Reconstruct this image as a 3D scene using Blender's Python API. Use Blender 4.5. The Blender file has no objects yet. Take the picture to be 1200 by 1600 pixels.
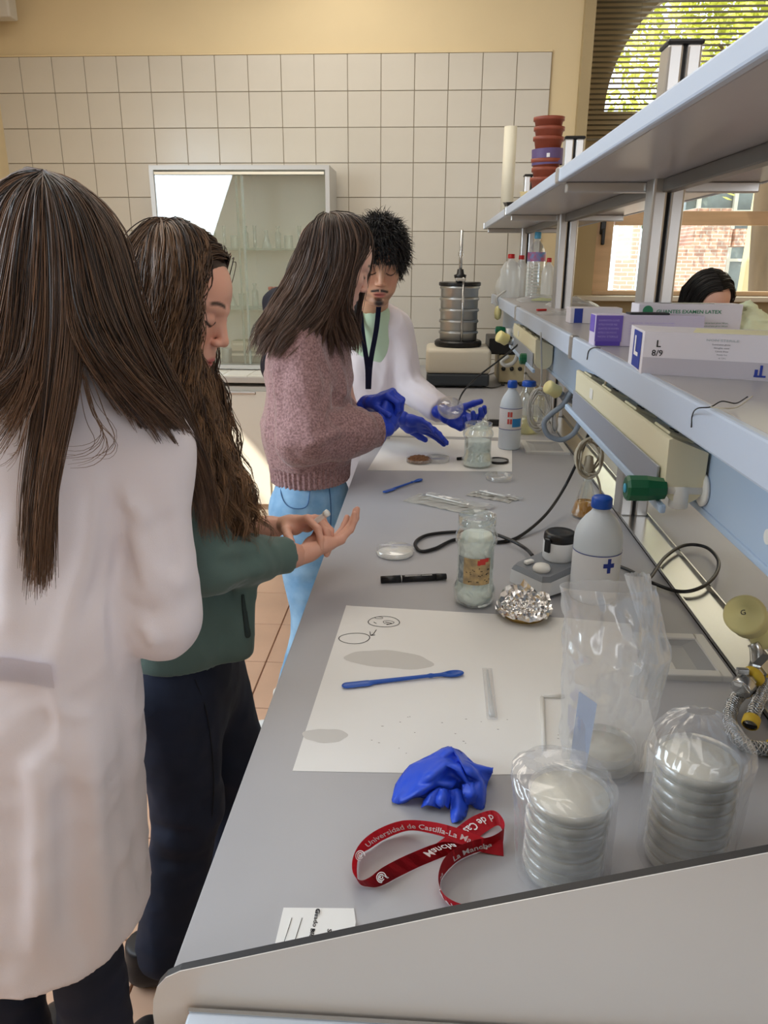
import bpy, bmesh, math, random
import numpy as np
from mathutils import Vector, Matrix, noise
from math import sin, cos, pi, radians, sqrt
random.seed(7); RS = np.random.RandomState(11)
scn = bpy.context.scene
COL = scn.collection

# ------------------------------------------------------------ camera
CF = 1190.0; CH = 1.543; PITCH = radians(18.2); YAW = radians(3.3); ROLL = radians(0.3)
_f = np.array([-sin(YAW)*cos(PITCH), cos(YAW)*cos(PITCH), -sin(PITCH)])
_r = np.array([cos(YAW), sin(YAW), 0.0]); _u = np.cross(_r, _f)
CR = cos(ROLL)*_r + sin(ROLL)*_u; CU = -sin(ROLL)*_r + cos(ROLL)*_u; CD = _f
cam = bpy.data.cameras.new('camera'); camo = bpy.data.objects.new('camera', cam); COL.objects.link(camo)
camo.matrix_world = Matrix(((CR[0], CU[0], -CD[0], 0), (CR[1], CU[1], -CD[1], 0), (CR[2], CU[2], -CD[2], CH), (0, 0, 0, 1)))
cam.sensor_fit = 'VERTICAL'; cam.sensor_height = 36.0; cam.lens = 36.0*CF/1600.0; cam.clip_start = 0.02; cam.clip_end = 200
scn.camera = camo
# photograph measurements -> points of the room (survey helpers: pixel + a known plane)
def _ray(x, y): return CR*(x-600.0)-CU*(y-800.0)+CD*CF
def B(x, y, z=0.9):
    d = _ray(x, y); t = (z-CH)/d[2]; return Vector((d[0]*t, d[1]*t, z))
def W(x, y, Y):
    d = _ray(x, y); t = Y/d[1]; return Vector((d[0]*t, Y, CH+d[2]*t))
def WX(x, y, X):
    d = _ray(x, y); t = X/d[0]; return Vector((X, d[1]*t, CH+d[2]*t))

# ------------------------------------------------------------ world, sun, daylight, exposure
scn.view_settings.view_transform = 'Standard'; scn.view_settings.look = 'None'
scn.view_settings.gamma = 1.0; scn.view_settings.use_curve_mapping = False
scn.view_settings.exposure = 0.12
wd = bpy.data.worlds.new('sky'); scn.world = wd; wd.use_nodes = True
wb = wd.node_tree.nodes['Background']; wb.inputs[0].default_value = (0.80, 0.90, 1.0, 1); wb.inputs[1].default_value = 2.6
sl = bpy.data.lights.new('sun', 'SUN'); sl.energy = 5.0; sl.angle = radians(0.6); sl.color = (1.0, 0.9, 0.72)
so = bpy.data.objects.new('sun', sl); COL.objects.link(so)
so.rotation_euler = Vector((0.40, 0.72, -0.56)).to_track_quat('-Z', 'Y').to_euler()
def area(name, loc, target, sx, sy, power, color):
    l = bpy.data.lights.new(name, 'AREA'); l.shape = 'RECTANGLE'; l.size = sx; l.size_y = sy; l.energy = power; l.color = color
    o = bpy.data.objects.new(name, l); COL.objects.link(o); o.location = loc
    o.rotation_euler = (Vector(target)-Vector(loc)).to_track_quat('-Z', 'Y').to_euler()
    return o
area('daylight_left', (-2.58, 1.0, 2.15), (0.6, 1.3, 0.8), 2.3, 1.3, 60, (0.74, 0.87, 1.0))
area('fill_behind', (1.6, -2.3, 2.3), (0.3, 2.0, 1.0), 3.0, 1.5, 40, (0.86, 0.92, 1.0))  # added fill light; the wall behind the camera has no window
area('daylight_back_window', (2.3, 5.0, 2.1), (0.4, 1.8, 0.9), 2.6, 1.6, 16, (1.0, 0.90, 0.72))
area('overhead_fill', (-0.9, 3.6, 3.3), (-0.7, 3.4, 0.0), 2.4, 1.4, 30, (1.0, 0.93, 0.82))  # added soft overhead fill; the ceiling carries no fixture
area('overhead_fill_near', (0.6, 0.8, 3.3), (0.5, 0.9, 0.0), 2.4, 1.4, 14, (1.0, 0.95, 0.90))  # second added overhead fill, above the near part of the bench

scn.cycles.transparent_max_bounces = 40; scn.cycles.max_bounces = 16; scn.cycles.transmission_bounces = 14

# ------------------------------------------------------------ materials
def lin(c): return tuple((v/255.0/12.92 if v/255.0 <= 0.04045 else ((v/255.0+0.055)/1.055)**2.4) for v in c)
MATS = {}
def mat(name, rgb=(200, 200, 200), rough=0.5, metal=0.0, bump=0.0, bscale=200.0, var=0.0, vscale=5.0, alpha=1.0, emit=0.0,
        trans=0.0, ior=1.45, sheen=0.0, sss=0.0, stretch=None, coat=0.0, rgb2=None, bdist=0.002):
    if name in MATS: return MATS[name]
    m = bpy.data.materials.new(name); m.use_nodes = True; nt = m.node_tree; b = nt.nodes['Principled BSDF']
    c = lin(rgb)+(1,)
    b.inputs['Base Color'].default_value = c; b.inputs['Roughness'].default_value = rough; b.inputs['Metallic'].default_value = metal
    b.inputs['IOR'].default_value = ior; b.inputs['Alpha'].default_value = alpha
    if trans: b.inputs['Transmission Weight'].default_value = trans
    if coat: b.inputs['Coat Weight'].default_value = coat
    if sheen: b.inputs['Sheen Weight'].default_value = sheen; b.inputs['Sheen Roughness'].default_value = 0.4
    if sss:
        b.inputs['Subsurface Weight'].default_value = sss; b.inputs['Subsurface Radius'].default_value = (0.01, 0.004, 0.002); b.inputs['Subsurface Scale'].default_value = 1.0
    if emit: b.inputs['Emission Color'].default_value = c; b.inputs['Emission Strength'].default_value = emit
    tc = nt.nodes.new('ShaderNodeTexCoord'); mp = nt.nodes.new('ShaderNodeMapping'); nt.links.new(tc.outputs['Object'], mp.inputs[0])
    if stretch: mp.inputs['Scale'].default_value = stretch
    if bump:
        n = nt.nodes.new('ShaderNodeTexNoise'); n.inputs['Scale'].default_value = bscale; n.inputs['Detail'].default_value = 4
        nt.links.new(mp.outputs[0], n.inputs['Vector'])
        bp = nt.nodes.new('ShaderNodeBump'); bp.inputs['Strength'].default_value = bump; bp.inputs['Distance'].default_value = bdist
        nt.links.new(n.outputs[0], bp.inputs['Height']); nt.links.new(bp.outputs[0], b.inputs['Normal'])
    if var or rgb2:
        n = nt.nodes.new('ShaderNodeTexNoise'); n.inputs['Scale'].default_value = vscale; n.inputs['Detail'].default_value = 5
        nt.links.new(mp.outputs[0], n.inputs['Vector'])
        mx = nt.nodes.new('ShaderNodeMix'); mx.data_type = 'RGBA'
        mr = nt.nodes.new('ShaderNodeMapRange'); mr.inputs[1].default_value = 0.35; mr.inputs[2].default_value = 0.65
        nt.links.new(n.outputs[0], mr.inputs[0]); nt.links.new(mr.outputs[0], mx.inputs[0])
        if rgb2: c1, c2 = c, lin(rgb2)+(1,)
        else: c1 = tuple(v*(1-var) for v in c[:3])+(1,); c2 = tuple(min(1, v*(1+var)) for v in c[:3])+(1,)
        mx.inputs[6].default_value = c1; mx.inputs[7].default_value = c2
        nt.links.new(mx.outputs[2], b.inputs['Base Color'])
    MATS[name] = m; return m
def thin_clear(name, tint=(1, 1, 1), gloss=0.10, white=0.0, rough=0.03, edge=0.45):
    """thin clear sheet (glass wall, plastic film): transparent + Fresnel-like gloss + a little milky diffuse"""
    if name in MATS: return MATS[name]
    m = bpy.data.materials.new(name); m.use_nodes = True; nt = m.node_tree; nt.nodes.clear()
    out = nt.nodes.new('ShaderNodeOutputMaterial'); tr = nt.nodes.new('ShaderNodeBsdfTransparent'); tr.inputs[0].default_value = tint+(1,)
    gl = nt.nodes.new('ShaderNodeBsdfGlossy'); gl.inputs['Roughness'].default_value = rough; gl.inputs[0].default_value = (1, 1, 1, 1)
    lw = nt.nodes.new('ShaderNodeLayerWeight'); lw.inputs[0].default_value = 0.35
    mr = nt.nodes.new('ShaderNodeMapRange'); mr.inputs[3].default_value = gloss; mr.inputs[4].default_value = edge
    nt.links.new(lw.outputs['Facing'], mr.inputs[0])
    mx = nt.nodes.new('ShaderNodeMixShader'); nt.links.new(mr.outputs[0], mx.inputs[0]); nt.links.new(tr.outputs[0], mx.inputs[1]); nt.links.new(gl.outputs[0], mx.inputs[2])
    last = mx
    if white:
        df = nt.nodes.new('ShaderNodeBsdfDiffuse'); df.inputs[0].default_value = (0.9, 0.92, 0.93, 1)
        tl = nt.nodes.new('ShaderNodeBsdfTranslucent'); tl.inputs[0].default_value = (0.9, 0.92, 0.93, 1)
        ad = nt.nodes.new('ShaderNodeMixShader'); ad.inputs[0].default_value = 0.5
        nt.links.new(df.outputs[0], ad.inputs[1]); nt.links.new(tl.outputs[0], ad.inputs[2])
        m2 = nt.nodes.new('ShaderNodeMixShader'); m2.inputs[0].default_value = white
        nt.links.new(mx.outputs[0], m2.inputs[1]); nt.links.new(ad.outputs[0], m2.inputs[2]); last = m2
    nt.links.new(last.outputs[0], out.inputs[0]); MATS[name] = m; return m
def hair_mat(name, dark, light):
    m = bpy.data.materials.new(name); m.use_nodes = True; nt = m.node_tree; b = nt.nodes['Principled BSDF']
    a = nt.nodes.new('ShaderNodeAttribute'); a.attribute_name = 'tone'
    mx = nt.nodes.new('ShaderNodeMix'); mx.data_type = 'RGBA'; mx.inputs[6].default_value = lin(dark)+(1,); mx.inputs[7].default_value = lin(light)+(1,)
    nt.links.new(a.outputs['Fac'], mx.inputs[0]); nt.links.new(mx.outputs[2], b.inputs['Base Color'])
    b.inputs['Roughness'].default_value = 0.50; b.inputs['Specular IOR Level'].default_value = 0.5
    return m
def attr_mat(name, rough=0.5, sss=0.0, bump=0.0, bscale=300, rgbs=None):
    """colour read from the per-vertex local colour (skin with lips, brows and beard shade)"""
    m = bpy.data.materials.new(name); m.use_nodes = True; nt = m.node_tree; b = nt.nodes['Principled BSDF']
    a = nt.nodes.new('ShaderNodeAttribute'); a.attribute_name = 'tint'; nt.links.new(a.outputs['Color'], b.inputs['Base Color'])
    b.inputs['Roughness'].default_value = rough
    if sss:
        b.inputs['Subsurface Weight'].default_value = sss; b.inputs['Subsurface Radius'].default_value = (0.008, 0.003, 0.0015); b.inputs['Subsurface Scale'].default_value = 1.0
    if bump:
        n = nt.nodes.new('ShaderNodeTexNoise'); n.inputs['Scale'].default_value = bscale
        bp = nt.nodes.new('ShaderNodeBump'); bp.inputs['Strength'].default_value = bump; bp.inputs['Distance'].default_value = 0.001
        nt.links.new(n.outputs[0], bp.inputs['Height']); nt.links.new(bp.outputs[0], b.inputs['Normal'])
    return m

# ------------------------------------------------------------ object helpers
def tag(o, label=None, cat=None, group=None, kind=None):
    if label: o['label'] = label
    if cat: o['category'] = cat
    if group: o['group'] = group
    if kind: o['kind'] = kind
    return o
def thing(name, label, cat, loc=(0, 0, 0), group=None, rz=0.0):
    o = bpy.data.objects.new(name, None); COL.objects.link(o); o.location = loc; o.rotation_euler = (0, 0, rz); o.empty_display_size = 0.05
    return tag(o, label, cat, group)
def link(name, me, m=None, parent=None, loc=None):
    if m is not None and len(me.materials) == 0: me.materials.append(m)
    o = bpy.data.objects.new(name, me); COL.objects.link(o)
    if loc is not None: o.location = loc
    if parent is not None: o.parent = parent
    return o
def wm(o): return ((wm(o.parent) @ o.matrix_parent_inverse) if o.parent else Matrix.Identity(4)) @ o.matrix_basis
def world_part(name, me, m, parent):
    """mesh given in world coordinates, parented to a thing placed elsewhere"""
    o = link(name, me, m, parent); o.matrix_parent_inverse = wm(parent).inverted(); return o
def bm_mesh(bm, name, smooth=False):
    me = bpy.data.meshes.new(name); bm.normal_update(); bm.to_mesh(me); bm.free()
    if smooth: me.polygons.foreach_set('use_smooth', [True]*len(me.polygons))
    return me
def obj(name, bm, m, parent=None, smooth=False, loc=None, world=False):
    me = bm_mesh(bm, name, smooth)
    if world and parent is not None: return world_part(name, me, m, parent)
    return link(name, me, m, parent, loc)
def struct(name, bm, m, smooth=False):
    return tag(obj(name, bm, m, smooth=smooth), kind='structure')
def np_mesh(name, V, Fq, smooth=True):
    V = np.asarray(V, dtype=np.float32); Fq = np.asarray(Fq, dtype=np.int32); n = Fq.shape[1]
    me = bpy.data.meshes.new(name); me.vertices.add(len(V)); me.vertices.foreach_set('co', V.ravel())
    me.loops.add(Fq.size); me.loops.foreach_set('vertex_index', Fq.ravel())
    me.polygons.add(len(Fq)); me.polygons.foreach_set('loop_start', np.arange(0, Fq.size, n, dtype=np.int32))
    me.polygons.foreach_set('use_smooth', np.full(len(Fq), smooth)); me.update(calc_edges=True); return me
def vcol(me, name, C):
    a = me.attributes.new(name, 'FLOAT_COLOR', 'POINT'); C = np.asarray(C, dtype=np.float32)
    if C.shape[1] == 3: C = np.hstack([C, np.ones((len(C), 1), np.float32)])
    a.data.foreach_set('color', C.ravel())
def vfloat(me, name, A):
    a = me.attributes.new(name, 'FLOAT', 'POINT'); a.data.foreach_set('value', np.asarray(A, dtype=np.float32))

# bmesh shape builders ------------------------------------------------
def nb(): return bmesh.new()
def bx(bm, c, s, bev=0.0, rz=0.0, rot=None, seg=2):
    r = bmesh.ops.create_cube(bm, size=1.0); vs = r['verts']
    M = Matrix.Translation(c) @ (rot.to_4x4() if rot is not None else Matrix.Rotation(rz, 4, 'Z')) @ Matrix.Diagonal((s[0], s[1], s[2], 1))
    bmesh.ops.transform(bm, matrix=M, verts=vs)
    if bev > 0:
        es = list({e for v in vs for e in v.link_edges})
        bmesh.ops.bevel(bm, geom=es, offset=min(bev, min(s)*0.49), segments=seg, affect='EDGES', profile=0.5)
    return bm
def box(c, s, bev=0.0, rz=0.0, rot=None, seg=2): return bx(nb(), c, s, bev, rz, rot, seg)
def lathe(bm, prof, c=(0, 0, 0), n=32, axis=None, cap0=True, cap1=True):
    """prof: list of (r, z)"""
    rings = []
    R = Vector((0, 0, 1)).rotation_difference(Vector(axis)).to_matrix() if axis is not None else Matrix.Identity(3)
    c = Vector(c)
    for (r, z) in prof:
        rings.append([bm.verts.new(c + R @ Vector((r*cos(2*pi*i/n), r*sin(2*pi*i/n), z))) for i in range(n)])
    for a, b in zip(rings, rings[1:]):
        for i in range(n): bm.faces.new((a[i], a[(i+1) % n], b[(i+1) % n], b[i]))
    if cap0 and prof[0][0] > 1e-6: bm.faces.new(list(reversed(rings[0])))
    if cap1 and prof[-1][0] > 1e-6: bm.faces.new(rings[-1])
    return bm
def smooth_path(pts, k=8, closed=False):
    P = [Vector(p) for p in pts]; out = []; n = len(P)
    rng = n if closed else n-1
    for i in range(rng):
        p0 = P[(i-1) % n] if closed or i > 0 else P[0]*2-P[1]
        p1 = P[i]; p2 = P[(i+1) % n]; p3 = P[(i+2) % n] if closed or i+2 < n else P[-1]*2-P[-2]
        for j in range(k):
            t = j/k
            out.append(0.5*((2*p1)+(p2-p0)*t+(2*p0-5*p1+4*p2-p3)*t*t+(-p0+3*p1-3*p2+p3)*t**3))
    if not closed: out.append(P[-1])
    return out
def tube(bm, pts, r, n=8, k=8, closed=False, caps=True):
    P = smooth_path(pts, k, closed) if k > 1 else [Vector(p) for p in pts]
    m = len(P); rings = []; up = None
    for i, p in enumerate(P):
        t = (P[(i+1) % m]-P[i-1]) if closed else (P[min(i+1, m-1)]-P[max(i-1, 0)])
        t.normalize()
        if up is None:
            up = Vector((0, 0, 1)) if abs(t.z) < 0.9 else Vector((1, 0, 0))
        up = (up - t*up.dot(t)); up.normalize(); s = t.cross(up)
        rr = r[min(int(i/max(k, 1)), len(r)-1)] if isinstance(r, (list, tuple)) else r
        if isinstance(r, (list, tuple)):
            f = i/(m-1)*(len(r)-1); a = int(min(f, len(r)-2)); rr = r[a]*(1-(f-a))+r[a+1]*(f-a)
        rings.append([bm.verts.new(p+(up*cos(2*pi*q/n)+s*sin(2*pi*q/n))*rr) for q in range(n)])
    cnt = m if closed else m-1
    for i in range(cnt):
        a = rings[i]; b = rings[(i+1) % m]
        for q in range(n): bm.faces.new((a[q], b[q], b[(q+1) % n], a[(q+1) % n]))
    if caps and not closed: bm.faces.new(rings[0]); bm.faces.new(list(reversed(rings[-1])))
    return bm
def prism(bm, poly, z0, z1, xf=None):
    a = [bm.verts.new((p[0], p[1], z0)) for p in poly]; b = [bm.verts.new((p[0], p[1], z1)) for p in poly]; n = len(poly)
    bm.faces.new(list(reversed(a))); bm.faces.new(b)
    for i in range(n): bm.faces.new((a[i], a[(i+1) % n], b[(i+1) % n], b[i]))
    if xf is not None: bmesh.ops.transform(bm, matrix=xf, verts=a+b)
    return bm
def text_geo(s, size=1.0, bold=0.0):
    """triangulated outline of a line of writing, as verts (x, y) and faces"""
    cu = bpy.data.curves.new('writing', 'FONT'); cu.body = s; cu.size = size; cu.offset = bold; cu.resolution_u = 2
    o = bpy.data.objects.new('writing', cu); COL.objects.link(o)
    dg = bpy.context.evaluated_depsgraph_get(); dg.update(); me = bpy.data.meshes.new_from_object(o.evaluated_get(dg))
    V = [tuple(v.co) for v in me.vertices]; F = [tuple(p.vertices) for p in me.polygons]
    COL.objects.unlink(o); bpy.data.objects.remove(o); bpy.data.curves.remove(cu); bpy.data.meshes.remove(me)
    return V, F
def write(bm, s, origin, xdir, ydir, size, bold=0.0, lift=0.0006, fit=None):
    V, F = text_geo(s, 1.0, bold); x = Vector(xdir).normalized(); y = Vector(ydir).normalized(); n = x.cross(y)
    w = max(v[0] for v in V); sx = size if fit is None else fit/w
    vs = [bm.verts.new(Vector(origin)+x*(v[0]*sx)+y*(v[1]*size)+n*lift) for v in V]
    for f in F:
        try: bm.faces.new([vs[i] for i in f])
        except ValueError: pass
    return bm
# ============================================================ THE ROOM
WY = 5.05                      # face of the tiled back wall
mWallPaint = mat('wall_paint_yellow', (222, 203, 164), 0.75, bump=0.15, bscale=90, var=0.03, vscale=1.5)
mTile = mat('wall_tile_glaze', (206, 200, 188), 0.22, var=0.03, vscale=2.5)
mGrout = mat('wall_grout', (150, 140, 122), 0.9)
mFloorTile = mat('floor_tile_terracotta', (206, 168, 142), 0.35, var=0.06, vscale=4)
mFloorGrout = mat('floor_grout', (186, 148, 126), 0.9)
mCeil = mat('ceiling_white', (232, 230, 224), 0.9)
mWinWall = mat('window_wall_tan', (176, 158, 122), 0.8, var=0.05, vscale=2)
mWood = mat('window_frame_wood', (206, 172, 134), 0.5, var=0.08, vscale=3, stretch=(1, 1, 8))
mBlind = mat('blind_slat', (120, 112, 92), 0.45)
mBlack = mat('black_plastic', (24, 24, 26), 0.35)
struct('floor', box((0.7, 1.4, -0.02), (6.8, 8.2, 0.04)), mFloorGrout)
fl = bpy.data.objects['floor']
me = bm_mesh(box((0, 0, 0), (0.328, 0.328, 0.008), 0.002, seg=1), 'floor_tile')
for i in list(range(7))+list(range(11, 19)):
    for j in range(15):
        link('tile', me, mFloorTile, fl, (-2.46+i*0.333, 0.2+j*0.333, 0.004))
struct('ceiling', box((0.7, 1.4, 3.44), (6.8, 8.2, 0.08)), mCeil)
struct('wall_behind', box((0.7, -2.65, 1.7), (6.8, 0.1, 3.5)), mWallPaint)
struct('wall_right', box((4.05, 1.4, 1.7), (0.1, 8.2, 3.5)), mWallPaint)
# wall with openings: straight strips around rectangles, plus a fan of blocks above an arch
def arch_block(bm, plane, pos, thick, cx, z0, a, b, w, ztop, n=28):
    """the wall over an arch: plane 'Y' = wall facing -Y at y=pos; plane 'X' = wall facing +X at x=pos"""
    def P(u, z, t): return (u, pos+t, z) if plane == 'Y' else (pos-t, u, z)
    pr_ = []
    for i in range(n+1):
        th = pi-pi*i/n; pr_.append((cx+a*cos(th), z0+b*sin(th)))
    top = [(cx-w+2*w*i/n, ztop) for i in range(n+1)]
    for i in range(n):
        q = [pr_[i], pr_[i+1], top[i+1], top[i]]
        f0 = [bm.verts.new(P(u, z, 0)) for u, z in q]; f1 = [bm.verts.new(P(u, z, thick)) for u, z in q]
        bm.faces.new(f0); bm.faces.new(list(reversed(f1))); bm.faces.new((f0[0], f1[0], f1[1], f0[1]))
    return bm
# --- left wall with a tall arched window (it is what the glass of the display cabinet mirrors)
LX = -2.65
bm = nb(); LC, LA = 1.05, 1.25
bx(bm, (LX-0.1, -1.425, 1.7), (0.2, 2.45, 3.5)); bx(bm, (LX-0.1, (LC+LA+5.3)/2, 1.7), (0.2, 5.3-LC-LA, 3.5))
bx(bm, (LX-0.1, LC, 0.55), (0.2, 2*LA, 1.1))
arch_block(bm, 'X', LX, 0.2, LC, 2.05, LA, 0.95, LA, 3.42)
struct('wall_left', bm, mWallPaint)
bm = nb()
for y in (LC-0.6, LC+0.6): bx(bm, (LX-0.1, y, 1.58), (0.05, 0.07, 0.96+0.86), 0.004)
bx(bm, (LX-0.1, LC, 2.05), (0.05, 2*LA, 0.08), 0.004); bx(bm, (LX-0.1, LC, 1.13), (0.05, 2*LA, 0.06), 0.004)
w2 = struct('window_2', bm, mWood)
obj('pane', box((LX-0.1, LC, 1.85), (0.004, 2*LA, 1.5)), thin_clear('window_glass', (0.97, 0.99, 0.98), 0.06), w2)
# --- back wall: tiled part, painted part above, painted strip at the right
struct('wall_back', box((-0.91, WY+0.11, 1.7), (3.48, 0.2, 3.5)), mWallPaint)
wbk = bpy.data.objects['wall_back']
TP, TZ, TR, TT = 0.1977, 0.195, 0.667, 2.697
obj('grout', box(((LX+TR)/2, WY+0.004, TT/2), (TR-LX, 0.012, TT)), mGrout, wbk)
tm = [bm_mesh(box((0, 0, 0), (TP-0.004, 0.008, TZ-0.004), 0.0015, seg=1), 'tile') for _ in range(1)]
for j in range(10):
    for i in range(17):
        x = TR-TP*(i+0.5); z = TT-TZ*(j+0.5)
        if x-TP/2 < LX-0.08: continue
        o = link('tile', tm[0], mTile, wbk, (x, WY-0.003+random.uniform(-0.0006, 0.0006), z)); o.rotation_euler = (random.uniform(-.004, .004), 0, random.uniform(-.004, .004))
# small trim along the top of the tiles
struct('trim_1', box(((LX+TR)/2, WY-0.004, TT+0.004), (TR-LX, 0.014, 0.010), 0.002), mWallPaint)
# --- window wall, set back behind the pilaster
VY = 5.25
WC, WA, WBB, WZ = 1.86, 0.83, 0.78, 2.42
struct('wall_window', nb() and box((0.86, WY+0.10, 1.7), (0.06, 0.30, 3.5)), mWinWall)
bm = nb()
bx(bm, (1.7325, VY+0.12, 0.67), (1.685, 0.24, 1.34)); bx(bm, (3.3, VY+0.12, 1.7), (1.45, 0.24, 3.5))
bx(bm, (0.970, VY+0.12, 1.88), (0.16, 0.24, 1.08))
bx(bm, (1.8125, VY+0.12, 2.25), (1.525, 0.24, 0.34))
arch_block(bm, 'Y', VY, 0.24, WC, WZ, WA, WBB, WA, 3.42)
bx(bm, (0.960, VY+0.12, 2.92), (0.14, 0.24, 1.0)); 
struct('wall_arch', bm, mWinWall)
# window_1: wooden casements under the arch, and the fanlight
bm = nb()
bx(bm, (1.105, VY+0.06, 1.71), (0.11, 0.06, 0.74), 0.006); bx(bm, (1.865, VY+0.062, 1.815), (1.39, 0.056, 0.085), 0.006)
bx(bm, (1.81, VY+0.06, 1.355), (1.51, 0.07, 0.03), 0.004); bx(bm, (1.81, VY+0.06, 2.062), (1.51, 0.064, 0.036), 0.004); bx(bm, (2.55, VY+0.06, 1.71), (0.045, 0.06, 0.70), 0.006)
bx(bm, (2.30, VY+0.06, 1.71), (0.07, 0.06, 0.74), 0.006)
bx(bm, (WC, VY+0.10, 2.41), (2*WA, 0.05, 0.03), 0.004)
w1 = struct('window_1', bm, mWood)
gl = thin_clear('window_glass')
for (x0, x1, z0, z1) in ((1.16, 2.265, 1.37, 1.772), (1.16, 2.265, 1.858, 2.04), (2.335, 2.53, 1.37, 1.772), (2.335, 2.53, 1.858, 2.04)):
    obj('pane', box(((x0+x1)/2, VY+0.07, (z0+z1)/2), (x1-x0, 0.004, z1-z0)), gl, w1)
bm = nb(); bx(bm, (1.09, VY+0.02, 1.765), (0.035, 0.02, 0.10), 0.006); bx(bm, (1.09, VY-0.005, 1.70), (0.022, 0.03, 0.10), 0.008)
obj('handle', bm, mBlack, w1)
struct('trim_2', box((1.95, WY+0.16, 1.325), (2.1, 0.18, 0.03), 0.004), mat('sill_stone', (206, 196, 178), 0.5))
# venetian blind in front of the arch
vb = thing('venetian_blind', 'half-open grey-brown venetian blind hanging before the arched window', 'blind', (1.9, VY-0.06, 3.3))
obj('head_rail', box((0, 0, 0.03), (1.98, 0.04, 0.04), 0.004), mBlind, vb)
bm = nb(); r = bmesh.ops.create_grid(bm, x_segments=1, y_segments=3, size=0.5)
for v in bm.verts:
    y = v.co.y; v.co = Vector((v.co.x*1.96, y*0.026, (0.25-y*y)*0.006))
bmesh.ops.rotate(bm, verts=bm.verts, cent=(0, 0, 0), matrix=Matrix.Rotation(radians(-13), 3, 'X'))
sm = bm_mesh(bm, 'slat')
for i in range(37):
    link('slat', sm, mBlind, vb, (0, 0, -0.012-i*0.028))
for x in (-0.72, 0.0, 0.72): obj('ladder_cord', tube(nb(), [(x, -0.014, 0.0), (x, -0.014, -1.03)], 0.0012, 5, 1), mBlind, vb)
obj('bottom_rail', box((0, 0, -1.045), (1.96, 0.026, 0.014), 0.003), mBlind, vb)
# grey wall box at the top left
t = thing('wall_box', 'small light grey box high up in the left corner of the tiled wall', 'box', W(-10, 5, 4.9))
obj('case', box((0, 0, 0), (0.22, 0.10, 0.16), 0.01), mat('grey_box', (205, 200, 190), 0.5), t)
obj('bracket', box((-0.02, 0.08, 0.0), (0.10, 0.14, 0.05), 0.004), mat('grey_box'), t)

# ============================================================ OUTSIDE
mBrick = mat('outside_brick', (196, 142, 118), 0.9, var=0.15, vscale=14)
def brick_mat():
    m = bpy.data.materials.new('brick_courses'); m.use_nodes = True; nt = m.node_tree; b = nt.nodes['Principled BSDF']
    tc = nt.nodes.new('ShaderNodeTexCoord'); br = nt.nodes.new('ShaderNodeTexBrick'); mp = nt.nodes.new('ShaderNodeMapping')
    mp.inputs['Rotation'].default_value = (radians(90), 0, 0)
    nt.links.new(tc.outputs['Object'], mp.inputs[0]); nt.links.new(mp.outputs[0], br.inputs[0])
    br.inputs['Color1'].default_value = lin((206, 160, 142))+(1,); br.inputs['Color2'].default_value = lin((190, 142, 124))+(1,); br.inputs['Mortar'].default_value = lin((216, 206, 194))+(1,)
    br.inputs['Scale'].default_value = 1.0; br.inputs['Brick Width'].default_value = 0.17; br.inputs['Row Height'].default_value = 0.055; br.inputs['Mortar Size'].default_value = 0.006
    nt.links.new(br.outputs[0], b.inputs['Base Color']); b.inputs['Roughness'].default_value = 0.9; return m
mBC = brick_mat()
struct('ground', box((4, 22, -0.6), (50, 32, 0.1)), mat('outside_paving', (190, 184, 172), 0.9, var=0.1))
t = thing('brick_building', 'brick building outside, seen through the window to the right of the rack post', 'building', (3.2, 13.0, -0.5))
bm = nb(); p0 = W(1042, 470, 13.0); p1 = W(1126, 470, 13.0)
bx(bm, ((p0.x+p1.x)/2-3.2, 0.5, 1.15), (p1.x-p0.x, 1.0, 2.3)); zt = 2.3
obj('wall', bm, mBC, t)
for k in range(3): obj('step', box((p0.x-3.2+0.38+k*0.36, 0.5, zt+0.13+0.0), (0.34-0.02*k, 0.9, 0.26)) if k else box((p1.x-3.2-0.28, 0.5, zt+0.28), (0.56, 0.98, 0.56)), mBC, t)
t = thing('brick_pier', 'narrow sunlit brick pier outside, left of the rack post', 'pier', (W(972, 470, 11.0).x, 11.0, -0.5))
obj('shaft', box((0, 0, 1.6), (0.22, 0.3, 3.2)), mBC, t); obj('cap', box((0, 0, 3.24), (0.32, 0.36, 0.08)), mat('pale_stone', (226, 220, 205), 0.8), t)
t = thing('glazed_building', 'glazed building with pale mullions outside at the right edge of the window', 'building', (W(1200, 470, 14).x, 14.0, -0.5))
obj('wall', box((0.9, 1.0, 1.9), (4.6, 0.8, 3.8)), mat('dim_glazing', (118, 128, 128), 0.15, var=0.35, vscale=2.5), t)
for k in range(7): obj('mullion', box((-1.2+k*0.62, 0.55, 1.9), (0.06, 0.08, 3.8)), mat('pale_stone'), t)
for k in range(5): obj('rail', box((0.9, 0.56, 0.5+k*0.8), (4.6, 0.06, 0.05)), mat('pale_stone'), t)
t = thing('pale_column', 'pale yellow post outside the window near the right edge of the picture', 'post', (W(1163, 470, 8).x, 8.0, -0.55))
obj('shaft', box((0, 0, 1.8), (0.13, 0.13, 3.6), 0.01, rot=Matrix.Rotation(radians(1.5), 3, 'Y')), mat('cream_post', (238, 214, 160), 0.7), t)
mBark = mat('bark', (120, 98, 76), 0.95, bump=0.6, bscale=12, var=0.25, vscale=6, stretch=(1, 1, 0.2))
mLeaf = mat('leaf_yellow_green', (206, 208, 96), 0.6, var=0.35, vscale=2, trans=0.0)
mLeaf2 = mat('leaf_mid_green', (110, 140, 52), 0.6, var=0.35, vscale=2)
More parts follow.
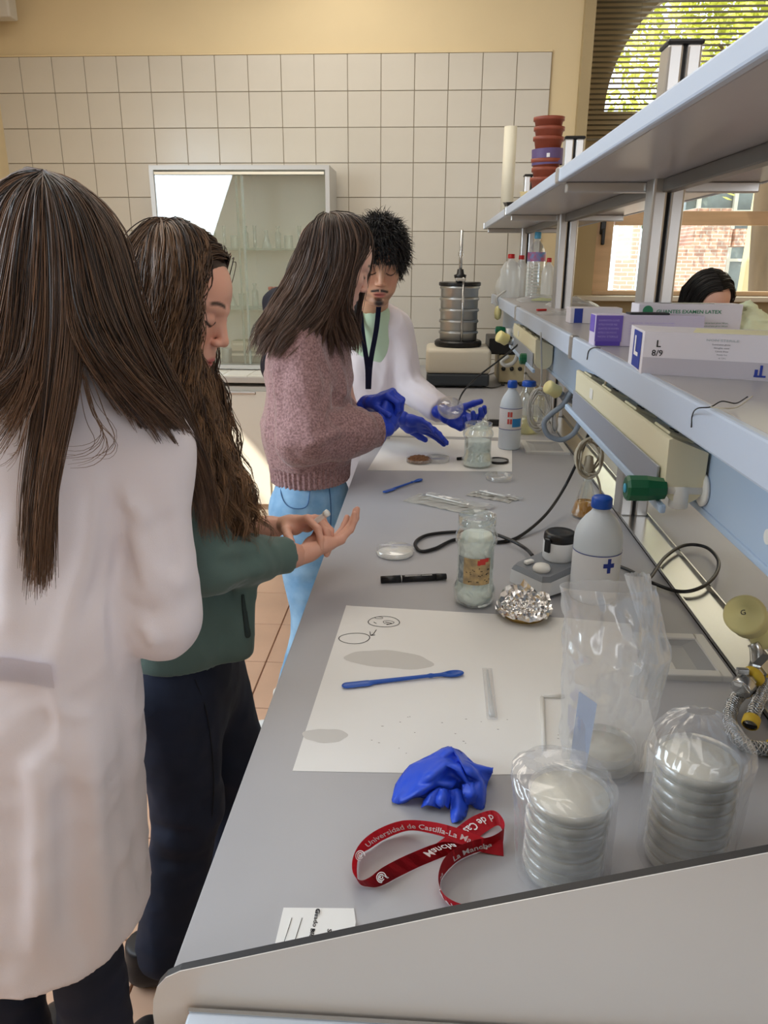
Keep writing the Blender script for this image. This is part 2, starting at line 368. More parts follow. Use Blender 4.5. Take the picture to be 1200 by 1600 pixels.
def leaves(cent, rad, n, size, seed):
    R = np.random.RandomState(seed); d = R.normal(size=(n, 3)); d /= np.linalg.norm(d, axis=1)[:, None]; r = R.uniform(0.35, 1.0, (n, 1))**0.6
    clump = R.randint(0, 26, n); cc = R.normal(size=(26, 3)); cc /= np.linalg.norm(cc, axis=1)[:, None]
    P = (0.55*cc[clump]*r + 0.45*d*r)*1.25*np.array(rad)+np.array(cent)
    a = R.normal(size=(n, 3)); a /= np.linalg.norm(a, axis=1)[:, None]; b = np.cross(a, R.normal(size=(n, 3))); b /= np.linalg.norm(b, axis=1)[:, None]
    s = size*R.uniform(0.6, 1.3, (n, 1)); V = np.stack([P-a*s, P-b*s*0.5, P+a*s, P+b*s*0.5], 1).reshape(-1, 3)
    return np_mesh('leaves', V, np.arange(4*n).reshape(-1, 4), False)
t = thing('leafy_tree', 'yellow-green leafy tree outside, its crown behind the arched window', 'tree', (5.2, 11.5, -0.55))
obj('trunk', tube(nb(), [(0, 0, 0), (0.05, 0, 1.6), (-0.1, 0, 3.0), (0.0, 0, 5.6)], [0.17, 0.14, 0.12, 0.05], 10, 6), mBark, t, True)
for k in range(5):
    a = k*1.3; obj('branch', tube(nb(), [(0, 0, 2.8+k*0.3), (0.8*cos(a), 0.8*sin(a), 3.6+k*0.35), (1.9*cos(a), 1.5*sin(a), 4.6+k*0.3)], [0.07, 0.045, 0.02], 7, 5), mBark, t, True)
o = link('foliage', leaves((-1.0, 0, 5.3), (3.0, 1.3, 2.1), 5200, 0.085, 3), mLeaf, t); o['kind'] = 'stuff'
t = thing('low_tree', 'green bushy tree outside just above the brick building', 'tree', (W(1095, 310, 17.5).x, 17.5, -0.55))
obj('trunk', tube(nb(), [(0, 0, 0), (0.1, 0, 1.8), (0, 0, 3.2)], [0.16, 0.12, 0.08], 8, 5), mBark, t, True)
o = link('foliage', leaves((0, 0, 3.15), (2.0, 0.7, 0.45), 3000, 0.07, 5), mLeaf2, t); o['kind'] = 'stuff'
t = thing('tree_trunk', 'bare brown tree trunk outside at the right edge of the window', 'tree', (W(1186, 460, 7.2).x, 7.2, -0.55))
obj('trunk', tube(nb(), [(0.05, 0, 0), (0.03, 0, 1.5), (-0.06, 0, 2.6), (-0.12, 0, 4.4)], [0.13, 0.10, 0.10, 0.09], 12, 6), mBark, t, True)
# ============================================================ LAB BENCH AND RACK
BX0, BX1, BY0, BY1, BZ = -0.231, 1.20, 0.538, 5.03, 0.9
mLam = mat('bench_laminate', (170, 169, 172), 0.38, var=0.035, vscale=3.0, bump=0.03, bscale=400)
mLamEdge = mat('bench_black_edge', (40, 38, 38), 0.5)
mLamFront = mat('end_panel_laminate', (208, 202, 196), 0.22, var=0.02, vscale=3)
mAlu = mat('brushed_aluminium', (196, 194, 192), 0.33, 0.85, bump=0.05, bscale=30, stretch=(1, 1, 0.05))
mAluDark = mat('grooved_aluminium', (120, 116, 112), 0.4, 0.7)
mSlot = mat('slot_shade_dark', (34, 33, 34), 0.7)  # dark colour stands in for the shade between the post profiles
mShelf = mat('shelf_grey_laminate', (176, 172, 172), 0.3, var=0.03, vscale=3)
mShelfEdge = mat('shelf_edge_enamel', (190, 200, 216), 0.35)
mDuct = mat('duct_light_blue', (176, 196, 220), 0.35)
mSteel = mat('polished_steel', (196, 196, 194), 0.24, 0.9, bump=0.08, bscale=9)
mCabW = mat('cabinet_white', (222, 218, 208), 0.4)
mPlinth = mat('plinth_cream', (205, 198, 184), 0.5)
mGap = mat('door_gap', (70, 66, 62), 0.8)

lb = thing('lab_bench', 'long grey laminate laboratory bench with thin black edge in the middle', 'bench', (0.55, 2.78, 0))
def LBP(n, bm, m, smooth=False): return obj(n, bm, m, lb, smooth, world=True)
LBP('worktop', box(((BX0+BX1)/2, (BY0+BY1)/2, BZ-0.0055), (BX1-BX0, BY1-BY0, 0.011), 0.0008, seg=1), mLam)
LBP('worktop_edge', box(((BX0+BX1)/2, (BY0+BY1)/2, BZ-0.0195), (BX1-BX0-0.002, BY1-BY0-0.002, 0.017)), mLamEdge)
LBP('body', box((0.50, 2.80, 0.49), (1.20, 4.30, 0.76)), mCabW)
LBP('plinth', box((0.50, 2.80, 0.055), (1.1, 4.2, 0.11)), mPlinth)
for k in range(7):
    LBP('door', box((-0.108, 0.97+k*0.605, 0.49), (0.018, 0.595, 0.74), 0.003), mCabW); LBP('door', box((1.108, 0.97+k*0.605, 0.49), (0.018, 0.595, 0.74), 0.003), mCabW)
# steel channel that runs down the middle
ch = thing('steel_channel', 'shiny steel cable channel set along the middle of the bench', 'channel', (0.5525, 2.78, BZ))
bm = nb()
bx(bm, (0, 0, 0.0015), (0.078, 4.46, 0.003)); bx(bm, (-0.0375, 0, 0.005), (0.003, 4.46, 0.010)); bx(bm, (0.0375, 0, 0.005), (0.003, 4.46, 0.010))
obj('tray', bm, mSteel, ch)
# raised end panel at the near end
ep = thing('end_panel', 'pale laminate end panel with black edge rising across the near end of the bench', 'panel', (0.1, 0.53, 0.86))
def panel_poly(x0, x1, zl, sl, zb, r, n=8):
    pts = [(x0, zb)]
    for i in range(n+1):
        a = pi-(pi/2-0.28)*i/n; pts.append((x0+r+r*cos(a), zl+r*sin(a)-r*0.0))
    pts.append((x1, zl+r+(x1-x0)*sl)); pts.append((x1, zb)); return pts
pp = [(-0.248, 0.60), (-0.248, 0.862), (-0.246, 0.880), (-0.241, 0.896), (-0.232, 0.908), (-0.218, 0.917), (0.028, 1.0005), (0.75, 1.228), (0.75, 0.60)]
XF = Matrix(((1, 0, 0, -0.1), (0, 0, -1, 0), (0, 1, 0, -0.86), (0, 0, 0, 1)))
obj('face', prism(nb(), pp, 0.0035, 0.0045, XF), mLamFront, ep); obj('core', prism(nb(), pp, -0.0045, 0.0034, XF), mLamEdge, ep)
fs = thing('front_counter', 'bluish white counter edge at the bottom edge of the picture', 'counter', (0.3, 0.26, 0.0))
obj('top', box((0.0, 0.0, 0.869), (1.02, 0.514, 0.02), 0.003), mat('blue_white_enamel', (205, 214, 226), 0.25), fs)
obj('edging', box((0, 0.258, 0.869), (1.02, 0.004, 0.022)), mSteel, fs)
obj('body', box((0, -0.01, 0.43), (0.98, 0.46, 0.858)), mCabW, fs)

# rack: posts in pairs of profiles, two long shelves
rk = thing('shelf_rack', 'aluminium rack of two long grey shelves standing on the bench', 'rack', (0.5525, 2.78, BZ))
def RK(n, bm, m, smooth=False, par=None): return obj(n, bm, m, par or rk, smooth, world=True)
for Y in (0.62, 1.995, 3.365, 4.735):
    bm = nb(); h = 2.005-BZ
    for sx in (-1, 1):
        bx(bm, (0.5515+sx*0.0205, Y, BZ+h/2), (0.034, 0.072, h), 0.006)
    p = RK('post', bm, mAlu)
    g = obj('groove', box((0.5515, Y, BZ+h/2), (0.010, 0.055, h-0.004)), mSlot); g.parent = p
    c = obj('cap', box((0.5515, Y, 2.009), (0.082, 0.078, 0.012), 0.008), mBlack, None); c.parent = p
for (x0, x1, zt, th, nm) in ((0.31, 0.80, 1.757, 0.027, 'upper'), (0.375, 0.73, 1.36, 0.018, 'lower')):
    y0, y1 = 0.10, 4.80
    s = RK('shelf', box(((x0+x1)/2, (y0+y1)/2, zt-th/2), (x1-x0-0.02, y1-y0, th), 0.001, seg=1), mShelf)
    eh = th+0.004 if nm == 'upper' else 0.055
    for x in (x0, x1):
        e = obj('edge', box((x, (y0+y1)/2, zt+0.002-eh/2), (0.016, y1-y0, eh), 0.004), mShelfEdge); e.parent = s
    for Y in (1.995, 3.365, 4.735):
        e = obj('bracket', box(((x0+x1)/2, Y+0.055, zt-th-0.012), (x1-x0-0.03, 0.03, 0.024), 0.003), mAlu); e.parent = s
        e = obj('clip', box((x0-0.002, Y+0.04, zt-eh/2+0.002), (0.022, 0.030, eh+0.006), 0.004), mAlu); e.parent = s
# far side rail of the upper tier, and slanted stay
RK('rail', box((0.55, 2.4, 1.715), (0.03, 4.6, 0.03), 0.003), mAluDark)

du = thing('service_duct', 'light blue metal service duct under the lower shelf', 'duct', (0.55, 2.5, 1.23))
obj('face', box((-0.106, 0, -0.0), (0.012, 4.5, 0.135), 0.003), mDuct, du)
obj('lip', box((-0.100, 0, -0.060), (0.030, 4.5, 0.012), 0.003), mDuct, du)
obj('back', box((0.106, 0, -0.0), (0.012, 4.5, 0.135), 0.003), mDuct, du)
obj('top_rail', box((-0.120, 0, 0.070), (0.02, 4.5, 0.018), 0.003), mAlu, du)
for k in range(3): obj('button', lathe(nb(), [(0.0, 0.0), (0.010, 0.0), (0.010, 0.003), (0.0, 0.004)], (-0.112, -1.56-k*0.5+0.0, -0.018), 20, (-1, 0, 0)), mat('white_plastic', (232, 230, 224), 0.4), du)

# cream trunking with sockets
mCream = mat('cream_plastic', (226, 218, 186), 0.4)
def trunking(Y0, Y1, label):
    L = Y1-Y0; t = thing('cable_trunking', label, 'trunking', (0.403, (Y0+Y1)/2, 1.235))
    bm = nb(); pr_ = []
    for (a, b_) in ((-0.032, 0.052), (0.030, 0.030), (0.030, -0.030)): pr_.append((a, b_))
    for i in range(7):
        a = -pi/2*(i/6)*2; pr_.append((0.030*cos(a), -0.030+0.030*sin(a)*0.9))
    pr_ = [(-0.032, 0.050), (-0.026, 0.052), (0.030, 0.030)]+[(0.030*cos(-pi*i/8), -0.026+0.026*sin(-pi*i/8)) for i in range(9)]
    XF2 = Matrix(((1, 0, 0, 0), (0, 0, 1, 0), (0, 1, 0, 0), (0, 0, 0, 1)))
    prism(bm, pr_, -L/2, L/2, XF2); bmesh.ops.recalc_face_normals(bm, faces=bm.faces)
    obj('case', bm, mCream, t)
    rot = Matrix.Rotation(math.atan2(-0.022, 0.056), 3, 'Y').inverted()
    n = max(2, int(L/0.16))
    for i in range(n):
        y = -L/2+0.09+i*(L-0.16)/(n-1)
        s = obj('socket', box((0.002, y, 0.0425), (0.044, 0.085, 0.006), 0.002, rot=Matrix.Rotation(radians(21), 3, 'Y')), mCream, t)
        for d in (-0.012, 0.012): 
            q = obj('hole', box((0.002, y+d, 0.046), (0.007, 0.007, 0.003), 0, rot=Matrix.Rotation(radians(21), 3, 'Y')), mBlack); q.parent = s
    obj('grey_plate', box((-0.0345, 0.012, -0.024), (0.004, L-0.03, 0.050), 0.001), mat('plate_grey', (158, 164, 176), 0.4, 0.3), t)
    obj('blue_lip', box((-0.0350, 0.03, -0.056), (0.010, L+0.10, 0.014), 0.003), mDuct, t)
    o = obj('sticker', box((-0.0325, L/2-0.20, 0.024), (0.001, 0.03, 0.022)), mat('white_plastic'), t)
    return t
trunking(1.17, 1.96, 'cream socket trunking hanging under the lower shelf, nearest the camera')
trunking(2.75, 3.50, 'silvery far socket trunking under the lower shelf beyond the hose coil')

# ============================================================ WALL UNITS ON THE LEFT (display cabinet over base cabinets)
CY = 4.70
bc = thing('base_cabinet', 'white base cabinet with doors and cream plinth below the display cabinet', 'cabinet', (-1.45, 4.73, 0))
obj('carcass', box((0, 0.02, 0.47), (1.99, 0.56, 0.73)), mCabW, bc)
obj('plinth', box((0, 0.05, 0.055), (1.99, 0.50, 0.11)), mat('plinth_grey', (196, 188, 176), 0.5), bc)
for k in range(4):
    d = obj('door', box((-0.75+k*0.5, -0.272, 0.46), (0.488, 0.018, 0.70), 0.003), mCabW, bc)
    obj('handle', box((-0.75+k*0.5, -0.284, 0.80), (0.36, 0.012, 0.016), 0.004), mAlu).parent = d
wt = thing('cabinet_worktop', 'white tiled worktop on the base cabinet below the glass case', 'worktop', (-1.45, 4.73, 0.88))
obj('slab', box((0, 0.0, 0.0), (2.02, 0.62, 0.035), 0.004), mat('worktop_grey_edge', (182, 178, 172), 0.35), wt)
for k in range(13): obj('tile', box((-0.93+k*0.155, -0.0, 0.0205), (0.151, 0.60, 0.008), 0.002, seg=1), mat('white_glaze', (232, 230, 220), 0.2), wt)

dc = thing('display_cabinet', 'glass-fronted wall cabinet holding laboratory glassware', 'cabinet', (-1.11, 4.84, 0.91))
cw, cd, chh = 1.04, 0.34, 1.15
mCF = mat('cabinet_frame_aluminium', (196, 196, 194), 0.4, 0.3)
mInside = mat('cabinet_interior', (244, 240, 226), 0.6)
bm = nb()
for sx in (-1, 1): bx(bm, (sx*(cw/2-0.012), 0, chh/2), (0.024, cd, chh-.048))
bx(bm, (0, 0, chh-0.012), (cw, cd, 0.024)); bx(bm, (0, 0, 0.012), (cw, cd, 0.024))
obj('frame', bm, mCF, dc)
obj('back_panel', box((0, cd/2-0.008, chh/2), (cw-0.04, 0.010, chh-0.04)), mInside, dc)
for zz in (0.355, 0.70): obj('shelf', box((0, 0.01, zz), (cw-0.05, cd-0.06, 0.010)), thin_clear('shelf_glass', (0.86, 0.95, 0.92), 0.12, 0.25), dc)
obj('top_strip', box((0, -cd/2-0.001, chh-0.042), (cw-0.06, 0.010, 0.014)), mat('top_strip_white', (248, 244, 226), 0.5), dc)  # plain white strip under the top of the frame
mCG = thin_clear('cabinet_glass', (0.97, 0.985, 0.975), 0.10, 0.04, 0.01, 0.5)
for k, (x, yy) in enumerate(((-0.25, -cd/2+0.012), (0.24, -cd/2+0.022))):
    d = obj('door', box((x, yy, chh/2-0.01), (0.53, 0.004, chh-0.08)), mCG, dc)
    obj('door_edge', box((x+(0.262 if k == 0 else -0.262), yy, chh/2-0.01), (0.012, 0.006, chh-0.08)), thin_clear('glass_edge', (0.75, 0.9, 0.86), 0.3, 0.3)).parent = d
# ============================================================ SMOOTH BODIES: signed distance fields on a grid, meshed by surface nets
def A3(v): return np.array([v[0], v[1], v[2]], dtype=np.float64)
class Field:
    CAP = 0.2
    def __init__(s, lo, hi, h):
        s.lo = A3(lo); s.h = h; s.n = (np.ceil((A3(hi)-s.lo)/h).astype(int)+1)
        s.a = np.full(s.n, s.CAP, dtype=np.float32)
        s.ax = [s.lo[i]+h*np.arange(s.n[i]) for i in range(3)]
    def sub(s, lo, hi):
        i0 = np.clip(np.floor((lo-s.lo)/s.h).astype(int), 0, s.n); i1 = np.clip(np.ceil((hi-s.lo)/s.h).astype(int)+1, 0, s.n)
        if np.any(i1 <= i0): return None
        sl_ = tuple(slice(a, b) for a, b in zip(i0, i1))
        X = s.ax[0][sl_[0]][:, None, None]; Y = s.ax[1][sl_[1]][None, :, None]; Z = s.ax[2][sl_[2]][None, None, :]
        return sl_, X, Y, Z
    def _op(s, sl_, d, k, neg):
        a = s.a[sl_]
        if neg:
            d = -d; h = np.maximum(k-np.abs(a-d), 0)/k if k > 0 else 0
            s.a[sl_] = np.maximum(a, d)+h*h*k*0.25
        else:
            h = np.maximum(k-np.abs(a-d), 0)/k if k > 0 else 0
            s.a[sl_] = np.minimum(a, d)-h*h*k*0.25
    def cone(s, a, b, ra, rb, k=0.02, neg=False):
        """tapered capsule"""
        a = A3(a); b = A3(b); R = max(ra, rb)+k+3*s.h
        q = s.sub(np.minimum(a, b)-R, np.maximum(a, b)+R)
        if q is None: return s
        sl_, X, Y, Z = q; ab = b-a; L2 = max(ab@ab, 1e-9)
        t = np.clip(((X-a[0])*ab[0]+(Y-a[1])*ab[1]+(Z-a[2])*ab[2])/L2, 0, 1)
        d = np.sqrt((X-a[0]-t*ab[0])**2+(Y-a[1]-t*ab[1])**2+(Z-a[2]-t*ab[2])**2)-(ra+(rb-ra)*t)
        s._op(sl_, d, k, neg); return s
    def flat(s, a, b, ra, rb, side, fl=0.6, k=0.02, neg=False):
        """tapered capsule flattened: the cross-section is r wide and r*fl deep along the direction SIDE"""
        a = A3(a); b = A3(b); w = A3(side); ab = b-a; L = np.sqrt(ab@ab); t_ = ab/max(L, 1e-9); w = w-t_*(w@t_); w /= np.linalg.norm(w)
        R = max(ra, rb)+k+3*s.h; q = s.sub(np.minimum(a, b)-R, np.maximum(a, b)+R)
        if q is None: return s
        sl_, X, Y, Z = q; dx = X-a[0]; dy = Y-a[1]; dz = Z-a[2]
        t = np.clip((dx*ab[0]+dy*ab[1]+dz*ab[2])/max(L*L, 1e-9), 0, 1)
        px = dx-t*ab[0]; py = dy-t*ab[1]; pz = dz-t*ab[2]; c = px*w[0]+py*w[1]+pz*w[2]
        d2 = px*px+py*py+pz*pz-c*c+(c/fl)**2; r = ra+(rb-ra)*t
        d = (np.sqrt(np.maximum(d2, 0))-r)*(0.5+0.5*fl)
        s._op(sl_, d, k, neg); return s
    def ell(s, c, r, rot=None, k=0.02, neg=False):
        c = A3(c); r = A3(r); M = np.eye(3) if rot is None else np.array(rot); R = r.max()+k+3*s.h
        q = s.sub(c-R, c+R)
        if q is None: return s
        sl_, X, Y, Z = q; x = X-c[0]; y = Y-c[1]; z = Z-c[2]
        u = x*M[0, 0]+y*M[1, 0]+z*M[2, 0]; v = x*M[0, 1]+y*M[1, 1]+z*M[2, 1]; w = x*M[0, 2]+y*M[1, 2]+z*M[2, 2]
        k0 = np.sqrt((u/r[0])**2+(v/r[1])**2+(w/r[2])**2); k1 = np.sqrt((u/r[0]**2)**2+(v/r[1]**2)**2+(w/r[2]**2)**2)
        d = np.where(k1 > 1e-6, k0*(k0-1)/np.maximum(k1, 1e-6), -r.min())
        s._op(sl_, d, k, neg); return s
    def plane(s, p, n, k=0.004):
        """cut away everything on the side of N"""
        p = A3(p); n = A3(n); n = n/np.linalg.norm(n)
        X = s.ax[0][:, None, None]; Y = s.ax[1][None, :, None]; Z = s.ax[2][None, None, :]
        d = (X-p[0])*n[0]+(Y-p[1])*n[1]+(Z-p[2])*n[2]
        h = np.maximum(k-np.abs(s.a-d), 0)/k; s.a = (np.maximum(s.a, d)+h*h*k*0.25).astype(np.float32); return s
    def ridge(s, pts, w, amp, wpow=2.0):
        """raise (amp > 0) or sink (amp < 0) the surface softly along a polyline: a fold of cloth"""
        P = [A3(p) for p in pts]; R = 3*w+2*s.h; q = s.sub(np.min(P, 0)-R, np.max(P, 0)+R)
        if q is None: return s
        sl_, X, Y, Z = q; best = np.full(s.a[sl_].shape, 9.0, np.float32); n = len(P)-1; tt = np.zeros_like(best)
        for i in range(n):
            a, b = P[i], P[i+1]; ab = b-a; L2 = max(ab@ab, 1e-9); t = np.clip(((X-a[0])*ab[0]+(Y-a[1])*ab[1]+(Z-a[2])*ab[2])/L2, 0, 1)
            d = np.sqrt((X-a[0]-t*ab[0])**2+(Y-a[1]-t*ab[1])**2+(Z-a[2]-t*ab[2])**2); m = d < best; best = np.where(m, d, best); tt = np.where(m, (i+t)/n, tt)
        s.a[sl_] -= (amp*np.exp(-(best/w)**wpow)*np.clip(np.minimum(tt, 1-tt)*5+.15, 0, 1)).astype(np.float32); return s
    def surf(s, px, py):
        """where the sight line through a point of the photograph first meets the shape"""
        d = A3(_ray(px, py)); d /= np.linalg.norm(d); c = np.array((0, 0, CH)); T = np.arange(.3, 4.5, s.h*.5); P = c+d*T[:, None]; I = np.round((P-s.lo)/s.h).astype(int)
        ok = np.all((I >= 0) & (I < s.n), axis=1); v = np.full(len(T), 1.0); v[ok] = s.a[tuple(I[ok].T)]; k = np.nonzero(v < 0)[0]
        return Vector(P[k[0]]) if len(k) else None
    def ridges(s, lines):
        for pts, w, amp in lines:
            q = [s.surf(*p) for p in pts]; q = [p for p in q if p is not None]
            if len(q) > 1: s.ridge(smooth_path(q, 4), w, amp)
        return s
    def disp(s, fn):
        m = np.abs(s.a) < 0.03; I = np.nonzero(m)
        s.a[I] += fn(s.ax[0][I[0]], s.ax[1][I[1]], s.ax[2][I[2]]).astype(np.float32); return s
    def mesh(s):
        a = s.a; n = a.shape; ins = a < 0
        cnt = np.zeros(tuple(m-1 for m in n), np.uint8)
        for i in (0, 1):
            for j in (0, 1):
                for l in (0, 1): cnt += ins[i:n[0]-1+i, j:n[1]-1+j, l:n[2]-1+l]
        act = (cnt > 0) & (cnt < 8); I = np.stack(np.nonzero(act), 1)
        idx = np.full(act.shape, -1, np.int64); idx[act] = np.arange(len(I))
        P = np.zeros((len(I), 3)); C = np.zeros(len(I))
        co = [(x, y, z) for x in (0, 1) for y in (0, 1) for z in (0, 1)]
        val = {c: a[I[:, 0]+c[0], I[:, 1]+c[1], I[:, 2]+c[2]].astype(np.float64) for c in co}
        for c in co:
            for axx in range(3):
                if c[axx] == 0:
                    e = list(c); e[axx] = 1; e = tuple(e); va, vb = val[c], val[e]; m = (va < 0) != (vb < 0)
                    t = np.where(m, va/np.where(m, va-vb, 1), 0)
                    p = np.zeros((len(I), 3)); p[:, 0] += c[0]; p[:, 1] += c[1]; p[:, 2] += c[2]; p[:, axx] = t
                    P[m] += p[m]; C[m] += 1
        V = s.lo+s.h*(I+P/np.maximum(C, 1)[:, None])
        Q = []
        for axx in range(3):
            o = [i for i in range(3) if i != axx]
            sa = [slice(1, n[i]-1) for i in range(3)]; sb = list(sa); sa[axx] = slice(0, n[axx]-1); sb[axx] = slice(1, n[axx])
            A_, B_ = ins[tuple(sa)], ins[tuple(sb)]; m = np.stack(np.nonzero(A_ != B_), 1)
            if not len(m): continue
            base = m.copy(); base[:, o[0]] += 1; base[:, o[1]] += 1
            flip = A_[tuple(m.T)]
            def g(d0, d1):
                c = base.copy(); c[:, o[0]] += d0; c[:, o[1]] += d1; return idx[tuple(c.T)]
            q = np.stack([g(-1, -1), g(0, -1), g(0, 0), g(-1, 0)], 1)
            if axx == 1: flip = ~flip
            q[~flip] = q[~flip][:, ::-1]; Q.append(q)
        Q = np.concatenate(Q); Q = Q[(Q >= 0).all(1)]
        return V, Q
def join_np(parts):
    V = []; Q = []; n = 0
    for v, q in parts: V.append(v); Q.append(q+n); n += len(v)
    return np.concatenate(V), np.concatenate(Q)
def relax(V, Q, it=1, lam=0.5):
    E = np.concatenate([Q[:, [0, 1]], Q[:, [1, 2]], Q[:, [2, 3]], Q[:, [3, 0]]]); n = len(V)
    for _ in range(it):
        S = np.zeros_like(V); c = np.bincount(E[:, 0], minlength=n)+np.bincount(E[:, 1], minlength=n)
        for i in range(3): S[:, i] = np.bincount(E[:, 0], V[E[:, 1], i], n)+np.bincount(E[:, 1], V[E[:, 0], i], n)
        V = V+(S/np.maximum(c, 1)[:, None]-V)*lam
    return V
def frame(fwd, up):
    """columns: right, forward, up"""
    f = A3(fwd); f /= np.linalg.norm(f); u = A3(up); u = u-f*(u@f); u /= np.linalg.norm(u); r = np.cross(f, u)
    return np.stack([r, f, u], 1)
class Loc:
    """primitives given in a local frame"""
    def __init__(s, F, o, M, sc=1.0): s.F = F; s.o = A3(o); s.M = M; s.sc = sc
    def p(s, v): return s.o+s.M@(np.array(v, float)*s.sc)
    def cone(s, a, b, ra, rb, k=0.01, neg=False): s.F.cone(s.p(a), s.p(b), ra*s.sc, rb*s.sc, k, neg)
    def ell(s, c, r, k=0.01, neg=False, tilt=None):
        M = s.M if tilt is None else s.M@np.array(tilt); s.F.ell(s.p(c), np.array(r)*s.sc, M, k, neg)

def head_field(o, M, sc=1.0, male=False, mouth_open=0.0, h=0.003, neck_to=None, neck_r=0.05):
    """head with the ears level with the origin; x right, y forward, z up; returns verts, quads and colours"""
    pts = [o+M@np.array(v)*sc for v in ((-.1, -.13, -.15), (.1, .14, .14), (-.1, .14, -.15), (.1, -.13, .14), (-.1, -.13, .14), (.1, .14, -.15), (.1, -.13, -.15), (-.1, .14, .14))]
    if neck_to is not None: pts.append(A3(neck_to)-0.05); pts.append(A3(neck_to)+0.05)
    F = Field(np.min(pts, 0)-0.02, np.max(pts, 0)+0.02, h); L = Loc(F, o, M, sc)
    L.ell((0, -.012, .038), (.074, .094, .086), .02)
    L.ell((0, .036, .036), (.060, .050, .056), .03)
    L.ell((0, .030, -.040), (.054, .058, .062), .03)
    j = .054 if male else .049
    for s in (-1, 1):
        L.cone((s*j, .002, -.050), (s*.018, .076, -.096), .017, .015, .022)
        L.ell((s*.040, .062, -.018), (.024, .022, .022), .018)
        L.ell((s*.034, .062, -.052), (.022, .024, .028), .018)
    L.ell((0, .085, -.094), (.019, .016, .016), .016)
    L.ell((0, .076, -.062), (.030, .024, .022), .014)               # muzzle under the nose
    for s in (-1, 1): L.cone((s*.010, .087, .026), (s*.044, .070, .027), .009 if male else .007, .008, .010)
    for s in (-1, 1): L.ell((s*.032, .101, .007), (.017, .018, .012), .010, True)
    for s in (-1, 1): L.ell((s*.031, .0755, .005), (.0145, .0135, .0125), .004)  # lid over the eyeball
    L.cone((0, .084, .018), (0, .1045, -.022), .0085, .0090, .014)
    L.ell((0, .1065, -.0265), (.0095, .0085, .0080), .006)
    for s in (-1, 1):
        L.ell((s*.0115, .098, -.031), (.0078, .0095, .0066), .006)
        L.ell((s*.0070, .101, -.0380), (.0034, .0045, .0026), .002, True)
    L.cone((-.017, .088, -.0615), (.017, .088, -.0615), .0052, .0052, .005); L.ell((0, .0935, -.0600), (.010, .006, .0048), .004)
    L.cone((-.014, .087, -.0725), (.014, .087, -.0725), .0060, .0060, .005)
    L.ell((0, .096, -.0672-.001), (.021, .008, .0016+mouth_open), .002, True)
    L.ell((0, .094, -.083), (.013, .007, .004), .006, True)
    for s in (-1, 1):
        L.ell((s*.0745, -.006, .000), (.008, .019, .031), .006)
        L.ell((s*.083, -.004, .004), (.006, .011, .019), .004, True)
        L.ell((s*.074, -.002, -.028), (.006, .009, .010), .004)
    if neck_to is not None: F.cone(o+M@np.array((0, -.025, -.045))*sc, neck_to, neck_r, neck_r*1.08, .025)
    V, Q = F.mesh(); V = relax(V, Q, 1, 0.35); loc = (V-o)@M/sc
    return V, Q, loc
def skin_tint(loc, base, lip, male=False, beard=(60, 42, 36), near=0.16):
    """colours that belong to the face: lips, brows, lash line, beard"""
    x, y, z = loc.T; ax = np.abs(x); C = np.tile(np.array(lin(base)), (len(loc), 1))
    def mix(w, c): 
        w = np.clip(w, 0, 1)[:, None]; C[:] = C*(1-w)+np.array(lin(c))*w
    face = (y > .045)
    mix(face*np.exp(-((ax-.040)/.022)**2-((z+.028)/.022)**2)*0.35, (205, 130, 112))
    mix(face*np.exp(-((ax)/.014)**2-((z+.032)/.014)**2)*0.25, (200, 122, 104))
    lipw = face*(y > .078)*np.clip(1.6-((ax/.024)**2+((z+.067)/.0115)**2)*1.6, 0, 1); mix(lipw*0.85, lip)
    bz = .0305+.004*np.cos((ax-.030)/.02*1.4)-.10*np.maximum(ax-.034, 0)
    bw = face*np.clip(1-((z-bz-0.002)/(.0062 if male else .0045))**2, 0, 1)*np.clip((ax-.009)/.006, 0, 1)*np.clip((.051-ax)/.008, 0, 1)
    mix(bw*(1.6 if male else 1.15), (30, 22, 20) if male else (66, 46, 36))
    lz = -.0012+.40*(ax-.031)**2/.014
    mix(face*np.clip(1-((z-lz+.0035)/.0030)**2, 0, 1)*(np.abs(ax-.031) < .0155)*(y > .06)*1.5, (34, 24, 22))
    mix(face*np.exp(-((ax-.031)/.017)**2-((z-.014)/.006)**2)*0.25, (150, 96, 80))
    if male:
        mo = face*np.clip(1-((z+.0525+.30*np.maximum(ax-.008, 0))/.0050)**2, 0, 1)*np.clip((.031-ax)/.005, 0, 1)*(y > .07)*(ax > .0025); mix(mo*1.2, (34, 26, 24))
        ch_ = face*np.clip(1.3-((ax/.017)**2+((z+.094)/.013)**2), 0, 1); mix(ch_*1.0, (34, 26, 24))
        jaw = np.clip((-.066-z+.35*(ax-.03))/.012, 0, 1)*(y > .0)*(z > -.125); mix(jaw*0.35, beard)
        sb = np.clip(1-((y-.012)/.012)**2, 0, 1)*(z < .01)*(z > -.05)*(ax > .05); mix(sb*0.6, beard)
    return C
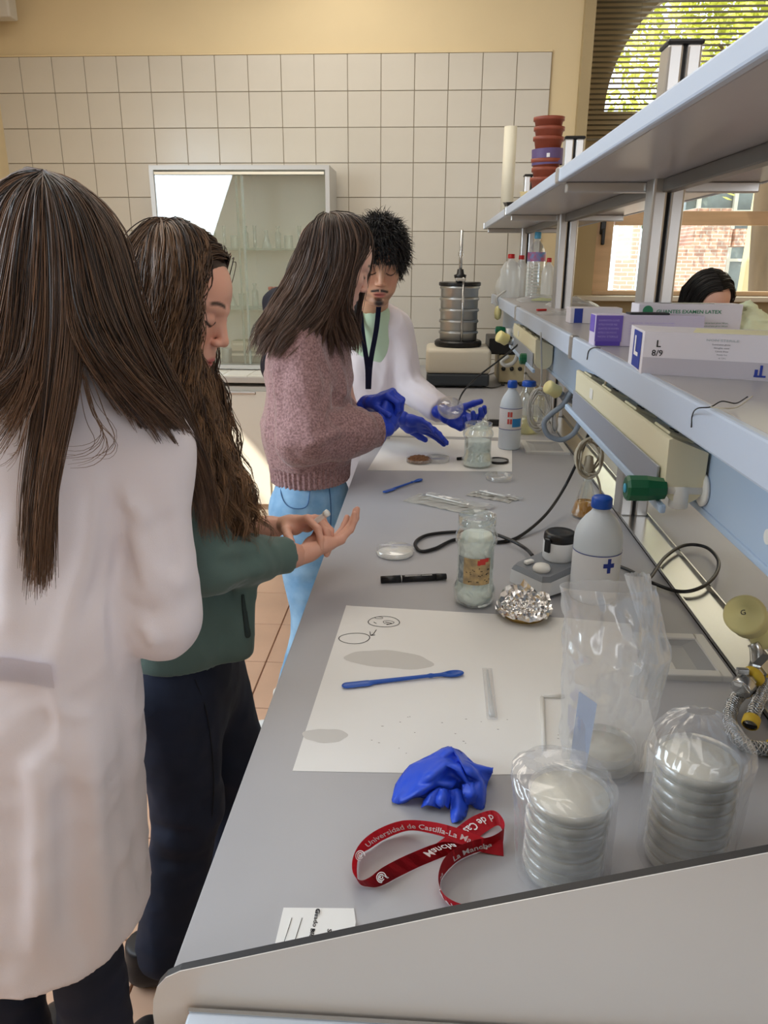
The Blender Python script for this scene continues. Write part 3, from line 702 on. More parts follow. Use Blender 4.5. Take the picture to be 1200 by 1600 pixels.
def hand_prims(F, wrist, direction, normal, curls, thumb=(0.5, 0.3), side=1, sc=1.0, fat=0.0, spread=0.10, k=0.004):
    """palm faces along -normal (fingers bend toward -normal); side=+1: the thumb leaves toward cross(dir, normal)"""
    w = A3(wrist); d = A3(direction); d /= np.linalg.norm(d); n = A3(normal); n = n-d*(n@d); n /= np.linalg.norm(n); t = np.cross(d, n)*side
    def P(a, b, c): return w+(d*a+t*b+n*c)*sc
    r = lambda q: (q*sc+fat)
    off = (0.030, 0.010, -0.010, -0.029); ln = ((.040, .024, .020), (.044, .028, .022), (.041, .026, .021), (.032, .020, .018)); rad = (.0088, .0090, .0086, .0076)
    base = (.088, .092, .088, .080)
    tips = []
    for i in range(4):
        F.cone(P(.008, off[i]*0.55, 0), P(base[i], off[i], 0), r(.0130), r(.0105), .014*sc)
    F.cone(P(-.03, 0, 0), P(.012, 0, 0), r(.0215), r(.0200), .014*sc)
    F.ell(P(.040, .020, -.008), (r(.022),)*3, k=.012*sc); F.ell(P(.045, -.018, -.006), (r(.017),)*3, k=.012*sc)
    for i in range(4):
        p = P(base[i], off[i], 0); ang = 0.0; sp = spread*(1.5-i); dd = d*cos(sp)+t*sin(sp)
        cu = curls[i] if isinstance(curls[i], (tuple, list)) else (curls[i], curls[i]*1.1, curls[i]*0.7)
        for j in range(3):
            ang += cu[j]; v = dd*cos(ang)-n*sin(ang); q = p+v*ln[i][j]*sc
            F.cone(p, q, r(rad[i]*(1-.07*j)), r(rad[i]*(1-.07*(j+1))), k); p = q
        tips.append(p)
    a, b = thumb                      # opening from the palm edge, bend toward the palm
    p0 = P(.020, .022, -.004); v = d*cos(1.0-a)+t*sin(1.0-a)*1.0-n*b; v /= np.linalg.norm(v); p1 = p0+v*.042*sc
    F.cone(p0, p1, r(.0150), r(.0110), .010*sc)
    v = v*cos(.15)+d*sin(.25)-n*b*0.5; v /= np.linalg.norm(v); p2 = p1+v*.031*sc; F.cone(p1, p2, r(.0105), r(.0095), k)
    v = v+d*.25-n*b*0.3; v /= np.linalg.norm(v); p3 = p2+v*.024*sc; F.cone(p2, p3, r(.0098), r(.0080), k)
    return tips, p3, P
def box_of(pts, m): 
    P = np.array([A3(p) for p in pts]); return P.min(0)-m, P.max(0)+m
def fold(n, seed, scale, amp, stretch=(1, 1, 1)):
    """cloth folds: a few warped ridges running along the least-stretched direction"""
    R = np.random.RandomState(seed); K = R.normal(size=(n, 3))*np.array(stretch)*scale; ph = R.uniform(0, 6.28, n)
    K2 = R.normal(size=(n, 3))*scale*0.5
    def f(x, y, z):
        s = 0
        for i in range(n):
            w = np.sin(x*K2[i, 0]+y*K2[i, 1]+z*K2[i, 2]+ph[i]*2)*1.2
            v = np.sin(x*K[i, 0]+y*K[i, 1]+z*K[i, 2]+ph[i]+w); s = s+(1-np.abs(v))**2*2-0.7
        return -s/n*amp
    return f

# ------------------------------------------------------------ hair: strands that follow a sheet of guide lines
def resample(pts, n):
    P = np.array([A3(p) for p in smooth_path(pts, 10)]); L = np.concatenate([[0], np.cumsum(np.linalg.norm(np.diff(P, axis=0), axis=1))])
    t = np.linspace(0, L[-1], n); return np.stack([np.interp(t, L, P[:, i]) for i in range(3)], 1)
def hair_sheet(guides, count, seg=22, r=0.0009, jit=0.006, tipjit=0.02, clump=14, wave=0.0, wlen=0.10, seed=1, tone=(0.0, 0.55), under=0.010, inward=None, cut=0.08, tipw=0.3):
    """guides: list of polylines (world points), neighbours make a sheet. Returns verts, quads, tone"""
    R = np.random.RandomState(seed); G = np.array([resample(g, seg) for g in guides]); ng = len(G)
    nc = max(1, count//clump); V = []; Q = []; T = []; base = 0
    cen = G.mean(axis=(0,)) if inward is None else None
    u = R.uniform(0, ng-1.001, nc); i = u.astype(int); f = (u-i)[:, None, None]
    C = G[i]*(1-f)+G[i+1]*f                                  # clump centre lines
    s = np.linspace(0, 1, seg)[None, :, None]
    C = C+R.normal(size=(nc, 1, 3))*jit*(0.6+0.8*s)+R.normal(size=(nc, 1, 3))*tipjit*s**2
    ct = R.uniform(tone[0], tone[1], nc)
    ph = R.uniform(0, 6.28, (nc, 1)); amp = R.uniform(.6, 1.3, (nc, 1))
    L = np.linalg.norm(np.diff(C, axis=1), axis=2).sum(1)[:, None]; arc = L*np.linspace(0, 1, seg)[None, :]
    if wave:
        tg = np.gradient(C, axis=1); tg /= np.linalg.norm(tg, axis=2)[..., None]+1e-9
        a = np.cross(tg, np.array([0.3, 1, 0.1])); a /= np.linalg.norm(a, axis=2)[..., None]+1e-9; b = np.cross(tg, a)
        env = np.clip(np.linspace(0, 1, seg)*2.2-0.25, 0, 1)[None, :]
        q = arc/wlen*6.28+ph; C = C+(a*(np.cos(q)*amp*env)[..., None]+b*(np.sin(q)*amp*env)[..., None])*wave
    S = np.repeat(C, clump, axis=0); n = len(S); st = np.repeat(ct, clump)+R.normal(size=n)*0.10
    w = 0.0045*(0.5+np.sin(np.pi*np.clip(s*0.9, 0, 1))*1.1); w = w*(1-s*(1-tipw))
    S = S+R.normal(size=(n, 1, 3))*w*1.0
    S = S+np.sin(s*R.uniform(3, 9, (n, 1, 1))+R.uniform(0, 6, (n, 1, 3)))*0.0022*s
    keep = 1-R.uniform(0, cut, n)
    # every strand shortened to its own length
    tt = np.linspace(0, 1, seg)[None, :]*keep[:, None]*(seg-1); k0 = np.minimum(tt.astype(int), seg-2); fr = (tt-k0)[..., None]
    ii = np.arange(n)[:, None]; S = S[ii, k0]*(1-fr)+S[ii, k0+1]*fr
    tg = np.gradient(S, axis=1); tg /= np.linalg.norm(tg, axis=2)[..., None]+1e-9
    a = np.cross(tg, np.array([0.2, 0.1, 1.0])+R.normal(size=(n, 1, 3))*.3); a /= np.linalg.norm(a, axis=2)[..., None]+1e-9; b = np.cross(tg, a)
    rr = (r*R.uniform(.7, 1.3, (n, 1, 1)))*(1-0.75*np.linspace(0, 1, seg)**3)[None, :, None]
    ring = [S+(a*cos(x)+b*sin(x))*rr for x in (0, 2.094, 4.189)]
    VV = np.stack(ring, 2).reshape(-1, 3)
    k = np.arange(n)[:, None, None]*seg*3+np.arange(seg-1)[None, :, None]*3; e = np.arange(3)[None, None, :]; e2 = (e+1) % 3
    QQ = np.stack([k+e, k+3+e, k+3+e2, k+e2], -1).reshape(-1, 4)
    tl = (st[:, None]+0.30*np.linspace(0, 1, seg)[None, :]**1.5); TT = np.repeat(tl.reshape(-1), 3)
    parts = [(VV, QQ)]; tones = [TT]
    if under:
        m = (ng-1)*6+1; uu = np.linspace(0, ng-1.0001, m); i = uu.astype(int); f = (uu-i)[:, None, None]
        U = G[i]*(1-f)+G[i+1]*f; n_ = np.cross(np.gradient(U, axis=0), np.gradient(U, axis=1)); n_ /= np.linalg.norm(n_, axis=2)[..., None]+1e-9
        c = A3(inward) if inward is not None else U.mean((0, 1)); sg = np.sign(((c-U)*n_).sum(-1, keepdims=True)); U = U+n_*sg*under
        U = U[:, :int(seg*0.86)]; sg2 = U.shape[1]
        q = (np.arange(m-1)[:, None]*sg2+np.arange(sg2-1)[None, :]).reshape(-1)
        parts.append((U.reshape(-1, 3), np.stack([q, q+1, q+sg2+1, q+sg2], 1))); tones.append(np.tile(-0.1+0.15*np.linspace(0, 1, sg2), m))
    V, Q = join_np(parts); return V, Q, np.concatenate(tones)
def hair_obj(name, sheets, m, parent):
    V, Q = join_np([(a, b) for a, b, c in sheets]); me = np_mesh(name, V, Q); vfloat(me, 'tone', np.clip(np.concatenate([c for a, b, c in sheets]), 0, 1))
    return world_part(name, me, m, parent)
def cap_sheet(o, M, sc, m=None, seg=10): pass
# ============================================================ PEOPLE
mSkin = attr_mat('skin', 0.48, 0.12, 0.12, 500)
mHairA = hair_mat('hair_long_brown', (30, 20, 18), (150, 112, 84))
mHairB = hair_mat('hair_wavy_brown', (34, 20, 16), (158, 116, 78))
mHairC = hair_mat('hair_straight_brown', (38, 26, 22), (140, 108, 88))
mHairD = hair_mat('hair_black', (8, 8, 9), (46, 38, 36))
mCoat = mat('lab_coat_cotton', (226, 218, 222), 0.85, bump=0.18, bscale=700, sheen=0.1)
mGreen = mat('sweatshirt_green', (84, 104, 98), 0.9, bump=0.25, bscale=600, sheen=0.25, var=0.04, vscale=9)
mNavy = mat('jeans_dark_navy', (24, 32, 52), 0.85, bump=0.2, bscale=900, var=0.15, vscale=12)
mJeans = mat('jeans_light_blue', (112, 158, 200), 0.85, bump=0.3, bscale=700, rgb2=(150, 190, 222), vscale=14)
mBlue = mat('nitrile_blue', (38, 66, 190), 0.42, bump=0.25, bscale=90, bdist=0.003)
mDark = mat('dark_jacket', (30, 32, 44), 0.85, bump=0.2, bscale=500)
mMint = mat('mint_cotton', (190, 214, 186), 0.85, bump=0.1, bscale=600)
mLanN = mat('navy_ribbon', (18, 24, 58), 0.6)
mShoe = mat('shoe_white', (226, 224, 220), 0.5); mShoeD = mat('shoe_dark', (36, 34, 36), 0.5)
mEye = mat('eye_white', (220, 214, 206), 0.2)
def knit_mat():
    m = mat('knit_mauve', (176, 140, 140), 0.95, sheen=0.4, rgb2=(128, 98, 98), vscale=170)
    nt = m.node_tree; b = nt.nodes['Principled BSDF']; mp = [n for n in nt.nodes if n.type == 'MAPPING'][0]
    n = nt.nodes.new('ShaderNodeTexNoise'); n.inputs['Scale'].default_value = 190; n.inputs['Detail'].default_value = 3
    nt.links.new(mp.outputs[0], n.inputs['Vector'])
    bp = nt.nodes.new('ShaderNodeBump'); bp.inputs['Strength'].default_value = 0.7; bp.inputs['Distance'].default_value = 0.003
    nt.links.new(n.outputs[0], bp.inputs['Height']); nt.links.new(bp.outputs[0], b.inputs['Normal']); return m
mKnit = knit_mat()
def cloth(name, F, m, parent, it=2, lam=0.5):
    V, Q = F.mesh(); V = relax(V, Q, it, lam); return world_part(name, np_mesh(name, V, Q), m, parent)
def body_obj(parent, parts, J, base):
    """parts: list of (V, Q, colour); J: inner limbs and trunk under the clothes -> one body mesh"""
    pts = [p for a in J for p in a[:2]]; lo, hi = box_of(pts, 0.14); F = Field(lo, hi, 0.014)
    for a in J: F.cone(a[0], a[1], a[2], a[3], 0.03)
    V, Q = F.mesh(); allp = [(V, Q)]+[(p[0], p[1]) for p in parts]
    C = np.concatenate([np.tile(np.array(lin(base)), (len(V), 1))]+[p[2] for p in parts]); VV, QQ = join_np(allp)
    me = np_mesh('body', VV, QQ); vcol(me, 'tint', C); return world_part('body', me, mSkin, parent)
def flat_tint(V, base): return np.tile(np.array(lin(base)), (len(V), 1))
def hand_mesh(wrist, d, n, curls, h=0.0022, **kw):
    w = A3(wrist); F = Field(w-0.17, w+0.17, h); r = hand_prims(F, wrist, d, n, curls, **kw); V, Q = F.mesh(); return V, Q, r
def shoe(name, heel, fwd, m, parent, L=0.25):
    h_ = A3(heel); f = A3(fwd); f /= np.linalg.norm(f); F = Field(h_-0.32, h_+0.32, 0.006); z = np.array((0, 0, 1.))
    F.cone(h_+z*.045, h_+f*L*.75+z*.035, .040, .038, .02); F.cone(h_+f*L*.5+z*.036, h_+f*L*.86+z*.030, .042, .034, .02)
    F.cone(h_+z*.05, h_+z*.10, .042, .040, .02); F.plane((0, 0, 0.008+h_[2]), (0, 0, -1)); F.plane(h_+z*.115, (0, 0, 1))
    return cloth(name, F, m, parent, 1)
def scalp_hair(o, M, sc, m, parent, rad=(.083, .102, .095), cen=(0, -.012, .042), count=2600, length=0.06, seed=3, frontz=.055, curl=0.006, drop=0.55, name='hair', r=0.0010, fringe=0.0):
    """short tousled hair: strands growing from the skull, with a dark under-shape"""
    R = np.random.RandomState(seed); F = Field(A3(o)-0.16, A3(o)+0.16, 0.004); L = Loc(F, o, M, sc)
    L.ell(cen, (rad[0]-.004, rad[1]-.004, rad[2]-.004), .01)
    L.ell((0, .095, -.010), (.066, .075, .055), .008, True); L.ell((0, .05, -.09), (.11, .09, .075), .008, True); L.ell((0, .0, -.10), (.11, .10, .055), .008, True)
    V, Q = F.mesh(); V = relax(V, Q, 1)
    d = R.normal(size=(count*4, 3)); d /= np.linalg.norm(d, axis=1)[:, None]; p = d*np.array(rad)*0.97+np.array(cen)
    ok = ~(((p[:, 1]-.095)/.075)**2+((p[:, 2]+.010)/.060)**2+(p[:, 0]/.068)**2 < 1) & (p[:, 2] > -.045+.9*np.maximum(p[:, 1]-.0, 0)) 
    p = p[ok][:count]; d = d[ok][:count]; n = len(p); seg = 7; S = np.zeros((n, seg, 3)); q = p.copy()
    g = np.array((0, .25, -1.0))*drop; dirv = d*0.8+np.array((0, .55, .15))+R.normal(size=(n, 3))*.35
    dirv /= np.linalg.norm(dirv, axis=1)[:, None]; ll = length*R.uniform(.6, 1.2, (n, 1))*(1+fringe*np.clip(p[:, 1:2]/.08, 0, 1))
    c = R.normal(size=(n, 3))
    for s in range(seg):
        S[:, s] = q; dirv = dirv+g*0.35+np.cross(dirv, c)*0.35*curl*100/1.5*0.5; dirv /= np.linalg.norm(dirv, axis=1)[:, None]; q = q+dirv*ll/seg
        e = (((q-np.array(cen))/np.array(rad))**2).sum(1); m_ = e < 1.0; q[m_] = (q[m_]-np.array(cen))/np.sqrt(e[m_])[:, None]*1.01+np.array(cen)
    S = A3(o)+S@M.T*sc; tg = np.gradient(S, axis=1); tg /= np.linalg.norm(tg, axis=2)[..., None]+1e-9
    a = np.cross(tg, R.normal(size=(n, 1, 3))); a /= np.linalg.norm(a, axis=2)[..., None]+1e-9; b = np.cross(tg, a)
    rr = r*(1.15-np.linspace(0, 1, seg)**2)[None, :, None]
    VV = np.stack([S+(a*cos(x)+b*sin(x))*rr for x in (0, 2.094, 4.189)], 2).reshape(-1, 3)
    k = np.arange(n)[:, None, None]*seg*3+np.arange(seg-1)[None, :, None]*3; e = np.arange(3)[None, None, :]; e2 = (e+1) % 3
    QQ = np.stack([k+e, k+3+e, k+3+e2, k+e2], -1).reshape(-1, 4); t = np.repeat(np.clip(R.uniform(0, .5, n), 0, 1), seg*3)
    return (V, Q, np.full(len(V), 0.02)), (VV, QQ, t)
def crown_sheets(o, M, sc, seeds, c, count, r, tone, yf, wave, low=-.02, yb=-.075):
    """hair combed down both sides from a middle parting, lying close on the skull"""
    def LP(v): return Vector(o+M@np.array(v)*sc)
    out = []
    for s_, sd in ((1, seeds[0]), (-1, seeds[1])):
        gs = []
        for a in np.linspace(0, 1, 6):
            y0 = yf+(yb-yf)*a; g = []
            for th in (2, 22, 45, 66, 86):
                x = .086*sin(radians(th)); y = y0-.030*sin(radians(th))*(1-a*.6); q = max(0, 1-(x/.0875)**2-((y+.012)/.112)**2); g.append(LP((s_*x, y, .036+.100*sqrt(q))))
            if low < -.05: g += [LP((s_*.090, y0*.6-.030, -.05)), LP((s_*.092, y0*.5-.03, -.11)), LP((s_*.09, y0*.5-.03, low))]
            else: g += [LP((s_*.089, y0*.7-.035, low)), LP((s_*.088, y0*.6-.04, low-.04))]
            gs.append(g)
        out.append(hair_sheet(gs, count, 20, r, .002, .005, 14, seed=sd, tone=tone, inward=c, under=.006, wave=wave))
    return out
def eyes(o, M, sc, parent):
    bm = nb()
    for s in (-1, 1):
        r = bmesh.ops.create_uvsphere(bm, u_segments=16, v_segments=10, radius=.0118*sc); bmesh.ops.translate(bm, verts=r['verts'], vec=Vector(A3(o)+M@np.array((s*.031, .0755, .0035))*sc))
    return obj('eye', bm, mEye, parent, True, world=True)
def up_from(f, base=(0, 0, 1)): return base

# ---------------------------------------------------------------- 1: student in the white coat, back to the camera
def person_coat():
    o = A3(W(84, 436, 1.07)); M = frame((.35, .9, -.30), (.0, .15, 1)); X0 = W(68, 1100, 1.0).x
    t = thing('person', 'person in a white lab coat with very long straight brown hair, back to the camera', 'person', (X0, 1.0, 0))
    NB = A3(W(92, 612, 1.03)); SR = A3(W(222, 702, 1.05)); SL = A3(W(-78, 700, .99)); EL = A3(W(250, 968, 1.02)); WR = EL+np.array((-.09, .17, .09))
    EL2 = A3(W(-110, 960, .98)); WR2 = EL2+np.array((.08, .22, .06)); PV = np.array((X0, 1.0, .92))
    V, Q, loc = head_field(o, M, 1.0, neck_to=NB)
    h1 = hand_mesh(WR+np.array((.005, .04, .005)), (.1, 1, .1), (.3, 0, -1), (.5, .5, .5, .6), side=1); h2 = hand_mesh(WR2+np.array((.01, .04, .01)), (.4, 1, .1), (0, 0, -1), (.5, .5, .5, .6), side=-1)
    kr = np.array((W(152, 1590, .98).x, .98, .48)); kl = kr-np.array((.17, -.02, 0)); ar = np.array((kr[0]+.0, .97, .10)); al = ar-np.array((.17, -.02, 0))
    hr = PV+np.array((.06, 0, -.04)); hl = PV+np.array((-.085, 0, -.04))
    sk = (214, 168, 146)
    body_obj(t, [(V, Q, skin_tint(loc, sk, (176, 96, 92))), (h1[0], h1[1], flat_tint(h1[0], sk)), (h2[0], h2[1], flat_tint(h2[0], sk))],
             [(NB, PV, .055, .10), (SL, SR, .04, .04), (SR, EL, .038, .032), (EL, WR, .03, .024), (WR, WR+np.array((.005, .05, .005)), .022, .018), (SL, EL2, .038, .032), (EL2, WR2, .03, .024), (WR2, WR2+np.array((.01, .05, .01)), .022, .018), (hr, kr, .06, .045), (kr, ar, .042, .03), (hl, kl, .06, .045), (kl, al, .042, .03)], sk)
    F = Field((min(SL[0], EL2[0])-.12, .72, .38), (EL[0]+.12, 1.40, 1.50), 0.006)
    bc = A3(W(80, 690, 1.03)); wc = A3(W(66, 985, 1.0)); hc = A3(W(62, 1120, 1.0)); bt = np.array((W(64, 1500, .98).x, .99, .36)); side = (0.10, 1, 0)
    F.cone(SL, SR, .056, .060, .04); F.flat(bc, wc, .150, .138, side, .66, .05); F.cone(SR, NB, .056, .060, .04); F.cone(SL, NB, .056, .06, .04)
    F.flat(wc, hc, .138, .150, side, .80, .05); F.flat(hc, bt, .150, .198, side, .92, .05)
    F.cone(SR, SR+(EL-SR)*.25, .060, .062, .05)
    F.cone(SR+np.array((0, -.01, -.01)), EL, .062, .064, .008); F.cone(EL, WR, .064, .047, .010); F.cone(SL, EL2, .064, .060, .03); F.cone(EL2, WR2, .062, .047, .025)
    F.ridges([([(196, 752), (203, 788), (221, 808), (211, 834), (224, 872), (236, 910), (256, 942)], .011, .010), ([(186, 770), (190, 820), (196, 870), (214, 925)], .012, -.007), ([(184, 840), (184, 880), (180, 920), (176, 960), (184, 1010), (188, 1045)], .009, -.020),
              ([(222, 975), (232, 992), (245, 1012)], .010, .008), ([(214, 990), (222, 1015)], .010, -.006), ([(255, 800), (268, 850), (276, 900)], .014, -.005), ([(200, 940), (220, 952), (245, 958)], .009, -.006), ([(238, 880), (262, 905), (290, 915)], .012, .006),
              ([(150, 735), (148, 800), (138, 870), (112, 940), (94, 1030), (84, 1092)], .014, .012), ([(166, 760), (166, 830), (158, 900), (140, 960)], .014, -.010), ([(84, 1092), (104, 1112), (150, 1122)], .011, .009), ([(90, 1100), (92, 1150), (100, 1190)], .011, .008),
              ([(120, 650), (128, 700), (134, 760)], .016, .006), ([(60, 760), (50, 850), (40, 950)], .018, -.008), ([(20, 800), (14, 900), (10, 1000)], .018, .008),
              ([(76, 1110), (60, 1160), (20, 1190)], .014, -.008), ([(130, 1130), (148, 1230), (160, 1380), (165, 1520)], .020, .014), ([(100, 1200), (110, 1330), (108, 1500)], .020, -.012), ([(62, 1150), (66, 1300), (60, 1500)], .022, .014), ([(20, 1180), (18, 1350), (14, 1540)], .022, -.010), ([(190, 1100), (208, 1220), (225, 1400)], .018, -.008)])
    f1 = fold(7, 4, 26, .007, (1, 1, .5)); f2 = fold(6, 9, 13, .010, (1.4, 1, .10))
    F.disp(lambda x, y, z: f1(x, y, z)*np.clip((1.25-z)/.25, .25, 1)+f2(x, y, z)*np.clip((1.0-z)/.4, 0, 1)+.0025*np.sin(z*330)*np.exp(-((z-.43)/.012)**2))
    hem = .425
    F.plane((0, 0, hem), (0.05, .10, -1)); hs = [F.surf(x, y) for x, y in ((-60, 1040), (-20, 1043), (20, 1046), (52, 1050), (84, 1056))]; F.plane(WR+(WR-EL)*.02, WR-EL); 
    cloth('lab_coat', F, mCoat, t, 1)
    # half belt across the back
    bm = nb(); belt = [p+(Vector((0, 0, CH))-p).normalized()*.010 for p in hs if p is not None]; belt = [Vector((p.x, sum(q.y for q in belt)/len(belt)*.5+p.y*.5-.004, p.z)) for p in belt]
    P = smooth_path(belt, 6)
    for a, b in zip(P, P[1:]):
        u = (b-a).normalized(); 
    q = [bm.verts.new(p+Vector((0, .0, dz))) for dz in (-.018, .018) for p in P]; n = len(P)
    for i in range(n-1): bm.faces.new((q[i], q[i+1], q[n+i+1], q[n+i]))
    bmesh.ops.solidify(bm, geom=bm.faces[:], thickness=.004); obj('half_belt', bm, mCoat, t, False, world=True)
    F = Field(box_of([hl, hr, kl, kr, al, ar], .13)[0], box_of([hl, hr, kl, kr, al, ar], .13)[1], 0.008)
    for a, b, c in ((hl, kl, al), (hr, kr, ar)): F.cone(a, b, .070, .058, .03); F.cone(b, c, .058, .066, .02)
    F.disp(fold(5, 2, 26, .004)); F.plane((0, 0, .055), (0, 0, -1)); cloth('trousers', F, mNavy, t)
    shoe('shoe', (ar[0], ar[1]-.06, 0), (.1, 1, 0), mShoeD, t); shoe('shoe', (al[0], al[1]-.06, 0), (-.05, 1, 0), mShoeD, t)
    w = W
    top = (120, 277)
    a4 = [w(69, 283, 1.0), w(68, 315, .955), w(68, 370, .925), w(66, 440, .91), w(62, 520, .90), w(52, 590, .89), w(30, 650, .875), w(0, 700, .87)]
    l2 = [w(72, 282, 1.0), w(90, 312, .96), w(106, 362, .932), w(114, 430, .915), w(114, 520, .905), w(106, 610, .89), w(80, 760, .87), w(68, 915, .865)]
    left = [[w(64, 277, 1.06), w(30, 284, 1.05), w(0, 306, 1.05), w(-20, 345, 1.04), w(-32, 430, 1.02), w(-40, 520, .99), w(-60, 600, .95), w(-90, 680, .93)],
            [w(65, 278, 1.03), w(36, 292, 1.0), w(10, 322, .98), w(-6, 380, .965), w(-12, 460, .95), w(-20, 530, .92), w(-50, 590, .90), w(-90, 640, .90)],
            [w(67, 280, 1.01), w(46, 300, .97), w(28, 340, .945), w(16, 410, .925), w(8, 480, .91), w(0, 545, .90), w(-25, 600, .885), w(-70, 650, .885)],
            [w(68, 282, 1.0), w(56, 308, .96), w(48, 360, .93), w(42, 430, .915), w(38, 500, .905), w(30, 560, .895), w(5, 600, .88), w(-45, 630, .88)], a4]
    lock = [[w(70, 283, 1.0), w(74, 315, .955), w(78, 370, .925), w(80, 440, .91), w(78, 520, .90), w(68, 620, .885), w(50, 760, .868), w(48, 890, .862)],
            [w(71, 283, 1.0), w(84, 313, .955), w(94, 365, .928), w(100, 440, .91), w(100, 520, .90), w(88, 620, .885), w(64, 770, .868), w(58, 928, .862)], l2]
    right = [l2[:4]+[w(120, 500, .905), w(140, 550, .905), w(170, 590, .915), w(200, 612, .935)],
             [w(72, 282, 1.01), w(92, 310, .965), w(108, 360, .935), w(118, 420, .92), w(130, 490, .91), w(158, 550, .91), w(200, 600, .925), w(235, 632, .965), w(262, 662, 1.02)],
             [w(73, 280, 1.02), w(100, 303, .98), w(126, 345, .95), w(145, 400, .935), w(160, 460, .93), w(187, 530, .93), w(226, 600, .96), w(262, 650, 1.01), w(293, 705, 1.09), w(308, 765, 1.13)],
             [w(74, 278, 1.04), w(108, 296, 1.01), w(142, 330, .985), w(165, 372, .97), w(183, 430, .97), w(204, 500, .98), w(240, 580, 1.01), w(276, 650, 1.07), w(304, 730, 1.13), w(320, 810, 1.16)],
             [w(74, 277, 1.06), w(112, 290, 1.05), w(150, 320, 1.04), w(176, 354, 1.03), w(195, 395, 1.03), w(212, 475, 1.04), w(247, 565, 1.08), w(286, 645, 1.13), w(316, 740, 1.17), w(332, 840, 1.20)]]
    far = [[w(64, 277, 1.08), w(30, 284, 1.10), w(0, 306, 1.12), w(-18, 345, 1.13), w(-26, 430, 1.13), w(-26, 520, 1.12), w(-36, 600, 1.1)],
           [w(70, 277, 1.10), w(60, 282, 1.16), w(55, 320, 1.19), w(50, 400, 1.20), w(50, 480, 1.20), w(40, 560, 1.19)],
           [w(74, 277, 1.08), w(112, 290, 1.10), w(150, 320, 1.12), w(176, 354, 1.13), w(196, 395, 1.14), w(216, 475, 1.15), w(250, 565, 1.16), w(290, 660, 1.19)]]
    c = tuple(o)
    S = [hair_sheet(left, 2100, 28, .00085, .003, .014, 16, seed=2, tone=(-.10, .50), inward=c, under=.012, cut=.10, tipw=.35), hair_sheet(right, 3200, 30, .00085, .003, .012, 16, seed=3, tone=(-.10, .30), inward=c, under=.012, cut=.10, tipw=.35),
         hair_sheet(lock, 1300, 30, .00085, .003, .008, 16, seed=4, tone=(-.05, .42), inward=c, under=.006, cut=.14, tipw=.3), hair_sheet(far, 900, 22, .0010, .004, .01, 16, seed=5, inward=c)]
    loose = [[w(60, 600, .87), w(40, 640, .86), w(10, 690, .86), w(-20, 700, .86)], [w(130, 590, .89), w(150, 650, .89), w(172, 690, .885), w(150, 715, .88), w(110, 718, .875)]]
    for i, l in enumerate(loose): S.append(hair_sheet([l, [p+Vector((.004, 0, .006)) for p in l]], 12, 16, .0006, .004, .012, 3, seed=30+i, under=0, tone=(.3, .6)))
    F = Field(o-.16, o+.16, .006); L = Loc(F, o, M); L.ell((0, -.012, .034), (.079, .098, .088), .01); L.ell((0, .10, -.02), (.07, .07, .08), .01, True); V, Q = F.mesh(); S.append((V, Q, np.full(len(V), .03)))
    hair_obj('hair', S, mHairA, t)
person_coat()

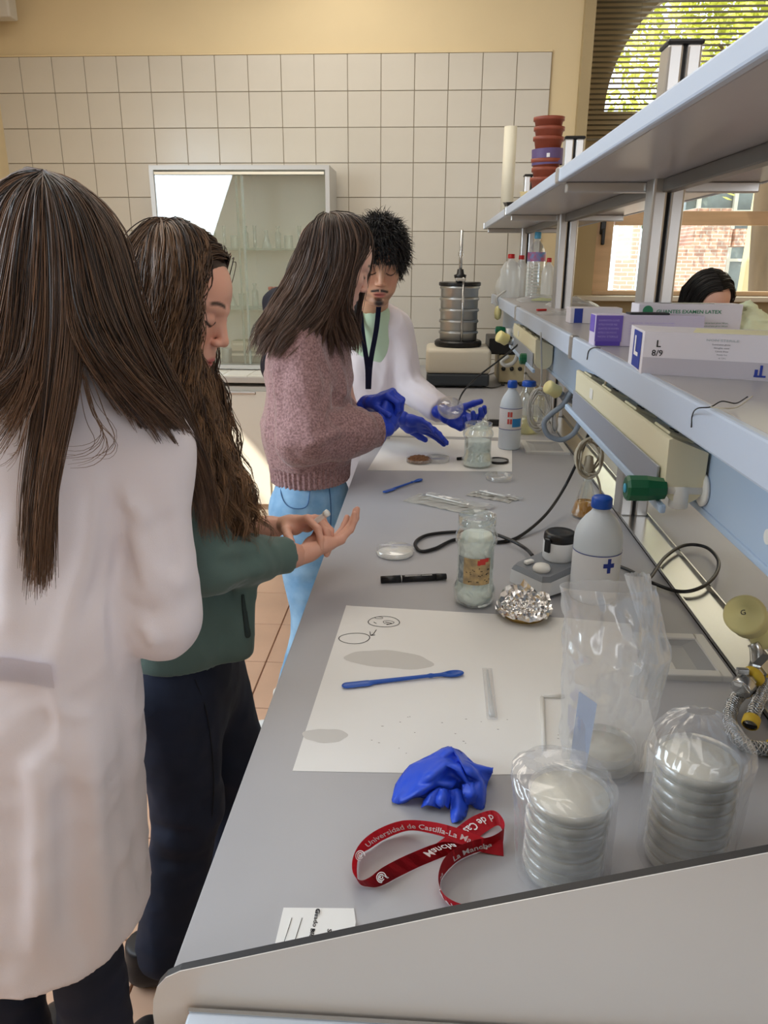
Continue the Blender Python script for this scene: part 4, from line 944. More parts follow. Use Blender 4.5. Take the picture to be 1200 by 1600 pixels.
# ---------------------------------------------------------------- 2: student in the green sweatshirt, in profile
def person_green():
    o = A3(W(272, 476, 1.40)); M = frame((.93, -.10, -.38), (.35, .05, 1)); sc = 1.02
    NB = A3(W(238, 625, 1.40)); CH_ = A3(W(262, 760, 1.40)); WC_ = A3(W(292, 960, 1.38)); PV = np.array((W(288, 1060, 1.38).x, 1.38, .80))
    SR = A3(W(262, 700, 1.28)); SL = A3(W(262, 690, 1.52)); ER = A3(W(322, 880, 1.25)); ER[2] -= .0; WR = A3(W(447, 868, 1.37)); EL = A3(W(300, 850, 1.58)); WL = A3(W(418, 826, 1.52))
    t = thing('person', 'person in a green sweatshirt and dark jeans with wavy brown hair, in profile looking down', 'person', (PV[0], 1.38, 0))
    V, Q, loc = head_field(o, M, sc, h=.0026, neck_to=NB, neck_r=.048); sk = (214, 160, 138)
    h1 = hand_mesh(WR+(WR-ER)/np.linalg.norm(WR-ER)*.045, A3(W(505, 838, 1.45))-WR, (-.25, .35, 1.0), ((-.05, .25, .15), (.1, .25, .2), (.15, .3, .2), (.2, .35, .25)), thumb=(.55, -.25), side=-1, sc=.93, fat=-.0002)
    h1 = hand_mesh(WR+(WR-ER)/np.linalg.norm(WR-ER)*.045, A3(W(510, 842, 1.44))-WR, (.25, -.35, -1.0), ((.25, .3, .2), (.3, .3, .25), (.35, .35, .3), (.4, .4, .3)), thumb=(.45, .30), side=1, sc=.93, fat=-.0002)
    h2 = hand_mesh(WL+(WL-EL)/np.linalg.norm(WL-EL)*.05, A3(W(480, 815, 1.47))-WL, (-.2, .5, 1.0), ((.7, .6, .3), (.8, .7, .4), (.9, .7, .5), (.9, .7, .5)), thumb=(.1, .45), side=1, sc=.93, fat=-.0002)
    kf = np.array((.05, 0, 0)); hR = PV+np.array((.0, -.085, -.03)); hL = PV+np.array((0, .085, -.03))
    xr = W(292, 1290, 1.28).x; kR = np.array((xr, 1.30, .46)); aR = np.array((W(262, 1480, 1.28).x-.0, 1.27, .10)); kL = np.array((xr+.06, 1.46, .46)); aL = np.array((xr+.02, 1.48, .10))
    body_obj(t, [(V, Q, skin_tint(loc, sk, (186, 92, 92))), (h1[0], h1[1], flat_tint(h1[0], sk)), (h2[0], h2[1], flat_tint(h2[0], sk))],
             [(NB, CH_, .05, .08), (CH_, WC_, .08, .09), (WC_, PV, .09, .09), (SL, SR, .04, .04), (SR, ER, .036, .032), (ER, WR, .03, .024), (WR, WR+(WR-ER)*.2, .021, .018), (SL, EL, .036, .032), (EL, WL, .03, .022), (WL, WL+(WL-EL)*.2, .02, .018), (hR, kR, .06, .045), (kR, aR, .04, .03), (hL, kL, .06, .045), (kL, aL, .04, .03)], sk)
    lo, hi = box_of([NB, SR, SL, ER, EL, WR, WL, PV, WC_], .16); F = Field(lo, hi, .0055); side = (1, .1, 0)
    F.cone(SR, NB, .062, .058, .04); F.cone(SL, NB, .062, .058, .04); F.flat(CH_, WC_, .150, .150, side, .74, .05); F.flat(WC_, PV+np.array((0, 0, .02)), .150, .152, side, .80, .05)
    F.cone(NB+np.array((.0, 0, -.03)), CH_, .085, .12, .05)
    F.cone(SR, ER, .064, .058, .03); dR = (WR-ER)/np.linalg.norm(WR-ER); dL = (WL-EL)/np.linalg.norm(WL-EL); F.cone(ER, WR-dR*.075, .060, .046, .02); F.cone(SL, EL, .064, .058, .03); F.cone(EL, WL-dL*.075, .056, .044, .02)
    F.cone(WR-dR*.055, WR+dR*.02, .040, .038, .004); F.cone(WR-dR*.082, WR-dR*.062, .050, .046, .008)      # gathered above the cuff
    F.cone(WL-dL*.055, WL+dL*.02, .038, .036, .004); F.cone(WL-dL*.082, WL-dL*.062, .048, .044, .008)
    F.ridges([([(330, 862), (360, 858), (392, 850), (405, 842)], .010, .007), ([(340, 880), (375, 878), (410, 868)], .010, -.006), ([(395, 850), (412, 870), (425, 900)], .010, .006), ([(335, 925), (345, 985), (345, 1035)], .014, -.005), ([(310, 950), (315, 1000), (318, 1045)], .014, .006), ([(345, 905), (380, 900), (420, 888)], .012, .006)])
    F.cone(A3(W(384, 935, 1.31)), A3(W(374, 1010, 1.31)), .020, .030, .045)                                 # pouch pocket bulge
    f1 = fold(7, 14, 26, .006, (1, 1, .6)); F.disp(lambda x, y, z: f1(x, y, z)*np.clip((z-.80)/.05, 0, 1))
    F.plane((0, 0, .805), (0, 0, -1)); F.plane(WR+dR*.006, dR)
    cloth('sweatshirt', F, mGreen, t, 2)
    F = Field(PV-np.array((.22, .22, .06)), PV+np.array((.22, .22, .10)), .006); F.flat(PV+np.array((0, 0, -.01)), PV+np.array((0, 0, .05)), .146, .150, side, .80, .02)
    F.disp(lambda x, y, z: .0012*np.sin(np.arctan2(y-PV[1], x-PV[0])*150)); F.plane(PV+np.array((0, 0, .0-.008)), (0, 0, -1)); F.plane(PV+np.array((0, 0, .045)), (0, 0, 1)); cloth('hem_band', F, mGreen, t, 0)
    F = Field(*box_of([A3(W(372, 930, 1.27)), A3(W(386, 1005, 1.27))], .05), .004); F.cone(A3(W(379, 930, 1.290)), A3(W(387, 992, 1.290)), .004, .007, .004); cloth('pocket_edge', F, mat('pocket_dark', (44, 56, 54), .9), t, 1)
    lo, hi = box_of([hR, hL, kR, kL, aR, aL], .15); F = Field(lo, hi, .007)
    F.flat(PV+np.array((0, 0, .02)), PV+np.array((0, 0, -.10)), .128, .13, side, .85, .04)
    for a, b, c in ((hR, kR, aR), (hL, kL, aL)): F.cone(a+np.array((0, 0, -.03)), b, .098, .072, .04); F.cone(b, c, .070, .066, .03)
    f2 = fold(7, 3, 30, .005); F.disp(f2); F.ridges([([(235, 1288), (270, 1300), (310, 1302)], .012, -.008), ([(238, 1310), (275, 1325), (320, 1322)], .012, .008), ([(245, 1340), (290, 1350), (330, 1340)], .012, -.006), ([(330, 1070), (340, 1150), (342, 1250)], .008, .004)]); F.plane((0, 0, .05), (0, 0, -1)); sm_ = [F.surf(x, y) for x, y in ((305, 1062), (322, 1110), (331, 1170), (334, 1230), (330, 1290))]; cloth('jeans', F, mNavy, t)
    sm_ = [p+(Vector((0, 0, CH))-p).normalized()*.004 for p in sm_ if p is not None]; obj('side_seam', tube(nb(), sm_, .0014, 5, 6), mat('navy_seam', (12, 16, 30), .8), t, True, world=True)
    shoe('shoe', (aR[0]-.05, aR[1], 0), (1, .05, 0), mShoeD, t); shoe('shoe', (aL[0]-.05, aL[1], 0), (1, .1, 0), mShoeD, t)
    w = W; c = tuple(o)
    top = lambda x, y, Y: w(x, y, Y)
    near = [[w(270, 353, 1.40), w(296, 358, 1.35), w(316, 385, 1.33), w(314, 420, 1.315), w(304, 450, 1.305), w(298, 500, 1.29), w(294, 550, 1.285), w(303, 600, 1.285), w(312, 660, 1.28)],
            [w(266, 353, 1.40), w(286, 362, 1.33), w(300, 398, 1.30), w(298, 440, 1.29), w(290, 500, 1.28), w(287, 570, 1.275), w(310, 640, 1.27), w(330, 720, 1.265), w(345, 790, 1.26)],
            [w(262, 353, 1.40), w(278, 364, 1.33), w(292, 400, 1.285), w(292, 460, 1.27), w(284, 530, 1.265), w(290, 610, 1.26), w(318, 690, 1.255), w(350, 770, 1.25), w(362, 820, 1.25)],
            [w(258, 353, 1.40), w(264, 366, 1.33), w(268, 410, 1.28), w(264, 480, 1.265), w(262, 560, 1.26), w(280, 650, 1.25), w(318, 740, 1.24), w(352, 815, 1.24)],
            [w(254, 354, 1.40), w(248, 370, 1.33), w(244, 420, 1.285), w(240, 500, 1.27), w(244, 580, 1.265), w(268, 680, 1.25), w(305, 770, 1.24), w(335, 840, 1.235)],
            [w(248, 355, 1.41), w(232, 374, 1.35), w(222, 430, 1.31), w(218, 510, 1.30), w(226, 600, 1.30), w(255, 700, 1.28), w(290, 790, 1.26), w(310, 850, 1.25)],
            [w(244, 357, 1.42), w(218, 376, 1.39), w(204, 430, 1.37), w(200, 510, 1.36), w(208, 600, 1.36), w(240, 700, 1.33), w(275, 790, 1.30)]]
    farr = [[w(270, 353, 1.40), w(298, 357, 1.44), w(322, 378, 1.47), w(334, 410, 1.48), w(330, 445, 1.49), w(320, 500, 1.50), w(322, 570, 1.48), w(345, 640, 1.45), w(352, 700, 1.44), w(368, 770, 1.43)],
            [w(262, 353, 1.40), w(282, 354, 1.46), w(300, 372, 1.50), w(310, 420, 1.52), w(305, 500, 1.52), w(310, 600, 1.50), w(330, 700, 1.47), w(375, 790, 1.43)],
            [w(246, 356, 1.41), w(220, 374, 1.46), w(206, 430, 1.48), w(204, 510, 1.49), w(220, 600, 1.47), w(260, 700, 1.45)]]
    front = [[w(322, 590, 1.36), w(330, 640, 1.36), w(340, 700, 1.35), w(372, 760, 1.34), w(392, 830, 1.33)],
             [w(315, 590, 1.34), w(320, 650, 1.33), w(338, 720, 1.32), w(366, 790, 1.31), w(380, 845, 1.31)],
             [w(300, 600, 1.30), w(310, 670, 1.29), w(335, 750, 1.28), w(360, 820, 1.27), w(358, 850, 1.27)]]
    S = [hair_sheet(near, 4200, 34, .00095, .005, .018, 16, wave=.0075, wlen=.085, seed=12, tone=(-.05, .45), inward=c, under=.012, cut=.12), hair_sheet(farr, 1100, 30, .0011, .005, .016, 16, wave=.007, wlen=.085, seed=13, tone=(-.1, .3), inward=c, under=.012),
         hair_sheet(front, 1300, 24, .0010, .010, .02, 14, wave=.010, wlen=.07, seed=14, tone=(0, .5), inward=c, under=0, cut=.2),
         hair_sheet([[w(330, 585, 1.37), w(336, 620, 1.37), w(330, 660, 1.365), w(345, 700, 1.36), w(350, 740, 1.36)], [w(322, 585, 1.36), w(318, 620, 1.36), w(326, 660, 1.355), w(322, 700, 1.355), w(340, 740, 1.35)]], 60, 26, .0008, .004, .01, 10, wave=.007, wlen=.07, seed=15, under=0, tone=(.2, .5))]
    F = Field(o-.17, o+.17, .004); L = Loc(F, o, M, sc); L.ell((0, -.014, .040), (.082, .099, .092), .01); L.ell((0, .094, .002), (.085, .070, .094), .012, True); L.ell((0, .06, -.10), (.10, .09, .08), .01, True)
    V, Q = F.mesh(); V = relax(V, Q, 1); S.append((V, Q, np.full(len(V), .04)))
    # combed-back hair over the brow
    S += crown_sheets(o, M, sc, (41, 42), c, 1100, .0009, (-.05, .3), .066, .002, low=-.01)
    hair_obj('hair', S, mHairB, t)
person_green()

# ---------------------------------------------------------------- 3: student in the mauve sweater
def person_mauve():
    o = A3(W(524, 414, 2.27)); M = frame((.86, .30, -.42), (.30, .1, 1)); sc = 1.0
    NB = A3(W(496, 505, 2.28)); CH_ = A3(W(484, 570, 2.28)); WC_ = A3(W(482, 680, 2.26)); PV = np.array((W(486, 765, 2.25).x, 2.25, .88))
    SR = A3(W(462, 533, 2.16)); SL = A3(W(520, 530, 2.42)); ER = A3(W(478, 682, 2.10)); WR = A3(W(582, 672, 2.22)); EL = A3(W(545, 650, 2.5)); WL = A3(W(572, 634, 2.36))
    t = thing('person', 'person in a mauve knitted sweater and light blue jeans with blue gloves', 'person', (PV[0], 2.25, 0))
    V, Q, loc = head_field(o, M, sc, h=.0032, neck_to=NB, neck_r=.046); sk = (222, 176, 158)
    dR = (WR-ER)/np.linalg.norm(WR-ER); dL = (WL-EL)/np.linalg.norm(WL-EL)
    hR = PV+np.array((-.02, -.085, -.03)); hL = PV+np.array((.02, .085, -.03))
    kR = A3(W(476, 925, 2.13)); kR[2] = .47; kR[0] = W(488, 925, 2.13).x; aR = np.array((W(446, 1075, 2.10).x-.02, 2.10, .10)); kL = kR+np.array((.05, .20, 0)); aL = aR+np.array((.03, .22, 0))
    body_obj(t, [(V, Q, skin_tint(loc, sk, (196, 104, 104)))],
             [(NB, CH_, .05, .08), (CH_, WC_, .08, .09), (WC_, PV, .09, .09), (SL, SR, .04, .04), (SR, ER, .036, .032), (ER, WR, .03, .024), (WR, WR+dR*.05, .021, .018), (SL, EL, .036, .032), (EL, WL, .03, .022), (WL, WL+dL*.05, .02, .018), (hR, kR, .06, .045), (kR, aR, .04, .03), (hL, kL, .06, .045), (kL, aL, .04, .03)], sk)
    lo, hi = box_of([NB, SR, SL, ER, EL, WR, WL, PV, WC_], .18); F = Field(lo, hi, .0065); side = (1, -.1, 0)
    F.cone(SR, NB, .070, .062, .04); F.cone(SL, NB, .070, .062, .04); F.flat(CH_, WC_, .150, .165, side, .80, .05); F.flat(WC_, PV+np.array((0, 0, .10)), .165, .148, side, .80, .05); F.cone(NB+np.array((0, 0, -.04)), CH_, .08, .12, .05)
    F.cone(SR, SR*.7+ER*.3, .076, .078, .04); F.cone(SR, ER, .076, .090, .010); F.cone(ER, WR-dR*.05, .090, .072, .010); F.cone(SL, EL, .07, .07, .03); F.cone(EL, WL, .066, .05, .03); F.cone(WR-dR*.05, WR+dR*.02, .060, .048, .012)
    F.ridges([([(445, 560), (436, 620), (440, 680)], .020, -.012), ([(500, 560), (512, 600), (500, 640)], .016, -.010), ([(470, 700), (500, 690), (535, 672)], .014, .012), ([(515, 640), (528, 662), (560, 655)], .012, -.010), ([(450, 700), (470, 722), (500, 728)], .014, -.010), ([(525, 560), (540, 600), (548, 640)], .014, .010)])
    f1 = fold(8, 21, 17, .016, (1, 1, .55)); F.disp(lambda x, y, z: f1(x, y, z))
    F.plane((0, 0, .958), (0, 0, -1)); F.plane(WR+dR*.01, dR); cloth('sweater', F, mKnit, t, 2)
    F = Field(PV-np.array((.24, .24, -.0)), PV+np.array((.24, .24, .14)), .0035); F.flat(PV+np.array((0, 0, .02)), PV+np.array((0, 0, .10)), .140, .148, side, .84, .02)
    F.disp(lambda x, y, z: .0030*np.sin(np.arctan2(y-PV[1], x-PV[0])*58)); F.plane(PV+np.array((0, 0, .026)), (0, 0, -1)); F.plane(PV+np.array((0, 0, .088)), (0, 0, 1)); cloth('ribbed_hem', F, mKnit, t, 0)
    F = Field(*box_of([WR-dR*.08, WR+dR*.04], .08), .004); F.cone(WR-dR*.05, WR+dR*.02, .056, .052, .01)
    ax_ = np.cross(dR, (0, 0, 1)); ax_ /= np.linalg.norm(ax_); ay_ = np.cross(ax_, dR)
    F.disp(lambda x, y, z: .0018*np.sin(np.arctan2((x-WR[0])*ax_[0]+(y-WR[1])*ax_[1]+(z-WR[2])*ax_[2], (x-WR[0])*ay_[0]+(y-WR[1])*ay_[1]+(z-WR[2])*ay_[2])*30)); F.plane(WR+dR*.018, dR); F.plane(WR-dR*.045, -dR); cloth('ribbed_cuff', F, mKnit, t, 0)
    lo, hi = box_of([hR, hL, kR, kL, aR, aL, PV], .15); F = Field(lo, hi, .007); F.flat(PV+np.array((0, 0, .03)), PV+np.array((0, 0, -.08)), .118, .128, side, .88, .04)
    for a, b, c in ((hR, kR, aR), (hL, kL, aL)): F.cone(a+np.array((-.005, 0, -.02)), b, .092, .062, .04); F.cone(b, c, .060, .052, .03)
    F.disp(fold(6, 6, 34, .004)); F.ridges([([(455, 800), (480, 806), (505, 796)], .010, -.006), ([(462, 830), (485, 838), (510, 828)], .010, .006), ([(470, 905), (488, 915)], .010, -.006), ([(462, 930), (480, 940)], .010, .006)]); F.plane((0, 0, .075), (0, 0, -1))
    pk = [[F.surf(x, y) for x, y in l] for l in (((438, 756), (440, 775), (449, 790), (466, 795), (480, 790), (484, 770), (487, 756)), ((514, 756), (517, 790), (516, 830), (508, 880)))]; j = cloth('jeans', F, mJeans, t)
    bm = nb()
    for l in pk:
        l = [p+(Vector((0, 0, CH))-p).normalized()*.0055 for p in l if p is not None]
        if len(l) > 2: tube(bm, l, .0016, 5, 4)
    obj('seam', bm, mat('seam_blue', (66, 104, 150), .8), t, True, world=True)
    shoe('shoe', (aR[0]-.06, aR[1], 0), (1, -.02, 0), mShoe, t); shoe('shoe', (aL[0]-.06, aL[1], 0), (1, .1, 0), mShoe, t)
    g1 = hand_mesh(WR+dR*.035, A3(W(610, 630, 2.29))-(WR+dR*.02), (.55, -.30, .35), ((1.0, 1.1, .6), (1.0, 1.2, .6), (1.1, 1.2, .6), (1.2, 1.2, .7)), thumb=(.1, .5), side=1, sc=.94, fat=.0012, h=.0028)
    g2 = hand_mesh(WL+dL*.035, A3(W(604, 618, 2.33))-WL, (0.1, -.2, 1), ((1.0, 1.1, .6), (1.1, 1.1, .6), (1.1, 1.2, .6), (1.2, 1.2, .7)), thumb=(.2, .5), side=1, sc=.94, fat=.0012, h=.0028)
    cf = []
    for (p, d) in ((WR, dR), (WL, dL)):
        F = Field(p-.1, p+.12, .003); F.cone(p-d*.01, p+d*.05, .028, .024, .004); F.cone(p+d*.012, p+d*.014, .031, .031, .003); cf.append(F.mesh())
    for n_, (g, cc) in enumerate(((g1, cf[0]), (g2, cf[1]))):
        Vg, Qg = join_np([(g[0], g[1]), cc]); world_part('glove', np_mesh('glove', Vg, Qg), mBlue, t)
    w = W; c = tuple(o)
    near = [[w(526, 337, 2.28), w(553, 345, 2.22), w(570, 366, 2.20), w(570, 390, 2.19), w(556, 412, 2.175), w(546, 440, 2.165), w(538, 472, 2.17), w(546, 515, 2.20), w(556, 548, 2.22)],
            [w(522, 337, 2.28), w(540, 346, 2.19), w(550, 380, 2.16), w(544, 420, 2.15), w(532, 460, 2.15), w(524, 500, 2.17), w(540, 530, 2.2), w(545, 550, 2.22)],
            [w(518, 337, 2.28), w(526, 348, 2.18), w(532, 385, 2.14), w(526, 430, 2.135), w(512, 470, 2.13), w(494, 500, 2.12), w(470, 520, 2.10), w(440, 548, 2.09)],
            [w(514, 338, 2.28), w(512, 350, 2.18), w(510, 390, 2.14), w(500, 430, 2.13), w(482, 470, 2.12), w(458, 505, 2.10), w(436, 530, 2.09), w(422, 556, 2.09)],
            [w(510, 339, 2.29), w(498, 354, 2.20), w(490, 392, 2.16), w(476, 432, 2.15), w(458, 468, 2.14), w(436, 502, 2.12), w(420, 526, 2.10), w(410, 548, 2.1)],
            [w(506, 340, 2.30), w(488, 358, 2.25), w(474, 394, 2.22), w(460, 432, 2.20), w(440, 466, 2.18), w(422, 498, 2.16), w(410, 520, 2.14), w(404, 545, 2.13)],
            [w(502, 342, 2.32), w(482, 360, 2.30), w(468, 392, 2.29), w(452, 430, 2.28), w(434, 466, 2.26), w(416, 498, 2.24), w(407, 520, 2.22)]]
    farr = [[w(526, 337, 2.29), w(556, 345, 2.32), w(575, 365, 2.33), w(579, 390, 2.34), w(572, 430, 2.35), w(562, 480, 2.35), w(560, 545, 2.34)],
            [w(518, 337, 2.30), w(535, 340, 2.38), w(545, 380, 2.42), w(540, 440, 2.42), w(530, 500, 2.42), w(540, 550, 2.40)],
            [w(502, 341, 2.32), w(482, 360, 2.37), w(470, 392, 2.40), w(458, 430, 2.40), w(440, 480, 2.38)]]
    S = [hair_sheet(near, 3600, 28, .0013, .005, .014, 16, seed=22, tone=(-.02, .40), inward=c, under=.012, cut=.12, wave=.002), hair_sheet(farr, 900, 22, .0014, .005, .012, 16, seed=23, tone=(-.1, .3), inward=c, under=.010)]
    F = Field(o-.17, o+.17, .005); L = Loc(F, o, M, sc); L.ell((0, -.016, .040), (.080, .096, .090), .01); L.ell((0, .090, -.02), (.085, .060, .078), .01, True); L.ell((0, .05, -.11), (.10, .08, .07), .01, True)
    V, Q = F.mesh(); S.append((V, Q, np.full(len(V), .05))); hair_obj('hair', S, mHairC, t)
person_mauve()

# ---------------------------------------------------------------- 4: man in the lab coat
def person_man():
    o = A3(W(591, 412, 2.74)); M = frame((.16, -.90, -.34), (.10, -.3, 1)); sc = 1.04
    NB = A3(W(580, 484, 2.84)); SLf = A3(W(617, 512, 2.86)); SRt = A3(W(546, 516, 2.90)); EL = A3(W(640, 606, 2.84)); WL = A3(W(690, 642, 2.66)); ER = A3(W(560, 640, 2.84)); WR = A3(W(606, 655, 2.66))
    CH_ = A3(W(584, 560, 2.90)); WC_ = A3(W(572, 660, 2.84)); PV = np.array((-.37, 2.84, .92)); WC_ = np.array((-.30, 2.86, 1.08))
    t = thing('person', 'person in a white lab coat and mint shirt with short black hair and moustache', 'person', (PV[0], 2.84, 0))
    V, Q, loc = head_field(o, M, sc, male=True, mouth_open=.0012, h=.0032, neck_to=NB, neck_r=.055); sk = (206, 158, 128)
    hR = PV+np.array((-.09, .0, -.03)); hL = PV+np.array((.07, .03, -.03)); kR = hR+np.array((.03, 0.05, -.42)); kL = hL+np.array((-.06, 0, -.42)); aR = kR+np.array((0, .02, -.38)); aL = kL+np.array((0, .02, -.38))
    dL = (WL-EL)/np.linalg.norm(WL-EL); dR = (WR-ER)/np.linalg.norm(WR-ER)
    body_obj(t, [(V, Q, skin_tint(loc, sk, (178, 98, 92), True))],
             [(NB, CH_, .06, .09), (CH_, WC_, .09, .09), (WC_, PV, .09, .09), (SLf, SRt, .04, .04), (SLf, EL, .04, .034), (EL, WL, .032, .026), (WL, WL+dL*.05, .022, .018), (SRt, ER, .04, .034), (ER, WR, .03, .024), (WR, WR+dR*.05, .022, .018), (hR, kR, .07, .05), (kR, aR, .045, .03), (hL, kL, .07, .05), (kL, aL, .045, .03)], sk)
    eyes(o, M, sc, t)
    lo, hi = box_of([NB, SLf, SRt, EL, ER, WR, WL, PV, WC_], .18); lo[2] = .62; F = Field(lo, hi, .0065); side = (.15, 1, 0)
    F.cone(SLf, NB+np.array((.01, .02, -.01)), .062, .060, .03); F.cone(SRt, NB+np.array((-.01, .02, -.01)), .062, .060, .03); F.flat(CH_, WC_, .165, .158, side, .66, .05); F.flat(WC_, PV+np.array((0, 0, -.20)), .158, .18, side, .7, .05)
    F.cone(SLf, EL, .060, .058, .03); F.cone(EL, WL, .060, .050, .02); F.cone(SRt, ER, .06, .058, .03); F.cone(ER, WR, .058, .048, .02)
    f1 = fold(8, 31, 26, .008, (1, 1, .6)); F.disp(f1); F.ridges([([(612, 520), (616, 560), (608, 610)], .014, -.010), ([(600, 520), (602, 570), (600, 620)], .012, .007), ([(632, 545), (640, 580), (652, 605)], .012, .007), ([(645, 600), (665, 618), (685, 630)], .010, -.007), ([(590, 590), (594, 630), (590, 660)], .012, -.008)])
    # open front: the shirt shows in a V between the lapels
    v0 = A3(W(568, 486, 2.72)); v1 = A3(W(596, 484, 2.72)); v2 = A3(W(578, 575, 2.70))
    n_ = np.array((0, -1, 0.)); 
    for s in np.linspace(0, 1, 9):
        c0 = (A3(W(569, 480, 2.76))*(1-s)+A3(W(578, 580, 2.76))*s); c1 = (A3(W(592, 478, 2.76))*(1-s)+A3(W(580, 580, 2.76))*s); F.cone(c0, c1, .020*(1-s)+.004, .020*(1-s)+.004, .004, True)
    F.cone(NB+np.array((0, -.05, -.01)), NB+np.array((0, -.02, .10)), .052, .07, .01, True); F.plane(WL+dL*.0, dL); F.plane((0, 0, .66), (0, 0, -1))
    cloth('lab_coat', F, mCoat, t, 1)
    F = Field(*box_of([NB, CH_], .18), .006); F.cone(NB+np.array((0, -.015, -.035)), CH_+np.array((0, .0, 0)), .070, .115, .03); F.cone(SLf*.4+NB*.6, SRt*.4+NB*.6, .04, .04, .03); F.cone(NB+np.array((0, -.03, .03)), NB+np.array((0, 0, .12)), .058, .06, .006, True); F.plane(CH_-np.array((0, 0, .05)), (0, 0, -1)); cloth('shirt', F, mMint, t, 1)
    bm = nb()
    for pts in ([W(563, 486, 2.765), W(567, 525, 2.735), W(574, 572, 2.715), W(575, 608, 2.70)], [W(592, 478, 2.755), W(588, 515, 2.73), W(579, 566, 2.712), W(576, 608, 2.70)]):
        P = smooth_path(pts, 6); a = [bm.verts.new(p+Vector((-.009, 0, 0))) for p in P]; b = [bm.verts.new(p+Vector((.009, -.002, 0))) for p in P]
        for i in range(len(P)-1): bm.faces.new((a[i], a[i+1], b[i+1], b[i]))
    bmesh.ops.solidify(bm, geom=bm.faces[:], thickness=.0015); obj('lanyard', bm, mLanN, t, True, world=True)
    lo, hi = box_of([hR, hL, kR, kL, aR, aL], .15); F = Field(lo, hi, .012)
    for a, b, c in ((hR, kR, aR), (hL, kL, aL)): F.cone(a, b, .095, .075, .04); F.cone(b, c, .072, .062, .03)
    F.plane((0, 0, .07), (0, 0, -1)); cloth('trousers', F, mNavy, t)
    shoe('shoe', (aR[0], aR[1]+.06, 0), (.1, -1, 0), mShoeD, t); shoe('shoe', (aL[0], aL[1]+.06, 0), (.15, -1, 0), mShoeD, t)
    # his right hand lies open, fingers pointing right; the left holds the dish
    g1 = hand_mesh(W(624, 654, 2.60), W(688, 674, 2.56)-W(624, 654, 2.60), (.1, .75, .75), ((.10, .2, .1), (.15, .2, .15), (.2, .25, .2), (.3, .3, .2)), thumb=(.15, -.05), side=-1, sc=1.02, fat=.0015, h=.0028)
    g2 = hand_mesh(W(696, 648, 2.62), W(732, 662, 2.57)-W(696, 648, 2.62), (.0, .6, -.8), ((.5, .6, .4), (.6, .6, .4), (.7, .6, .4), (.8, .6, .4)), thumb=(.1, .2), side=1, sc=1.02, fat=.0015, h=.0028)
    for g, p, d in ((g1, A3(W(624, 654, 2.60)), A3(W(624, 654, 2.60))-WR), (g2, A3(W(696, 648, 2.62)), A3(W(696, 648, 2.62))-WL)):
        d = d/np.linalg.norm(d); F = Field(p-.12, p+.12, .0035); F.cone(p-d*.06, p+d*.02, .029, .026, .004); Vg, Qg = join_np([(g[0], g[1]), F.mesh()]); world_part('glove', np_mesh('glove', Vg, Qg), mBlue, t)
    a, b = scalp_hair(o, M, sc, mHairD, t, rad=(.082, .101, .098), cen=(0, -.012, .044), count=4200, length=.048, seed=9, curl=.008, fringe=.35, r=.0014)
    hair_obj('hair', [a, b], mHairD, t)
person_man()

